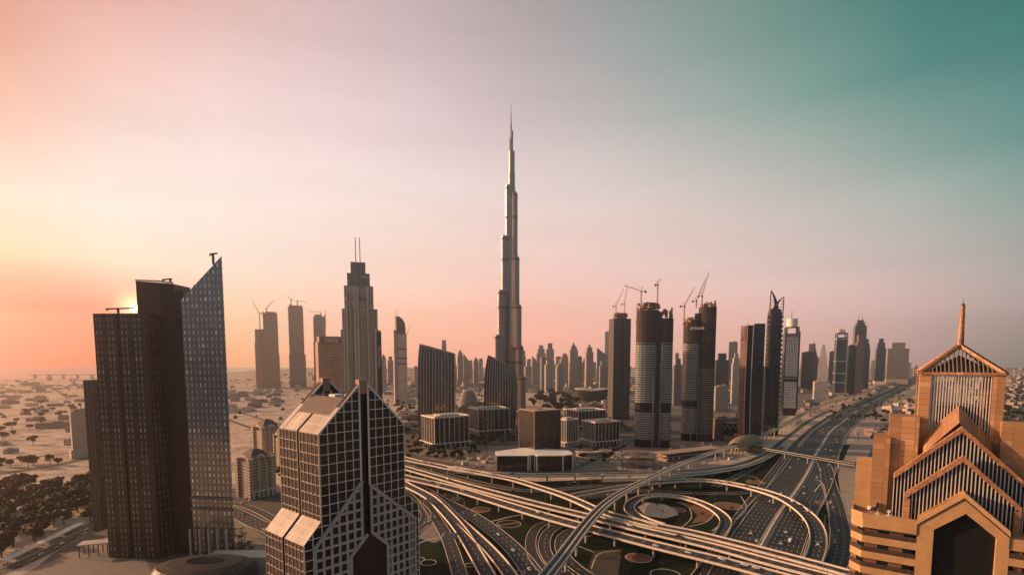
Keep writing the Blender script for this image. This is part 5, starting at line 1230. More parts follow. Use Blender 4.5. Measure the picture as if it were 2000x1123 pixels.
construction_tower('unfinished twin-lobed tower with teal glass and pale floor bands, left of its neighbour alike', 1240, 1314, 885, (604, 669, 787, 806), 0.0)
t3, W3 = construction_tower('unfinished teal glass tower beside its twin, taller bare concrete lobe on the right', 1332, 1397, 955, (632, 669, 784, 795), -0.04, lean=True)
# left unfinished tower, still all concrete
t = Tower('unfinished_tower', 'slimmer unfinished concrete tower, all raw floors, left of the teal glass pair', 'unfinished tower', 1188, 1231, 1300, 0.35, 0.85)
b = MB(); pl = [(-t.w / 2, -t.d / 2), (-t.w * .08, -t.d / 2), (-t.w * .08, -t.d * .44), (t.w * .08, -t.d * .44), (t.w * .08, -t.d / 2), (t.w / 2, -t.d / 2), (t.w / 2, t.d / 2), (-t.w / 2, t.d / 2)]
b.prism(pl, 0, t.z(622)); b.build('frame', raw2, t.t); b = MB(); z = 8
while z < t.z(624): b.prism([(p[0] * 1.035, p[1] * 1.035) for p in pl], z, z + .7); z += 3.7
b.build('floor_slab', plain('raw slab edge', (0.25, 0.215, 0.19), .8), t.t)
b = MB(); rnd = random.Random(5); b.prism(rect(t.w * .6, t.d * .6), t.z(622), t.z(611))
for k in range(30): b.box(((rnd.random() - .5) * t.w * .8, (rnd.random() - .5) * t.d * .8, t.z(622) + rnd.random() * 10), (2 + rnd.random() * 4, 2 + rnd.random() * 4, 2 + rnd.random() * 4), rnd.random())
b.build('formwork', M['craney'], t.t)['kind'] = 'stuff'

# tower cranes -------------------------------------------------------------------
def crane(label, Y, base, top, tip, counter=None, mat=None, thick=None, name='tower_crane', pend=True):
    """base, top, tip: picture points (px, py) of mast foot, mast head and jib end"""
    thick = thick or max(1.6, Y / 900)
    mat = mat or M['craney']; bx, _, bz = P(base[0], base[1], Y); tx, _, tz = P(top[0], top[1], Y); jx, _, jz = P(tip[0], tip[1], Y)
    t = thing(name, label, 'crane', (bx, Y, bz))
    b = MB(); h = tz - bz; n = max(4, int(h / (thick * 2.2)))
    for sx__ in (-1, 1):
        for sy__ in (-1, 1): b.beam((sx__ * thick / 2, sy__ * thick / 2, 0), (sx__ * thick / 2, sy__ * thick / 2, h), thick * .2)
    for i in range(n):
        z0, z1 = h * i / n, h * (i + 1) / n
        for sy__ in (-1, 1): b.beam((-thick / 2, sy__ * thick / 2, z0), (thick / 2, sy__ * thick / 2, z1), thick * .12); b.beam((sy__ * thick / 2, thick / 2, z0), (sy__ * thick / 2, -thick / 2, z1), thick * .12)
    b.build('mast', mat, t)
    b = MB(); p0 = Vector((0, 0, h)); p1 = Vector((jx - bx, 0, jz - bz)); d = (p1 - p0); L = d.length; up = Vector((-d.z, 0, d.x)).normalized() * thick * .9
    if up.z < 0: up = -up
    for off in (Vector((0, -thick * .4, 0)), Vector((0, thick * .4, 0)), up): b.beam(p0 + off, p1 + off * .3, thick * .22)
    n = max(4, int(L / 5))
    for i in range(n): a_, c_ = p0.lerp(p1, i / n), p0.lerp(p1, (i + .5) / n); k_ = 1 - .7 * (i + .5) / n; b.beam(a_ + Vector((0, -thick * .4, 0)) * k_, c_ + up * k_, thick * .12); b.beam(c_ + up * k_, p0.lerp(p1, (i + 1) / n) + Vector((0, thick * .4, 0)) * k_, thick * .12)
    b.build('jib', mat, t)
    b = MB(); dr = -1 if d.x > 0 else 1; cl = 7.0 if counter is None else counter; b.beam(p0, p0 + Vector((dr * cl, 0, 0)), thick * .5, thick * .6); b.box((dr * cl, 0, h - 2.6), (3.0, 2.4, 3.6)); b.build('counter_jib', mat, t)
    b = MB(); b.box((0, -thick * .9, h - 2.2), (2.0, 1.8, 2.2)); b.build('cab', M['dark'], t)
    ah = Vector((dr * 2.0, 0, h + 7)); b = MB(); b.beam(p0, ah, thick * .3); b.beam(ah, p1.lerp(p0, .25), .22); b.beam(ah, p0 + Vector((dr * cl, 0, 0)), .22); b.build('tie', mat, t)
    return t
crane('luffing crane at the left end of the slim concrete tower, jib raised to the right', 1325, (1203, 612), (1202, 598), (1219, 563))
crane('luffing crane on the slim concrete tower with a nearly upright jib', 1330, (1220, 611), (1219.5, 594), (1225, 557))
crane('hammerhead crane with a level jib over the left teal glass tower', 905, (1252, 604), (1251.5, 569), (1219, 558), 7)
crane('crane standing tallest above the left teal glass tower', 915, (1284, 592), (1284, 556), (1291, 544), 4)
crane('luffing crane rising from the left shoulder of the right teal glass tower', 960, (1336, 634), (1335, 598), (1357, 561))
crane('luffing crane on the right teal glass tower, shorter of the two with parallel jibs', 985, (1360, 602), (1361, 588), (1378, 545))
crane('luffing crane on the right teal glass tower with the longest, highest jib', 990, (1371, 596), (1371, 578), (1385, 531))
crane('red crane standing in the building site by the white-roofed podium', 745, (951.5, 911), (950.5, 822), (928, 790), mat=M['red'])
# ------------------------------------------------------------------ towers along the right
rg1 = facade('teal curtain wall', (0.075, 0.095, 0.095), (0.022, 0.034, 0.036), 3.0, 4.0, 0.85, 0.75, rg=0.12, rw=0.35, cv=0.25, sg=0.7)
rd = facade('dark teal glass', (0.030, 0.040, 0.042), (0.014, 0.020, 0.022), 3.0, 4.0, 0.9, 0.85, rg=0.10, rw=0.3, cv=0.15, sg=0.6)
pn = facade('white punched wall', (0.80, 0.77, 0.74), (0.016, 0.017, 0.018), 4.1, 4.3, 0.58, 0.58, rg=0.2, rw=0.6, cv=0.1, tilt=0)
brk = facade('brick and window grid', (0.26, 0.17, 0.13), (0.035, 0.033, 0.032), 3.4, 3.8, 0.5, 0.55, rw=0.7)
cream = facade('cream windowed wall', (0.44, 0.37, 0.31), (0.05, 0.045, 0.042), 3.4, 3.6, 0.5, 0.5, rw=0.75)
grw = facade('grey windowed wall', (0.25, 0.225, 0.205), (0.05, 0.05, 0.05), 3.3, 3.6, 0.55, 0.55, rw=0.6)
pwh = facade('white windowed wall', (0.55, 0.52, 0.49), (0.07, 0.07, 0.07), 3.2, 3.6, 0.45, 0.55, rw=0.6)
# slab with a dark recess and pale curved trims
YR = 930; t = Tower('trimmed_slab', 'dark slab tower with brown flank and pale curved trim lines beside the horned tower', 'tower block', 1447, 1490, YR, 0.0, 0.7)
w, d = t.w, t.d; zt = t.z(632); sx = lambda px: (px - 1468.5) * YR / F_PX
b = MB(); b.prism([(sx(1447), -d * .30), (sx(1459), -d / 2), (sx(1459), d / 2), (sx(1447), d / 2)], 0, t.z(636)); b.build('brown_flank', facade('brown flank', (0.30, 0.145, 0.095), (0.20, 0.10, 0.07), 3, 3.9, .9, .86, rw=.6, rg=.4, tilt=0), t.t)
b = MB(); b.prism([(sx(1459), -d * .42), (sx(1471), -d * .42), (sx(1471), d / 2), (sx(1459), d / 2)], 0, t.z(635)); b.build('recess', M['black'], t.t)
b = MB(); b.prism([(sx(1471), -d / 2), (sx(1490), -d * .36), (sx(1490), d / 2), (sx(1471), d / 2)], 0, zt); b.build('glazed_wall', rd, t.t)
for p0, bulge in ((1459, 2.6), (1469.5, 2.6)):
    b = MB(); pts = []
    for k in range(13): f = k / 12; pts.append((sx(p0) - bulge * sin(pi * f) * .3 + (3.0 * max(0, .25 - f)), -d / 2 - .8, zt * f))
    for a_, c_ in zip(pts, pts[1:]): b.beam(a_, c_, 1.5, 1.4)
    b.build('curved_trim', plain('pale trim', (0.50, .44, .38), .4, var=.1), t.t)
b = MB(); b.prism([(sx(1441), -d * .8), (sx(1458), -d * .8), (sx(1458), 0), (sx(1441), 0)], 0, 16); b.build('base_block', brk, t.t)
# horned tower
YK = 1035; t = Tower('horned_tower', 'black tower crowned by two curved horn-like blades', 'skyscraper', 1492, 1527, YK, 0.3, 0.8)
w, d = t.w, t.d; b = MB(); rings = []
for py, k in ((870, 1.0), (760, 1.0), (640, .97), (618, .94), (608, .86), (603, .72)): z = max(t.z(py), 0) if py < 850 else 0; rings.append([(x * w * k, y * d * k, z) for x, y in ellpoly(.5, .5, 20, sup=4)])
b.loft(rings); b.build('shaft', facade('black ribbed glass', (0.035, 0.03, 0.028), (0.012, 0.013, 0.014), 4.5, 4.0, .8, .88, rg=.1, rw=.35, cv=.1), t.t)
b = MB()
for sg in (-1, 1):
    for k in range(24): z = 20 + k * (t.z(612) - 20) / 24; b.box((sg * w * .49, -d * .25, z), (2.2, 3, 4.8), .2); b.box((sg * w * .32, -d * .49, z), (2.2, 2, 4.8), .0)
b.build('edge_rib', M['dark'], t.t)['kind'] = 'stuff'
def horn(x0, tipx, tipz, zb_, lean):
    b = MB(); rows = []
    for k in range(11):
        f = k / 10; z = zb_ + (tipz - zb_) * f; cxx = x0 + (tipx - x0) * f ** 2.0; ww = 7.0 * (1 - f) ** .8 + .7; rows.append([(cxx - ww * .5, -2.4 * (1 - f) - .6, z), (cxx + ww * .5, -2.4 * (1 - f) - .6, z), (cxx + ww * .5, 2.4 * (1 - f) + .6, z), (cxx - ww * .5, 2.4 * (1 - f) + .6, z)])
    b.loft(rows); return b
zh = t.z(607)
horn(3, -8.5, t.z(565), zh, -1).build('horn', M['dark'], t.t); horn(-1.5, 16.5, t.z(577), zh - 2, 1).build('horn', M['dark'], t.t)
b = MB(); b.beam((-9.5, 0, zh - 8), (-8.5, 0, t.z(568)), 1.5); b.beam((14.5, 0, zh - 8), (15.5, 0, t.z(580)), 1.5)
for k in range(5): z = zh + k * 5.5; b.beam((-9, 0, z), (0 - k * 1.1, 0, z), .8); b.beam((14.8, 0, z - 3), (6 + k * 1.1, 0, z - 3), .8)
b.build('horn_strut', M['dark'], t.t)
b = MB(); b.prism(rect(w * .5, d * .8, 0, (-w * .35, -d * .45)), 0, t.z(735)); b.prism(rect(w * .12, d * .82, 0, (-w * .62, -d * .47)), 0, t.z(715)); b.build('lower_wing', rd, t.t)
# white punched tower
t = Tower('punched_tower', 'white tower with a grid of square windows and a round drum on top', 'skyscraper', 1528, 1560, 1400, 0.22, 0.75)
w, d = t.w, t.d; t.block('wall', pn, 20, t.z(658)); t.block('base', M['dark'], 0, 20, w * .9, d * .9)
b = MB(); b.prism(rect(w * 1.04, d * 1.04), t.z(745), t.z(740)); b.prism(rect(w * 1.04, d * 1.04), t.z(738), t.z(735)); b.build('belt', M['dark'], t.t)
b = MB(); b.prism(rect(3.2, d * 1.04, 0, (w * .5, 0)), 10, t.z(648)); b.prism(rect(2.6, d * 1.04, 0, (-w * .5, 0)), 10, t.z(650)); b.build('side_fin', rd, t.t)
b = MB(); b.prism(rect(w * .96, d * .9), t.z(658), t.z(651))
for x in (-.42, .42):
    for y in (-.38, .38): b.prism(rect(4, 4, 0, (x * w, y * d)), t.z(651), t.z(640))
b.prism(rect(w * .98, d * .9), t.z(640), t.z(638)); b.build('portal', M['grey'], t.t)
b = MB(); b.cyl((0, 0), w * .40, t.z(638), t.z(622), 20); b.build('drum', M['white'], t.t); b = MB(); b.cyl((-w * .05, 0), 1.1, t.z(622), t.z(604), 8, r1=.5); b.build('mast', M['grey'], t.t)

def simple(name, label, cat, px0, px1, top, Y, mat, rot=0.0, ratio=.8, crown='flat', podium=0, group=None, roofmat=None):
    t = Tower(name, label, cat, px0, px1, Y, rot, ratio, group); w, d = t.w, t.d; zt = t.z(top); rm = roofmat or mat
    sh = {'flat': 1, 'step': .86, 'twostep': .80, 'spire': .84, 'dome': .84, 'point': .84, 'slant': .78, 'pagoda': .84, 'frame': .93, 'flare': .92}.get(crown, 1)
    zs = zt * sh
    t.block('body', mat, podium, zs)
    if podium: t.block('podium', M['concrete'], 0, podium, w * 1.5, d * 1.5)
    b = MB()
    if crown == 'flat': b.prism(rect(w * .5, d * .5), zs, zs + 3.5); b.prism(rect(w * .16, d * .3, 0, (w * .3, 0)), zs, zs + 5.5); b.prism(rect(w * .2, d * .16, 0, (-w * .28, d * .2)), zs, zs + 2.6); b.cyl((w * .1, d * .1), .5, zs, zs + 12, 6)
    elif crown == 'step': b.prism(rect(w * .62, d * .7), zs, zt)
    elif crown == 'twostep': b.prism(rect(w * .76, d * .8), zs, zs + (zt - zs) * .55); b.prism(rect(w * .46, d * .5), zs + (zt - zs) * .55, zt)
    elif crown == 'dome':
        b.prism(rect(w * .74, d * .76), zs, zs + (zt - zs) * .55); b.cyl((0, 0), w * .26, zs + (zt - zs) * .55, zs + (zt - zs) * .85, 12, r1=w * .2); b.cyl((0, 0), w * .2, zs + (zt - zs) * .85, zt, 12, r1=w * .05)
    elif crown in ('spire', 'point'):
        b.prism(rect(w * .72, d * .74), zs, zs + (zt - zs) * .45); q = rect(w * .5, d * .5); b.loft([[(x, y, zs + (zt - zs) * .45) for x, y in q], [(x * .35, y * .35, zs + (zt - zs) * .8) for x, y in q], [(x * .04, y * .04, zt) for x, y in q]])
    elif crown == 'slant':
        q = rect(w, d); b.prism(q, zs, lambda p: zs + (zt - zs) * (0.05 + .95 * (1 - ((p[0] + w / 2) / w))))
    elif crown == 'pagoda':
        for k, s_ in enumerate((.92, .7, .5)): z0 = zs + (zt - zs) * k * .24; b.prism(rect(w * s_, d * s_), z0, z0 + (zt - zs) * .17); b.prism(rect(w * s_ * 1.18, d * s_ * 1.18), z0 + (zt - zs) * .17, z0 + (zt - zs) * .22)
        for x in (-.16, .16): b.cyl((x * w, 0), 1.4, zs + (zt - zs) * .7, zt * 1.03, 6, r1=.3)
    elif crown == 'frame':
        for x in (-.44, .44):
            for y in (-.42, .42): b.prism(rect(w * .09, d * .12, 0, (x * w, y * d)), zs, zt)
        b.prism(rect(w * .98, d * .95), zt - (zt - zs) * .3, zt)
    elif crown == 'flare':
        q = rect(w * .9, d * .9); b.loft([[(x * .8, y * .8, zs) for x, y in q], [(x * 1.1, y * 1.1, zt) for x, y in q]])
    b.build('crown', rm, t.t); return t
# right-hand cluster
t = simple('office_tower', 'teal glass tower ringed by pale belts right of the bare lot', 'skyscraper', 1628, 1654, 650, 2150, rg1, .25, .8, 'frame', 12)
b = MB()
for py in (663, 706, 730, 748): b.prism(rect(t.w * 1.03, t.d * 1.03), t.z(py), t.z(py) + 4)
for x in (-.5, .5): b.prism(rect(2.2, 2.2, 0, (x * t.w, -t.d * .5)), 0, t.z(652))
b.build('belt', M['steel'], t.t)
b = MB(); q = rect(t.w * .7, t.d * .7); b.loft([[(x, y, t.z(650)) for x, y in q], [(x * .6, y * .6, t.z(643)) for x, y in q]]); b.build('roof_cap', M['concrete'], t.t)
simple('office_tower', 'dark blocky tower squeezed between the belted teal tower and the brick tower', 'tower', 1654, 1672, 675, 2200, rd, .3, .9)
simple('office_tower', 'brown brick tower standing in front of the pagoda-topped tower', 'tower', 1668, 1687, 654, 2280, brk, .3, .9, 'step')
simple('pagoda_tower', 'teal tower with a tiered pagoda crown and two thin masts', 'skyscraper', 1663, 1690, 618, 2600, rg1, .2, .9, 'pagoda')
simple('office_tower', 'stepped teal tower hugging the right side of the pagoda-topped tower', 'tower', 1684, 1699, 662, 2650, rg1, .2, 1.0, 'twostep')
t = simple('office_tower', 'slim teal tower with an arched white base and a stacked rooftop far along the highway', 'tower', 1708, 1730, 661, 3000, rg1, .2, .9, 'twostep')
t.block('arched_base', M['white'], 0, 22, t.w * 1.04, t.d * 1.04)
t = simple('hotel_block', 'broad grey hotel slab at the far right of the highway skyline', 'hotel', 1731, 1775, 669, 3100, grw, .12, .5, 'step')
t.block('colonnade', M['concrete'], 0, 30, t.w * 1.02, t.d * 1.06)
t = simple('folded_tower', 'dark teal block with a tilted wedge face beyond the white punched tower', 'office block', 1564, 1594, 688, 2500, rd, .1, .7)
b = MB(); w, d = t.w, t.d; b.prism([(w * .30, -d * .55), (w * .62, -d * .55), (w * .55, d * .5), (w * .30, d * .5)], 0, lambda p: t.z(668) if p[0] < w * .4 else t.z(700)); b.build('wedge', rg1, t.t); t.block('rear_block', grw, 0, t.z(671), w * .45, d * .6, w * .25, d * .6)
q = Tower('pointed_tower', 'pale triangular tower with a sharp leaning point beyond the white punched tower', 'office tower', 1594, 1620, 2700, .0, .7)
b = MB(); w, d = q.w, q.d; b.loft([[(-w / 2, -d / 2, 0), (w / 2, -d / 2, 0), (w / 2, d / 2, 0), (-w / 2, d / 2, 0)], [(-w * .28, -d * .3, q.z(700)), (w * .34, -d * .3, q.z(700)), (w * .34, d * .3, q.z(700)), (-w * .28, d * .3, q.z(700))], [(-w * .05, -d * .08, q.z(672)), (w * .1, -d * .08, q.z(672)), (w * .1, d * .08, q.z(672)), (-w * .05, d * .08, q.z(672))]]); b.build('wedge_wall', pwh, q.t); q.block('side_block', rg1, 0, q.z(702), w * .5, d * .9, -w * .25, d * .2)
simple('office_block', 'white mid-rise block with three window panels by the bare lot', 'office block', 1590, 1622, 745, 1950, pwh, .2, .6)
simple('office_tower', 'hazy plain tower just left of the belted teal tower', 'tower', 1619, 1630, 687, 3000, rg1, .1, .9)
simple('glass_slab', 'pale teal glass slab behind the unfinished teal pair', 'office tower', 1396, 1424, 690, 1900, rg1, .2, .6, 'step')
simple('office_tower', 'tall pale grey hazy tower rising behind the teal glass slab', 'tower', 1422, 1440, 668, 3300, grw, .1, .7)
simple('apartment_tower', 'slim white balconied tower left of the brown-flanked slab', 'apartment tower', 1429, 1447, 690, 1750, pwh, .2, .9, 'twostep')
simple('apartment_tower', 'grey tower glimpsed between the two unfinished teal towers', 'tower', 1315, 1333, 700, 1700, grw, .2, .8, 'step')
simple('office_block', 'low cream office block between the right unfinished tower and the brown-flanked slab', 'office block', 1396, 1425, 755, 1500, cream, .2, .8)
t = simple('car_park', 'brown multi-storey car park at the foot of the brown-flanked slab', 'car park', 1394, 1420, 818, 985, brk, .25, 1.2)
t = Tower('truss_bridge', 'dark covered link with white zigzag trusses beside the brown-flanked slab', 'link bridge', 1416, 1446, 975, 0, .3)
t.block('box', M['black'], 8, t.z(826)); b = MB(); n = 6
for i in range(n): x0, x1 = -t.w / 2 + t.w * i / n, -t.w / 2 + t.w * (i + 1) / n; zA_, zB_ = t.z(838), t.z(828); b.beam((x0, -t.d / 2 - .3, zA_ if i % 2 else zB_), (x1, -t.d / 2 - .3, zB_ if i % 2 else zA_), .6)
b.build('truss', M['white'], t.t); t.block('pier', M['concrete'], 0, 8, t.w * .8, t.d * .8)

# ------------------------------------------------------------------ skyline in the middle distance
fz = facade('haze-paled tower wall', (0.42, 0.36, 0.32), (0.17, 0.15, 0.14), 4.0, 4.0, 0.5, 0.6, rw=0.7, tilt=0)  # far walls paled: part of the haze is put into their colour
fz2 = facade('haze-paled ribbed wall', (0.46, 0.40, 0.355), (0.20, 0.18, 0.165), 7.0, 4.0, 0.55, 1.0, rw=0.7, tilt=0)
fz3 = facade('haze-paled teal wall', (0.28, 0.28, 0.27), (0.13, 0.135, 0.13), 5.0, 4.0, 0.6, 0.7, rw=0.6, tilt=0)
GS = 'hazy skyline towers'
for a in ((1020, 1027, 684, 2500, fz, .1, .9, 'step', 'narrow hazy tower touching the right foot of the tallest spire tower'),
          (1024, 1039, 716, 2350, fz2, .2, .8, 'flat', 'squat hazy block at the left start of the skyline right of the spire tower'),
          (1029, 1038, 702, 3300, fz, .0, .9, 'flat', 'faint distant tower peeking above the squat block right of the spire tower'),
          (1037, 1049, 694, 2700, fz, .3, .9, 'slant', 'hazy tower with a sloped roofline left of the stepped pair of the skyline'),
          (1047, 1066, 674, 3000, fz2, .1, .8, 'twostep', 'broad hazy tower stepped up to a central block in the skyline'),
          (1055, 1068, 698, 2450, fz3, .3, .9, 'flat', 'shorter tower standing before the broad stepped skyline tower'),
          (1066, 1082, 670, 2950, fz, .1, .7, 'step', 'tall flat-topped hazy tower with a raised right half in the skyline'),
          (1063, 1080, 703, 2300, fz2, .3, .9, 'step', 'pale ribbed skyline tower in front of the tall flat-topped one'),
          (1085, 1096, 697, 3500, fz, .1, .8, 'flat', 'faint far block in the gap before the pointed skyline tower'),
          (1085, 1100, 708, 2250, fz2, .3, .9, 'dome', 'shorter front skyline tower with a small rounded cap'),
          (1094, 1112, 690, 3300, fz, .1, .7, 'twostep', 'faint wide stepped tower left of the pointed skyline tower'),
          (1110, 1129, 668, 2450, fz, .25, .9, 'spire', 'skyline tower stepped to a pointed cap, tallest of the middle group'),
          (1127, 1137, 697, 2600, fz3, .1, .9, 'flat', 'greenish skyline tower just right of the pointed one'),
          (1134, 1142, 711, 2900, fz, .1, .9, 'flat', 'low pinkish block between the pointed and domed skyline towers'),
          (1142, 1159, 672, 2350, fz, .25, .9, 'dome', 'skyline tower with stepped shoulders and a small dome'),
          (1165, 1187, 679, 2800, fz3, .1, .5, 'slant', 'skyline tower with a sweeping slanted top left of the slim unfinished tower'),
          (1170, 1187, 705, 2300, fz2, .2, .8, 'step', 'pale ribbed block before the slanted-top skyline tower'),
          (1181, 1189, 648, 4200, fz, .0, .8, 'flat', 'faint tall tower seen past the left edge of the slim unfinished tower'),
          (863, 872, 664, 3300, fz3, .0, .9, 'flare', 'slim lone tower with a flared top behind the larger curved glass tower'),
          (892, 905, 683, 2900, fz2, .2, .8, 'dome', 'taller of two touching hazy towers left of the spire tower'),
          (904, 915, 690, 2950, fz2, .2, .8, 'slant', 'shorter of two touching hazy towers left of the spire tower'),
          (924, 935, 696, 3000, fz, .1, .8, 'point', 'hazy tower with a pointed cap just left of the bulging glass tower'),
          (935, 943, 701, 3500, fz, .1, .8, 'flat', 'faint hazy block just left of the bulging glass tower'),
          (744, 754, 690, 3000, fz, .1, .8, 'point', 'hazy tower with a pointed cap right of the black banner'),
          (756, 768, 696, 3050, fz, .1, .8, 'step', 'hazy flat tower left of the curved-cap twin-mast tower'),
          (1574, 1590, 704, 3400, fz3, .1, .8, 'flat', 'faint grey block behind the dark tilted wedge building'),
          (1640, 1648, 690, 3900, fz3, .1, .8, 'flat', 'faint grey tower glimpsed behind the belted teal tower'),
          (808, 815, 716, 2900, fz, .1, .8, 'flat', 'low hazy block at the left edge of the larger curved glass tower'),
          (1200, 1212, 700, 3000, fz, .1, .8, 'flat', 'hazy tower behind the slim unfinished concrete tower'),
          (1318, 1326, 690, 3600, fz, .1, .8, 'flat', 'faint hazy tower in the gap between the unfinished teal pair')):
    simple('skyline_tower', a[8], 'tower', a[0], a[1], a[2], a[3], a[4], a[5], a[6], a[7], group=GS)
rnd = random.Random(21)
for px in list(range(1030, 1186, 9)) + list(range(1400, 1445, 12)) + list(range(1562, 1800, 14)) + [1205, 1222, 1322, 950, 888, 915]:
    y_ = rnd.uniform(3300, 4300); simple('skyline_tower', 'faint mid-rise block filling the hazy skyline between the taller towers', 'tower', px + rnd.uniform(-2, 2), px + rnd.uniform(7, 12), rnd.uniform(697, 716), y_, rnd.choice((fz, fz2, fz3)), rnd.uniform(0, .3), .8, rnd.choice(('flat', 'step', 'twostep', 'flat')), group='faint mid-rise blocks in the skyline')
# curved-cap tower with two masts
t = Tower('curved_cap_tower', 'white tower with a curved dark cap and two thin masts, behind the flyovers', 'skyscraper', 769, 797, 1750, .12, .8)
w, d = t.w, t.d; wt = facade('white hotel wall', (0.60, 0.52, 0.45), (0.16, 0.12, 0.10), 6.0, 8.0, .35, .45, rw=.5, bands=[(t.z(683), t.z(680), (0.1, .07, .06)), (t.z(701), t.z(698), (.1, .07, .06)), (t.z(712), t.z(709), (.1, .07, .06))])
b = MB(); b.prism(ellpoly(w * .46, d * .5, 20, sup=3), 0, t.z(652)); b.build('body', wt, t.t); b = MB(); b.prism(rect(w * .26, d, 0, (-w * .42, 0)), 0, t.z(645)); b.build('side_fin', fz, t.t)
b = MB(); zc = [(652, 1.0, 0), (640, 1.0, 0), (630, .93, .0), (623, .74, 0), (618, .42, 0)]; b.loft([[(-w * .4 + (x * w * .42 + w * .42) * k * .95, y * d * .4, t.z(py)) for x, y in ellpoly(1, 1, 16, sup=3)] for py, k, _ in zc]); b.build('curved_cap', plain('brown cap', (0.13, .085, .065), .4), t.t)
for x in (-.33, -.18): b = MB(); b.cyl((x * w, 0), 1.0, t.z(640), t.z(602), 6, r1=.5); b.build('mast', M['grey'], t.t)
crane('thin hazy crane right of the curved-cap twin-mast tower', 1800, (795, 745), (794.5, 658), (802, 634))
# hazy unfinished towers on the left
fu = facade('haze-paled unfinished frame', (0.44, 0.31, 0.23), (0.20, 0.13, 0.10), 4.5, 4.0, .55, .6, rw=.8, tilt=0, sg=.2)  # frame colour lightened to stand in for haze over the distance
YU = 2700
def hazy(label, px0, px1, top, parts, Y=YU):
    t = Tower('unfinished_tower', label, 'unfinished tower', px0, px1, Y, 0.0, .8); cx = (px0 + px1) / 2; k = Y / F_PX
    b = MB()
    for a, c, py, dy in parts: b.prism(rect((c - a) * k, t.d * (1 - dy), 0, (((a + c) / 2 - cx) * k, t.d * dy * .3)), 0, t.z(py))
    b.build('frame', fu, t.t); b = MB(); rnd = random.Random(int(px0))
    for i in range(14): x = (rnd.random() - .5) * t.w * .8; b.box((x, (rnd.random() - .5) * t.d * .7, t.z(top) - 6 + rnd.random() * 8), (3 + rnd.random() * 4, 4, 3 + rnd.random() * 4))
    for i in range(30): sg = rnd.choice((-1, 1)); b.box((sg * t.w * .5, -t.d * .3, t.z(top) * (.35 + .6 * rnd.random())), (2.4, 6, 1.4))
    b.build('formwork', fu, t.t)['kind'] = 'stuff'; return t
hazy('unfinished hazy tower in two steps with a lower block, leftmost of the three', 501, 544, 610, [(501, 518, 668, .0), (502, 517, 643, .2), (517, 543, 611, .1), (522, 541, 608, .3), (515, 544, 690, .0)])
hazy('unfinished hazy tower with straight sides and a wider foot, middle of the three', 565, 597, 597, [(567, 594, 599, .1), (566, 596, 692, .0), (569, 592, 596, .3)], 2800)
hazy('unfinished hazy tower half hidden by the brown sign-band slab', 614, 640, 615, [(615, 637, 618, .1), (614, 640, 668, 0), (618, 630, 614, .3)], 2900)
crane('crane rising from beside the leftmost hazy tower, jib leaning left', 2650, (512, 742), (511.5, 613), (493, 590))
crane('small luffing crane on top of the leftmost hazy tower', 2720, (521, 610), (520, 603), (536, 586))
crane('small crane with a level jib on the middle hazy tower', 2820, (569, 598), (568.5, 586), (560, 577))
crane('hammerhead crane on the middle hazy tower', 2822, (581, 598), (580, 588), (598, 590), 6)
crane('hammerhead crane on the hazy tower behind the brown slab', 2920, (626, 617), (625.5, 611), (602, 607), 5)
crane('upright crane at the right edge of the hazy tower behind the brown slab', 2915, (636, 640), (636, 618), (637, 604), 3)
# hazy mid-rise blocks at the left
t = simple('office_block', 'beige hazy block on a wide low base left of the mirrored towers', 'office block', 127, 168, 803, 800, facade('beige grid wall', (0.40, 0.33, 0.27), (0.16, 0.12, 0.10), 2.6, 3.4, .45, .5, rw=.8, tilt=0), .12, .6)
t.block('stair_tower', plain('beige render', (0.40, .33, .27), .85), 0, t.z(796), t.w * .35, t.d, t.w * .42, t.d * .25); t.block('base', plain('beige base', (0.42, .35, .29), .85), 0, 13, t.w * 1.25, t.d * 1.6)
t.block('roof_plant', M['concrete'], t.z(803), t.z(800), t.w * .5, t.d * .5, -t.w * .1)
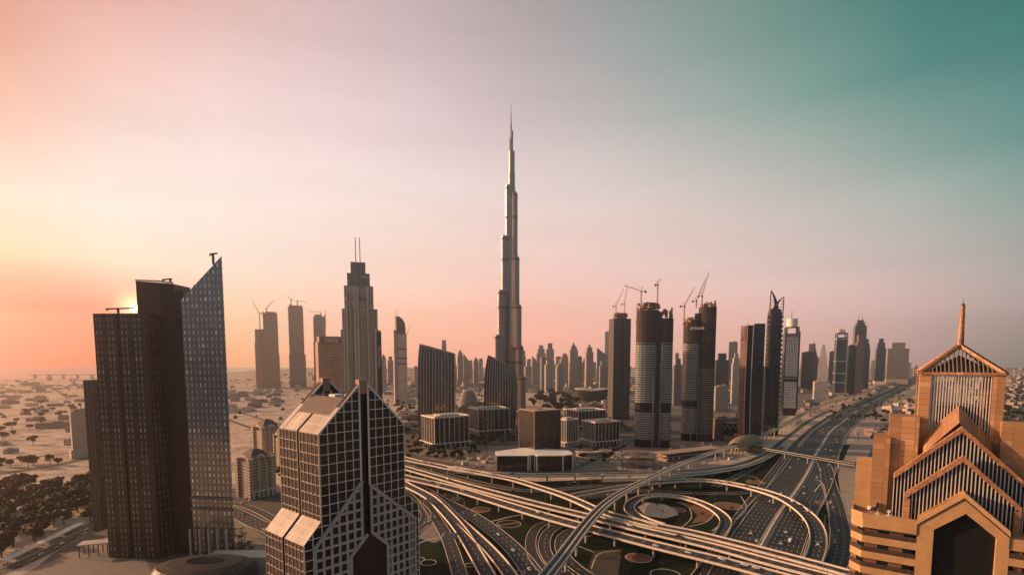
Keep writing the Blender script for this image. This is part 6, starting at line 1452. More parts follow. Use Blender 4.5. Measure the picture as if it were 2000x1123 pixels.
# arabesque apartment blocks
ap_m = facade('ornate apartment wall', (0.44, 0.345, 0.27), (0.05, 0.04, 0.034), 3.0, 3.3, .42, .52, rw=.75, cv=.3)
def apartment(label, px0, px1, roof_py, base_py, rot, Y=None):
    Yb = Y or G(1000, base_py)[1]; t = Tower('apartment_block', label, 'apartment block', px0, px1, Yb, rot, .9); w, d = t.w, t.d; H_ = Zat(roof_py, Yb)
    b = MB(); b.prism(rect(w * .94, d * .94), 0, H_ * .86); b.prism(rect(w * .7, d * .7), H_ * .86, H_); b.build('wall', ap_m, t.t)
    b = MB()
    for x in (-.45, .45):
        for y in (-.45, .45): b.prism(rect(w * .2, d * .2, 0, (x * w, y * d)), 0, H_ * .95)
    for x in (-.16, .16): b.prism(rect(w * .10, d * .1, 0, (x * w, -d * .48)), 0, H_ * .9)
    b.build('corner_bay', facade('bay windows', (0.50, .40, .31), (.05, .04, .035), 2.0, 3.3, .5, .55, rw=.75), t.t)
    b = MB(); q = rect(w * .74, d * .74); b.loft([[(x, y, H_) for x, y in q], [(x * .55, y * .55, H_ * 1.1) for x, y in q], [(x * .2, y * .2, H_ * 1.14) for x, y in q]]); b.build('hipped_roof', plain('brown roof tiles', (0.13, .075, .055), .8), t.t)
    b = MB()
    for x, y, a_ in ((0, -d * .46, 0), (-w * .46, 0, pi / 2), (w * .46, 0, pi / 2), (-w * .45, -d * .45, .6), (w * .45, -d * .45, -.6)):
        for k in range(9):
            q0, q1 = pi * k / 9, pi * (k + 1) / 9; r_ = w * .13; A_ = (x + r_ * cos(q0) * cos(a_), y + r_ * cos(q0) * sin(a_), H_ * .93 + r_ * sin(q0)); B2 = (x + r_ * cos(q1) * cos(a_), y + r_ * cos(q1) * sin(a_), H_ * .93 + r_ * sin(q1)); b.beam(A_, B2, .9, 1.6)
    b.build('arched_gable', M['parapet'], t.t)
    b = MB()
    for i in range(5): b.prism(rect(w * .05, 1.0, 0, (-w * .4 + w * .2 * i, -d * .55)), 0, 7)
    b.prism(rect(w * 1.02, d * .12, 0, (0, -d * .52)), 7, 8.2); b.build('arcade', M['parapet'], t.t); return t
apartment('ornate cream apartment block with brown roof and arched gables beside the mirrored blade', 452, 527, 890, 972, 0.55)
apartment('hazier ornate apartment block with arched gables behind the nearer one', 487, 545, 830, 905, 0.5)
apartment('lower ornate apartment wing tucked behind the gabled glass tower', 528, 560, 845, 915, 0.5)
# ------------------------------------------------------------------ planting
rng = random.Random(77)
def inpoly(p, poly):
    c = False; n = len(poly)
    for i in range(n):
        a, b = poly[i], poly[(i + 1) % n]
        if (a[1] > p[1]) != (b[1] > p[1]) and p[0] < (b[0] - a[0]) * (p[1] - a[1]) / (b[1] - a[1]) + a[0]: c = not c
    return c
def scatter(pxpoly, n, mind, tries=60):
    poly = [G(x, y) for x, y in pxpoly]; xs = [p[0] for p in poly]; ys = [p[1] for p in poly]; out = []
    for _ in range(n * tries):
        if len(out) >= n: break
        p = (rng.uniform(min(xs), max(xs)), rng.uniform(min(ys), max(ys)))
        if inpoly(p, poly) and all((p[0] - q[0]) ** 2 + (p[1] - q[1]) ** 2 > mind * mind for q in out): out.append(p)
    return out
def make_tree(seed, mat, h=9.0, r=4.2, n=420, flat=.75):
    rd_ = random.Random(seed); t = thing('tree', 'tree', 'tree', (0, 0, 0))
    b = MB(); b.cyl((0, 0), .34, 0, h * .35, 7, r1=.24)
    for k in range(4):
        a = k * 1.6 + rd_.random(); b.beam((0, 0, h * .33), (r * .5 * cos(a), r * .5 * sin(a), h * .62), .2)
    b.build('trunk', M['trunk'], t)
    b = MB(); lumps = [(rd_.uniform(-.55, .55) * r, rd_.uniform(-.55, .55) * r, h * rd_.uniform(.52, .86), r * rd_.uniform(.36, .62)) for _ in range(8)]
    for i in range(n):
        lx, ly, lz, lr = rd_.choice(lumps); u, v = rd_.uniform(-1, 1), rd_.uniform(0, 2 * pi); q = sqrt(1 - u * u); rr = lr * rd_.random() ** .35
        p = Vector((lx + rr * q * cos(v), ly + rr * q * sin(v), lz + rr * u * flat)); s = r * rd_.uniform(.07, .16)
        nrm = (Vector((q * cos(v), q * sin(v), u)) + Vector((rd_.uniform(-.7, .7), rd_.uniform(-.7, .7), rd_.uniform(-.4, .8)))).normalized()
        tx = nrm.cross(Vector((rd_.random(), rd_.random(), rd_.random() + .1))).normalized() * s; ty = nrm.cross(tx).normalized() * s * rd_.uniform(.6, 1.1)
        b.face([p - tx - ty, p + tx * .8 - ty, p + tx + ty * .9, p - tx * .9 + ty])
    b.build('crown', mat, t); return t
def make_palm(seed):
    rd_ = random.Random(seed); t = thing('palm_tree', 'palm', 'palm tree'); b = MB(); b.cyl((0, 0), .26, 0, 7.5, 7, r1=.18); b.build('trunk', M['trunk'], t); b = MB()
    for k in range(16):
        a = k * 2 * pi / 16 + rd_.random() * .3; L = 2.6 + rd_.random() * .7; pr = None
        for j in range(5):
            f = j / 4; c = Vector((cos(a) * L * f, sin(a) * L * f, 7.5 + 1.0 * f - 2.6 * f * f)); w_ = .34 * (1 - f * .8); s = Vector((-sin(a) * w_, cos(a) * w_, -.06))
            if pr: b.face([pr[0], pr[1], c + s, c - s])
            pr = (c - s, c + s)
    b.build('crown', M['leaf'], t); return t
protos = [make_tree(1, M['leaf']), make_tree(2, M['leaf'], 8.0, 4.6), make_tree(3, M['leaf2'], 9.5, 4.0), make_tree(4, M['leaf'], 7.5, 4.4, flat=.9)]
palm = make_palm(9)
used = set()
def plant(src, p, k, label, group):
    if src.name not in used:
        used.add(src.name); src.location = (p[0], p[1], 0); src.scale = (k, k, k); src['label'] = label; src['group'] = group; return
    copy_thing(src, (p[0], p[1], 0), rng.uniform(0, 6.28), label, group, (k * rng.uniform(.9, 1.15), k * rng.uniform(.9, 1.15), k * rng.uniform(.85, 1.1)))
GROVES = [
 ([(-30, 950), (60, 944), (130, 952), (188, 938), (192, 1016), (120, 1046), (60, 1072), (-30, 1112)], 84, 7.5, (1.5, 2.1), 'dark round-crowned tree of the dense grove left of the mirrored towers', 'trees of the dark grove'),
 ([(-20, 905), (40, 905), (90, 898), (118, 910), (60, 920), (-20, 925)], 12, 9, (1.3, 1.8), 'bushy tree beside the sandy roads beyond the dark grove', 'roadside trees beyond the grove'),
 ([(1030, 790), (1045, 772), (1080, 766), (1112, 778), (1135, 796), (1112, 812), (1060, 806)], 44, 15, (2.2, 3.2), 'dark tree of the park between the spire tower and the bowl hall', 'trees of the park by the spire tower'),
 ([(797, 905), (797, 862), (812, 850), (825, 868), (900, 884), (925, 876), (940, 892), (880, 900), (830, 892)], 44, 7, (.8, 1.4), 'small tree around the nearest pale framed office block', 'trees round the front office block'),
 ([(905, 862), (915, 850), (1000, 850), (1010, 868), (960, 876), (925, 872)], 30, 7, (.9, 1.5), 'small tree between the pale framed office blocks and the red crane', 'trees by the red crane'),
 ([(1125, 905), (1130, 880), (1215, 872), (1225, 880), (1190, 905), (1160, 910)], 16, 8, (.8, 1.3), 'small tree on the street right of the white-roofed podium', 'street trees by the podium'),
 ([(1690, 862), (1705, 812), (1760, 790), (1800, 782), (1800, 840), (1730, 870)], 18, 12, (1.2, 1.8), 'bushy tree among the low houses behind the sandy verge', 'trees behind the sandy verge'),
 ([(1962, 760), (2010, 760), (2010, 885), (1962, 885)], 36, 15, (1.3, 2.2), 'dark tree among the low houses at the far right edge', 'trees at the far right edge'),
 ([(528, 938), (530, 890), (548, 878), (552, 940)], 7, 7, (.9, 1.3), 'dark tree between the ornate apartment block and the gabled glass tower', 'trees by the ornate apartments'),
 ([(40, 790), (160, 790), (120, 870), (0, 880), (0, 800)], 22, 20, (1.4, 2.2), 'hazy tree scattered in the sandy district at the far left', 'scattered trees of the sandy district'),
 ([(745, 850), (812, 850), (812, 800), (770, 780)], 14, 14, (1.2, 1.8), 'hazy tree between the gabled glass tower and the larger curved glass tower', 'trees left of the curved glass tower')]
for poly, n, md, (k0, k1), lab, grp in GROVES:
    for p in scatter(poly, n, md): plant(rng.choice(protos), p, rng.uniform(k0, k1), lab, grp)
for p in scatter([(448, 1052), (470, 1044), (494, 1072), (500, 1092), (470, 1090)], 16, 4.5): plant(palm, p, rng.uniform(.9, 1.2), 'palm tree in the planted row on the paved forecourt beside the mirrored blade', 'palms on the forecourt')
for p in scatter([(800, 990), (900, 1000), (1030, 1000), (1040, 1110), (1200, 1110), (1640, 1115), (1540, 1030), (1400, 950), (1200, 960), (1000, 970)], 70, 9):
    if all(min((p[0] - q[0]) ** 2 + (p[1] - q[1]) ** 2 for q in pth.p) > 121 for pth in list(ROADS.values()) + list(FLY.values()) if pth is not hw) and min((p[0] - q[0]) ** 2 + (p[1] - q[1]) ** 2 for q in hw.p) > 1300: plant(palm, p, rng.uniform(.6, .9), 'small palm standing on the dark lawns between the ramps', 'palms on the interchange lawns')
shrub = make_tree(12, M['leaf2'], 3.2, 2.2, 120); shrub.name = 'shrub'; shrub['category'] = 'shrub'
for p in scatter([(800, 990), (900, 960), (1030, 960), (1180, 940), (1480, 915), (1560, 940), (1540, 1030), (1640, 1115), (1200, 1112), (1040, 1112)], 130, 6):
    if all(min((p[0] - q[0]) ** 2 + (p[1] - q[1]) ** 2 for q in pth.p) > 110 for pth in list(ROADS.values()) + list(FLY.values()) if pth is not hw) and min((p[0] - q[0]) ** 2 + (p[1] - q[1]) ** 2 for q in hw.p) > 1300: plant(shrub, p, rng.uniform(.5, 1.1), 'low round shrub on the dark lawns between the ramps', 'shrubs on the interchange lawns')
for p in scatter([(445, 900), (449, 960), (455, 975), (447, 985)], 4, 3): plant(palm, p, 1.0, 'palm at the foot of the ornate apartment block', 'palms by the apartments')

# ------------------------------------------------------------------ low houses
hw1 = facade('sandy house wall', (0.46, 0.38, 0.31), (0.07, 0.055, 0.05), 3.2, 3.3, .35, .42, rw=.85, tilt=0)
hw2 = facade('pale house wall', (0.60, 0.53, 0.46), (0.08, 0.065, 0.055), 3.6, 3.3, .4, .42, rw=.85, tilt=0)
hw3 = facade('brown house wall', (0.30, 0.23, 0.185), (0.05, 0.04, 0.036), 3.2, 3.3, .4, .45, rw=.85, tilt=0)
hw4 = facade('dark block wall', (0.13, 0.11, 0.095), (0.03, 0.028, 0.026), 3.2, 3.3, .5, .5, rw=.8, tilt=0)
def house(w, d, h, mat, seed):
    rd_ = random.Random(seed); b = MB(); b.prism(rect(w, d), 0, h); z = h
    for x, y, ww, dl in ((0, -d / 2 + .15, w, .3), (0, d / 2 - .15, w, .3), (-w / 2 + .15, 0, .3, d - .6), (w / 2 - .15, 0, .3, d - .6)): b.prism(rect(ww, dl, 0, (x, y)), z, z + .9)
    b.prism(rect(w * .3, d * .34, 0, (rd_.uniform(-.25, .25) * w, rd_.uniform(-.2, .2) * d)), z, z + 2.8)
    b.prism(rect(w * .55, d * .4, 0, (rd_.uniform(-.1, .1) * w, -d * .65)), 0, h * .55)
    for k in range(4): b.box((rd_.uniform(-.4, .4) * w, rd_.uniform(-.4, .4) * d, z), (1.6, 1.6, 1.2))
    return b.build('low_house', mat)
HP = [house(18, 14, 7, hw1, 1), house(22, 16, 10, hw2, 2), house(15, 15, 6.5, hw3, 3), house(30, 15, 8, hw2, 4), house(26, 20, 14, hw1, 5), house(44, 20, 9, hw3, 6)]
DK = [house(26, 16, 7, hw4, 7), house(40, 22, 9, hw4, 8), house(18, 18, 6, hw4, 9)]
hused = set()
DIST = [([(-20, 752), (165, 752), (165, 878), (-20, 890)], 46, 40, 1.0, 'low flat-roofed house in the hazy sandy district left of the mirrored towers', 'houses of the left sandy district'),
 ([(445, 764), (545, 764), (548, 800), (445, 808)], 30, 34, 1.1, 'low flat-roofed house in the orange haze behind the ornate apartments', 'houses in the orange haze'),
 ([(745, 748), (812, 748), (812, 840), (792, 850)], 26, 34, 1.1, 'low flat-roofed house between the black-bannered tower and the larger curved glass tower', 'houses left of the curved glass tower'),
 ([(888, 750), (945, 750), (945, 785), (888, 790)], 16, 36, 1.2, 'low flat-roofed house between the two curved glass towers', 'houses between the curved towers'),
 ([(1028, 748), (1190, 744), (1190, 765), (1125, 768), (1090, 760), (1028, 768)], 40, 40, 1.5, 'low pale building at the foot of the central skyline towers', 'low buildings at the skyline foot'),
 ([(1110, 780), (1190, 776), (1195, 812), (1130, 806)], 20, 24, .8, 'low building between the bowl hall and the framed office blocks', 'low buildings before the bowl hall'),
 ([(1395, 765), (1445, 760), (1445, 800), (1395, 812)], 16, 30, 1.0, 'low building between the right unfinished tower and the brown-flanked slab', 'low buildings by the brown-flanked slab'),
 ([(1012, 800), (1040, 806), (1180, 806), (1230, 812), (1232, 846), (1200, 842), (1120, 845), (1100, 815), (1015, 808)], 24, 16, .7, 'low dark building among the framed office blocks', 'low buildings among the office blocks'),
 ([(800, 838), (815, 800), (905, 792), (945, 786), (945, 800), (905, 806), (905, 850), (890, 800), (815, 806)], 18, 20, .8, 'low dark building behind the nearest framed office block', 'low buildings behind the front office block'),
 ([(1400, 806), (1440, 812), (1440, 850), (1402, 862)], 10, 18, .8, 'low dark building beside the truss link bridge', 'low buildings by the truss link'),
 ([(1560, 760), (1620, 775), (1600, 800), (1565, 810)], 8, 30, .9, 'low shed on the bare lot beside the rail viaduct', 'sheds on the bare lot'),
 ([(1695, 850), (1725, 800), (1800, 775), (1800, 870), (1720, 875)], 26, 24, .9, 'low house behind the sandy verge left of the orange stepped tower', 'houses behind the sandy verge'),
 ([(1962, 735), (2012, 735), (2012, 890), (1962, 890)], 34, 30, 1.0, 'low house at the far right edge beyond the orange stepped tower', 'houses at the far right edge')]
for poly, n, md, k, lab, grp in DIST:
    for p in scatter(poly, n, md):
        s = rng.choice(HP if 'dark' not in lab else DK); rz_ = rng.choice((0.1, 0.35, 1.6, 1.9, .2)); kk = k * rng.uniform(.8, 1.25)
        if s.name not in hused: hused.add(s.name); o = s
        else: o = s.copy(); COL.objects.link(o)
        o.location = (p[0], p[1], 0); o.rotation_euler = (0, 0, rz_); o.scale = (kk, kk, kk); tag(o, lab, 'house', grp)
b = MB(); rd_ = random.Random(3)                                  # the endless far town
for _ in range(2600):
    y = 2300 + 6300 * rd_.random() ** 1.3; x = max(-8900, min(8900, rd_.uniform(-1.1, 1.1) * y))
    if x < -2000 - (y - 3900) * .3 and y > 3700: continue
    if abs(x - y * .77) < 140 or (x < -.25 * y and rd_.random() < .6): continue
    b.box((x, y, 0), (rd_.uniform(12, 40), rd_.uniform(12, 30), rd_.choice((6, 7, 9, 12, 16, 24)) * rd_.uniform(.8, 1.3)), rd_.uniform(0, 1.6))
for _ in range(500):
    y = 1500 + 1500 * rd_.random(); x = rd_.uniform(.55, 1.2) * y
    if abs(x - y * .80) < 90 or x < y * .84: continue
    b.box((x, y, 0), (rd_.uniform(10, 26), rd_.uniform(10, 22), rd_.uniform(5, 10)), rd_.uniform(0, 1.6))
o = b.build('far_town', hw1); o['kind'] = 'stuff'; tag(o, 'hazy far town of low flat-roofed buildings reaching the horizon', 'town')
b = MB(); rd_ = random.Random(8)
for _ in range(5200):
    y = 1300 + 5200 * rd_.random() ** 1.5; x = rd_.uniform(-1.1, 1.25) * y; r_ = rd_.uniform(3, 8)
    if x < -2000 - (y - 3900) * .3 and y > 3700: continue
    if x < -.22 * y and rd_.random() < .86: continue
    if abs(x - y * .80) < 130 or (-.05 * y < x < .6 * y and y < 2300): continue
    a0 = rd_.random() * 6; pts = [(x + r_ * rd_.uniform(.6, 1.2) * cos(a0 + k * 1.26), y + r_ * rd_.uniform(.6, 1.2) * sin(a0 + k * 1.26), rd_.uniform(2, 4)) for k in range(5)]; ap_ = (x, y, rd_.uniform(6, 10))
    for k in range(5): b.face([pts[k], pts[(k + 1) % 5], ap_]); q = pts[k]; q2 = pts[(k + 1) % 5]; b.face([(q[0], q[1], 0), (q2[0], q2[1], 0), q2, q])
o = b.build('far_greenery', M['leaf2']); o['kind'] = 'stuff'; tag(o, 'scattered far shrubs and tree clumps in the hazy districts', 'shrubs')

# ------------------------------------------------------------------ vehicles
def car_mesh(L, W, Hh, body, kind='car'):
    b = MB(); c = .32; w = W / 2
    prof = [(-L / 2, c + .25), (-L / 2 + .1, c + .62), (-L * .28, c + .72), (-L * .17, Hh), (L * .14, Hh), (L * .27, c + .66), (L / 2 - .15, c + .52), (L / 2, c + .2), (L / 2 - .1, c - .08), (-L / 2 + .1, c - .08)] if kind == 'car' else [(-L / 2, c), (-L / 2, Hh - .15), (-L / 2 + .15, Hh), (L / 2 - .5, Hh), (L / 2 - .05, Hh * .55), (L / 2, c), (L / 2 - .1, c - .05), (-L / 2 + .1, c - .05)]
    n = len(prof)
    for i in range(n):
        a, d = prof[i], prof[(i + 1) % n]; top = kind == 'car' and i in (2, 4); g_ = 1 if top or (kind != 'car' and i == 3) else 0
        ta = w * (.8 if a[1] > c + .9 and kind == 'car' else 1); td = w * (.8 if d[1] > c + .9 and kind == 'car' else 1)
        b.face([(a[0], -ta, a[1]), (a[0], ta, a[1]), (d[0], td, d[1]), (d[0], -td, d[1])], g_)
    for sg in (-1, 1):
        pts = [(p[0], sg * w * (.8 if p[1] > c + .9 and kind == 'car' else 1), p[1]) for p in prof]; b.face(pts if sg < 0 else pts[::-1], 0)
        if kind == 'car': q = [(-L * .25, c + .72), (-L * .165, Hh - .06), (L * .13, Hh - .06), (L * .23, c + .70)]
        else: q = [(-L * .46, Hh * .52), (-L * .46, Hh * .86), (L * .40, Hh * .86), (L * .44, Hh * .52)]
        b.face([(x, sg * (w * (.83 if z > c + .9 and kind == 'car' else 1.0) + .02), z) for x, z in (q if sg < 0 else q[::-1])], 1)
        for x in (-L * .3, L * .31):
            ring = [(x + .33 * cos(2 * pi * k / 10), .33 + .33 * sin(2 * pi * k / 10)) for k in range(10)]
            b.face([(x_, sg * (w + .03), z_) for x_, z_ in (ring if sg < 0 else ring[::-1])], 2)
            for k in range(10): p0, p1 = ring[k], ring[(k + 1) % 10]; b.face([(p0[0], sg * (w + .03), p0[1]), (p1[0], sg * (w + .03), p1[1]), (p1[0], sg * (w - .2), p1[1]), (p0[0], sg * (w - .2), p0[1])], 2)
    return b.build('car' if kind == 'car' else 'bus', [body, M['glassdark'], M['black']])
cp_ = lambda n, c: plain(n, c, .3, var=.05)
CARS = [car_mesh(4.7, 1.9, 1.5, cp_('white car paint', (.80, .78, .75))), car_mesh(4.9, 1.95, 1.8, cp_('cream car paint', (.72, .66, .58))), car_mesh(4.6, 1.85, 1.48, cp_('silver car paint', (.42, .42, .42))), car_mesh(4.7, 1.9, 1.55, cp_('black car paint', (.03, .03, .035))), car_mesh(4.6, 1.85, 1.5, cp_('red car paint', (.28, .04, .03)))]
VAN = car_mesh(5.6, 2.1, 2.4, cp_('white van paint', (.8, .78, .74)), 'van'); BUS = car_mesh(12, 2.5, 3.1, cp_('white bus paint', (.78, .74, .70)), 'van')
VAN.name = 'van'; BUS.name = 'bus'
cname = ['white', 'cream', 'silver', 'black', 'red']; cused = set()
def park(src, loc, rz_, label, cat, group):
    if src.name not in cused: cused.add(src.name); o = src
    else: o = src.copy(); COL.objects.link(o)
    o.location = loc; o.rotation_euler = (0, 0, rz_); tag(o, label, cat, group)
def pickcar(): return rng.choices(range(5), (10, 3, 3, 3, 1))[0]
taken = []
def free(x, y, r=7.0):
    if any((x - a) ** 2 + (y - b_) ** 2 < r * r for a, b_ in taken): return False
    taken.append((x, y)); return True
s_lo = 60
cnt = 0
while cnt < 230:
    s = s_lo + (hw.len * .62) * rng.random() ** 1.1; sg = rng.choice((-1, 1, 1)); k = rng.randrange(7); o = sg * (3.0 + 3.75 * (k + .5))
    (x, y, z), an = hw.at(s, o)
    if not free(x, y, 8): continue
    i = pickcar(); park(CARS[i], (x, y, .08), an + (0 if sg > 0 else pi), '%s car in the %s lanes of the multi-lane highway' % (cname[i], 'right-hand' if sg > 0 else 'left-hand'), 'car', '%s cars in the %s highway lanes' % (cname[i], 'right' if sg > 0 else 'left')); cnt += 1
def on_path(p, px, py, where, grp, src=None, flip=False):
    best = min(range(len(p.p)), key=lambda i: (lambda g_: (g_[0] - p.p[i][0]) ** 2 + (g_[1] - p.p[i][1]) ** 2)(G(px, py, p.p[i][2] + .6)))
    c = p.p[best]; g_ = G(px, py, c[2] + .6); d = p.d[best]; o = (g_[0] - c[0]) * d[1] - (g_[1] - c[1]) * d[0]; o = max(-4.2, min(4.2, o))
    x, y, z = p.off(best, o, .07); dz = (p.p[min(best + 1, len(p.p) - 1)][2] - p.p[max(best - 1, 0)][2])
    if not free(x, y, 5.5): return
    if src is None: i = pickcar(); park(CARS[i], (x, y, z), atan2(d[1], d[0]) + (pi if flip else 0), '%s car %s' % (cname[i], where), 'car', '%s cars %s' % (cname[i], grp))
    else: park(src, (x, y, z), atan2(d[1], d[0]) + (pi if flip else 0), 'white %s %s' % (src.name.split('.')[0], where), src.name.split('.')[0], 'vans ' + grp)
z2 = lambda x, y: (780 + x / 5.82, 930 + y / 5.82); z3 = lambda x, y: (790 + x / 4.27, 860 + y / 4.27); z4 = lambda x, y: (1180 + x / 4, 860 + y / 4)
for q in [z2(375, 55), z2(445, 95), z2(735, 158), z2(1665, 385), z4(380, 812), z4(685, 878), z4(908, 905), z4(1102, 937), z4(1183, 977), z4(600, 890)]: on_path(FLY['f4l'], q[0], q[1], 'on the frontmost broad flyover', 'on the frontmost flyover')
for q in [z3(365, 320), z3(1100, 530), z4(590, 740), z4(200, 660)]: on_path(FLY['f4u'], q[0], q[1], 'on the middle flyover carriageway', 'on the middle flyover', flip=True)
for q in [z3(150, 175), z3(218, 187), z3(435, 225), z3(895, 262), z3(985, 280), z3(1465, 285), z3(1640, 283), z3(700, 262)]: on_path(FLY['f1'], q[0], q[1], 'on the rear curving flyover', 'on the rear flyover')
for q in [z4(885, 330), z4(930, 318), z4(1060, 352), z4(1120, 355), z4(1340, 412), z4(1460, 467), z4(1530, 508), z4(1598, 552), z4(1668, 820), z4(655, 322), z4(470, 335), z4(300, 362)]: on_path(FLY['f3'], q[0], q[1], 'on the sweeping half-circle flyover', 'on the half-circle flyover')
for q in [z4(1777, 300), z4(1792, 415), z4(1788, 520), z4(1770, 482), z4(1830, 708), z4(1785, 795), z4(1752, 372)]: on_path(ROADS['exit'], q[0], q[1], 'on the exit road beside the sandy verge', 'on the exit road')
for q in [z2(280, 545), z2(320, 488), z2(350, 490)]: on_path(ROADS['westlink'], q[0], q[1], 'on the curving link road behind the gabled tower', 'on the link road')
for q in [z2(415, 480), z2(508, 678), z2(600, 965), z2(668, 945)]: on_path(ROADS['west'], q[0], q[1], 'on the narrow road under the sign gantries', 'on the narrow road')
for q in [z2(660, 430), z2(880, 450), z2(1310, 850), z2(1470, 1040), z2(1120, 650)]: on_path(ROADS['wide'], q[0], q[1], 'on the wide ground road fanning to the bottom edge', 'on the wide ground road')
for q in [(510, 1049), (497, 1036), (478, 1004)]: on_path(ROADS['boulevard'], q[0], q[1], 'on the dark boulevard between the mirrored and gabled towers', 'on the boulevard')
for k in range(14): q = ROADS['west_avenue'].at(20 + k * 13 + rng.random() * 6)[0]; i = pickcar(); o_ = rng.choice((-3.2, 0.2, 3.2)); (x, y, z), an = ROADS['west_avenue'].at(20 + k * 12, o_); park(CARS[i], (x, y, .15), an, '%s car on the avenue below the dark grove' % cname[i], 'car', '%s cars on the avenue' % cname[i])
for (px, py) in [(482, 975), (489, 977), (495, 973), (500, 971), (506, 970), (474, 982)]:
    i = pickcar(); x, y = G(px, py); park(CARS[i], (x, y, .12), .9, '%s car parked at the foot of the ornate apartment block' % cname[i], 'car', '%s cars parked by the apartments' % cname[i])
for (px, py, lb) in [(1137, 904, 'white bus parked beside the white-roofed podium'), (1428, 897, 'white bus stopped under the rail station'), (925, 880, 'white bus near the red crane')]:
    x, y = G(px, py); park(BUS, (x, y, .1), -.9 if px < 1200 else .5, lb, 'bus', None)
x, y = G(1543, 1057); park(VAN, (x, y, .1), .9, 'white van in the right-hand lanes where the half-circle flyover lands', 'van', None)

# ------------------------------------------------------------------ street lamps, sign gantries, site clutter
def lamp_proto():
    t = thing('street_lamp', 'lamp', 'street lamp'); b = MB(); b.cyl((0, 0), .16, 0, 12, 7, r1=.09); b.build('pole', M['grey'], t)
    for sg in (-1, 1): b = MB(); b.beam((0, 0, 11.9), (0, sg * 2.2, 12.4), .12); b.box((0, sg * 2.5, 12.32), (.35, 1.0, .18)); b.build('lamp_head', M['grey'], t)
    return t
LP = lamp_proto(); lused = [False]
def lamp(p, an, label, grp):
    if not lused[0]: lused[0] = True; LP.location = p; LP.rotation_euler = (0, 0, an); tag(LP, label, None, grp); return
    copy_thing(LP, p, an, label, grp)
for i in range(24): p, an = hw.at(110 + i * 46); lamp((p[0], p[1], .1), an, 'double-armed street lamp in the median of the multi-lane highway', 'lamps along the highway median')
for key, wh in (('f4l', 'frontmost broad flyover'), ('f4u', 'middle flyover carriageway'), ('f1', 'rear curving flyover'), ('f3', 'sweeping half-circle flyover'), ('e1', 'ramp beside the gabled tower')):
    p_ = FLY[key]; half = {'f4l': 7.0, 'f4u': 5.8, 'f1': 6.3, 'f3': 6.0, 'e1': 5.3}[key]; s = 25
    while s < p_.len - 10: p, an = p_.at(s, -half); lamp(p, an, 'double-armed street lamp standing along the ' + wh, 'lamps along the ' + wh); s += 48
def gantry(label, px, py, w, h, an, arm):
    x, y = G(px, py); t = thing('road_sign', label, 'road sign', (x, y, 0), an); b = MB()
    for i in range(9): xx = -w / 2 + w * i / 8; b.beam((xx, .3, 6.2), (xx, .3, 6.2 + h), .12)
    for i in range(5): b.beam((-w / 2, .3, 6.2 + h * i / 4), (w / 2, .3, 6.2 + h * i / 4), .12)
    b.build('frame', M['steel'], t); b = MB(); b.prism(rect(w, .12), 6.2, 6.2 + h); b.build('panel', plain('sign back', (.36, .31, .27), .5), t)
    b = MB(); pts = [(arm, 0, 0), (arm, 0, 4.5), (arm * .9, 0, 6.8), (arm * .65, 0, 8.2), (0, 0, 8.6)]
    for a, c in zip(pts, pts[1:]): b.beam(a, c, .4)
    b.build('post', M['steel'], t)
gantry('grey sign panel seen from behind on a curved post by the leftmost ramp', 837, 994, 10, 4.2, .5, 8.5); gantry('grey sign panel seen from behind on a curved post beside the wide ground road', 891, 990, 9, 4, .5, 9); gantry('large grey sign panel seen from behind over the narrow road near the bottom', 881, 1066, 11, 4.5, .2, 7)
x, y = G(1675, 862); t = thing('billboard', 'small white billboard on a dark mast on the sandy verge', 'billboard', (x, y, 0), .3); b = MB(); b.prism(rect(7, .5, 0, (-2.5, 0)), 12, 18); b.build('panel', M['white'], t); b = MB(); b.cyl((1.5, 0), .4, 0, 18, 8); b.build('mast', M['dark'], t)
# unfinished podium before the left unfinished tower
Yp = G(1258, 915)[1]; cx_, wd_ = place(1228, 1292, Yp); t = thing('unfinished_podium', 'octagonal unfinished concrete platform on columns before the teal glass pair', 'unfinished building', (cx_, Yp + wd_ * .3, 0))
o8 = [(wd_ / 2 * cos(a), wd_ * .32 * sin(a)) for a in [pi / 8 + k * pi / 4 for k in range(8)]]; rawc = plain('raw concrete', (.36, .27, .21), .85, var=.4)
for z0 in (9.5, 17.0): b = MB(); b.prism(o8, z0, z0 + 1.1); b.build('floor_slab', rawc, t)
for k in range(8):
    b = MB(); b.cyl((o8[k][0] * .92, o8[k][1] * .92), .6, 0, 17, 8); b.build('column', rawc, t)
b = MB(); b.prism([(p[0] * .5, p[1] * .5) for p in o8], 18.1, 21); b.build('core', rawc, t)
t2 = thing('unfinished_podium', 'long unfinished concrete deck curving between the teal glass pair and the rail station', 'unfinished building', G(1345, 893) + (0,), .5)
for z0 in (6, 11): b = MB(); b.prism(rect(120, 24), z0, z0 + .9); b.build('floor_slab', rawc, t2)
for k in range(10): b = MB(); b.prism(rect(1.2, 18, 0, (-54 + k * 12, 0)), 0, 11); b.build('column', rawc, t2)
t3_ = thing('crescent_pavilion', 'low cream crescent pavilion with a pale roof right of the white-roofed podium', 'pavilion', G(1150, 889) + (0,)); b = MB(); n = 16; ri_, ro = 10, 21
ring = [(ro * cos(pi * (1.05 + .9 * k / n)), ro * .8 * sin(pi * (1.05 + .9 * k / n))) for k in range(n + 1)] + [(ri_ * cos(pi * (1.95 - .9 * k / n)), ri_ * .8 * sin(pi * (1.95 - .9 * k / n))) for k in range(n + 1)]
b.prism(ring, 0, 7.0); b.build('wall', facade('pavilion arcade', (.46, .38, .31), (.06, .05, .045), 2.6, 7.0, .5, .7, rw=.8), t3_); b = MB(); b.prism([(p[0] * 1.04, p[1] * 1.04) for p in ring], 7.0, 7.7); b.build('roof', M['concrete'], t3_)
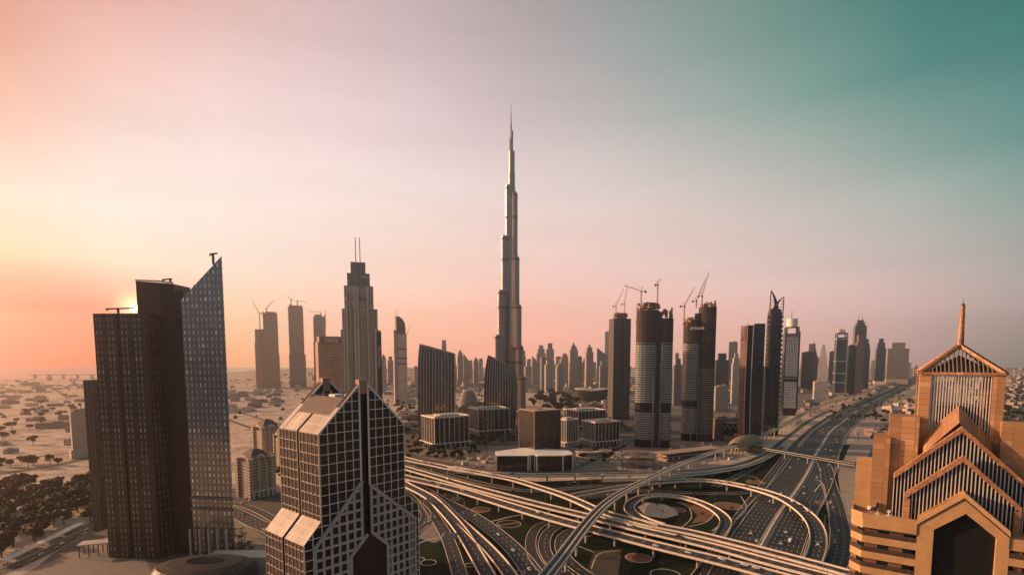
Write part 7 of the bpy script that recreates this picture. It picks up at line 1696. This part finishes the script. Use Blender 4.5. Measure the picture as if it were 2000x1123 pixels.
x, y = G(8, 1008); t = thing('roadside_house', 'flat-roofed pale house among the trees at the left edge', 'house', (x, y, 0), .35); b = MB(); b.prism(rect(30, 18), 0, 7); b.build('wall', hw2, t); b = MB(); b.prism(rect(32, 20), 7, 8); b.prism(rect(10, 7), 8, 10); b.build('roof', M['parapet'], t)
ax, ay = ROADS['west_avenue'].at(70, -12)[0][:2]; an = ROADS['west_avenue'].at(70)[1]; t = thing('carport', 'long low carport roof along the avenue below the dark grove', 'carport', (ax, ay, 0), an); b = MB(); b.prism(rect(90, 7), 3.4, 3.8); b.build('roof', M['parapet'], t)
for k in range(10): b = MB(); b.cyl((-42 + k * 9.3, 0), .2, 0, 3.4, 6); b.build('post', M['grey'], t)
b = MB(); b.box((0, 0, 0), (6, 2.5, 2.7)); b.box((0, 0, 2.7), (6.2, 2.7, .15)); b.box((1.8, -1.3, .4), (1.0, .1, 1.9)); cab = b.build('site_cabin', plain('cabin paint', (.58, .50, .42), .6))
b = MB(); rd_ = random.Random(4)
for k in range(16): b.box((rd_.uniform(-2.5, 2.5), rd_.uniform(-2, 2), rd_.uniform(0, .8)), (rd_.uniform(.5, 2.6), rd_.uniform(.4, 1.4), rd_.uniform(.4, 1.5)), rd_.random() * 3)
pile = b.build('material_pile', plain('site materials', (.44, .36, .29), .85, var=.5, scale=.8))
first = {}
def drop(src, p, lab, cat, grp):
    if src.name not in first: first[src.name] = 1; o = src
    else: o = src.copy(); COL.objects.link(o)
    o.location = (p[0], p[1], .05); o.rotation_euler = (0, 0, rng.uniform(0, 3)); k = rng.uniform(.9, 1.7); o.scale = (k, k, k); tag(o, lab, cat, grp)
for poly, n, lab in (([(1175, 918), (1185, 890), (1225, 882), (1240, 895), (1232, 918), (1300, 915), (1335, 900), (1345, 915), (1250, 922)], 46, 'on the sandy building site before the teal glass pair'), ([(880, 905), (895, 888), (940, 880), (968, 885), (968, 916), (920, 912)], 26, 'on the sandy building site round the red crane'), ([(1300, 880), (1330, 866), (1400, 868), (1400, 880), (1340, 900)], 16, 'between the right unfinished tower and the rail station')):
    for p in scatter(poly, n, 5):
        if rng.random() < .35: drop(cab, p, 'pale site cabin ' + lab, 'site cabin', 'site cabins ' + lab)
        else: drop(pile, p, 'pile of building materials ' + lab, 'material pile', 'material piles ' + lab)
# white tents in the park, far causeway bridge
for px, py, r_, lab in ((1066, 768, 14, 'white domed tent in the park before the central skyline'), (1083, 768, 20, 'wide white tent roof beside the domed tent in the park')):
    x, y = G(px, py); b = MB(); b.cyl((x, y), r_, 0, 3, 14); b.cyl((x, y), r_, 3, 12, 14, r1=r_ * .15 if r_ < 16 else r_ * .6); tag(b.build('tent', M['white']), lab, 'tent')
xa, ya = G(84, 738); t = thing('sea_bridge', 'faint long bridge over the bright water at the far left horizon', 'bridge', (xa, ya, 0)); b = MB(); b.prism(rect(520, 14, 0, (160, 0)), 22, 27); b.build('deck', M['concrete'], t)
for k in range(5): b = MB(); b.prism(rect(14, 12, 0, (-60 + k * 110, 0)), 0, 22); b.build('pier', M['concrete'], t)
# ------------------------------------------------------------------ the air
hz = MB(); B = 9200
hz.prism([(-B, -600), (B, -600), (B, 9000), (-B, 9000)], -1.0, 850.0)
hm = bpy.data.materials.new('morning haze'); hm.use_nodes = True; ht = hm.node_tree; ht.nodes.clear()
ho = ht.nodes.new('ShaderNodeOutputMaterial'); hv = ht.nodes.new('ShaderNodeVolumePrincipled')
hv.inputs['Color'].default_value = (0.80, 0.82, 0.86, 1); hv.inputs['Density'].default_value = HAZE_DENSITY; hv.inputs['Anisotropy'].default_value = 0.8
ht.links.new(hv.outputs[0], ho.inputs['Volume'])
o = hz.build('haze', hm); o['kind'] = 'stuff'
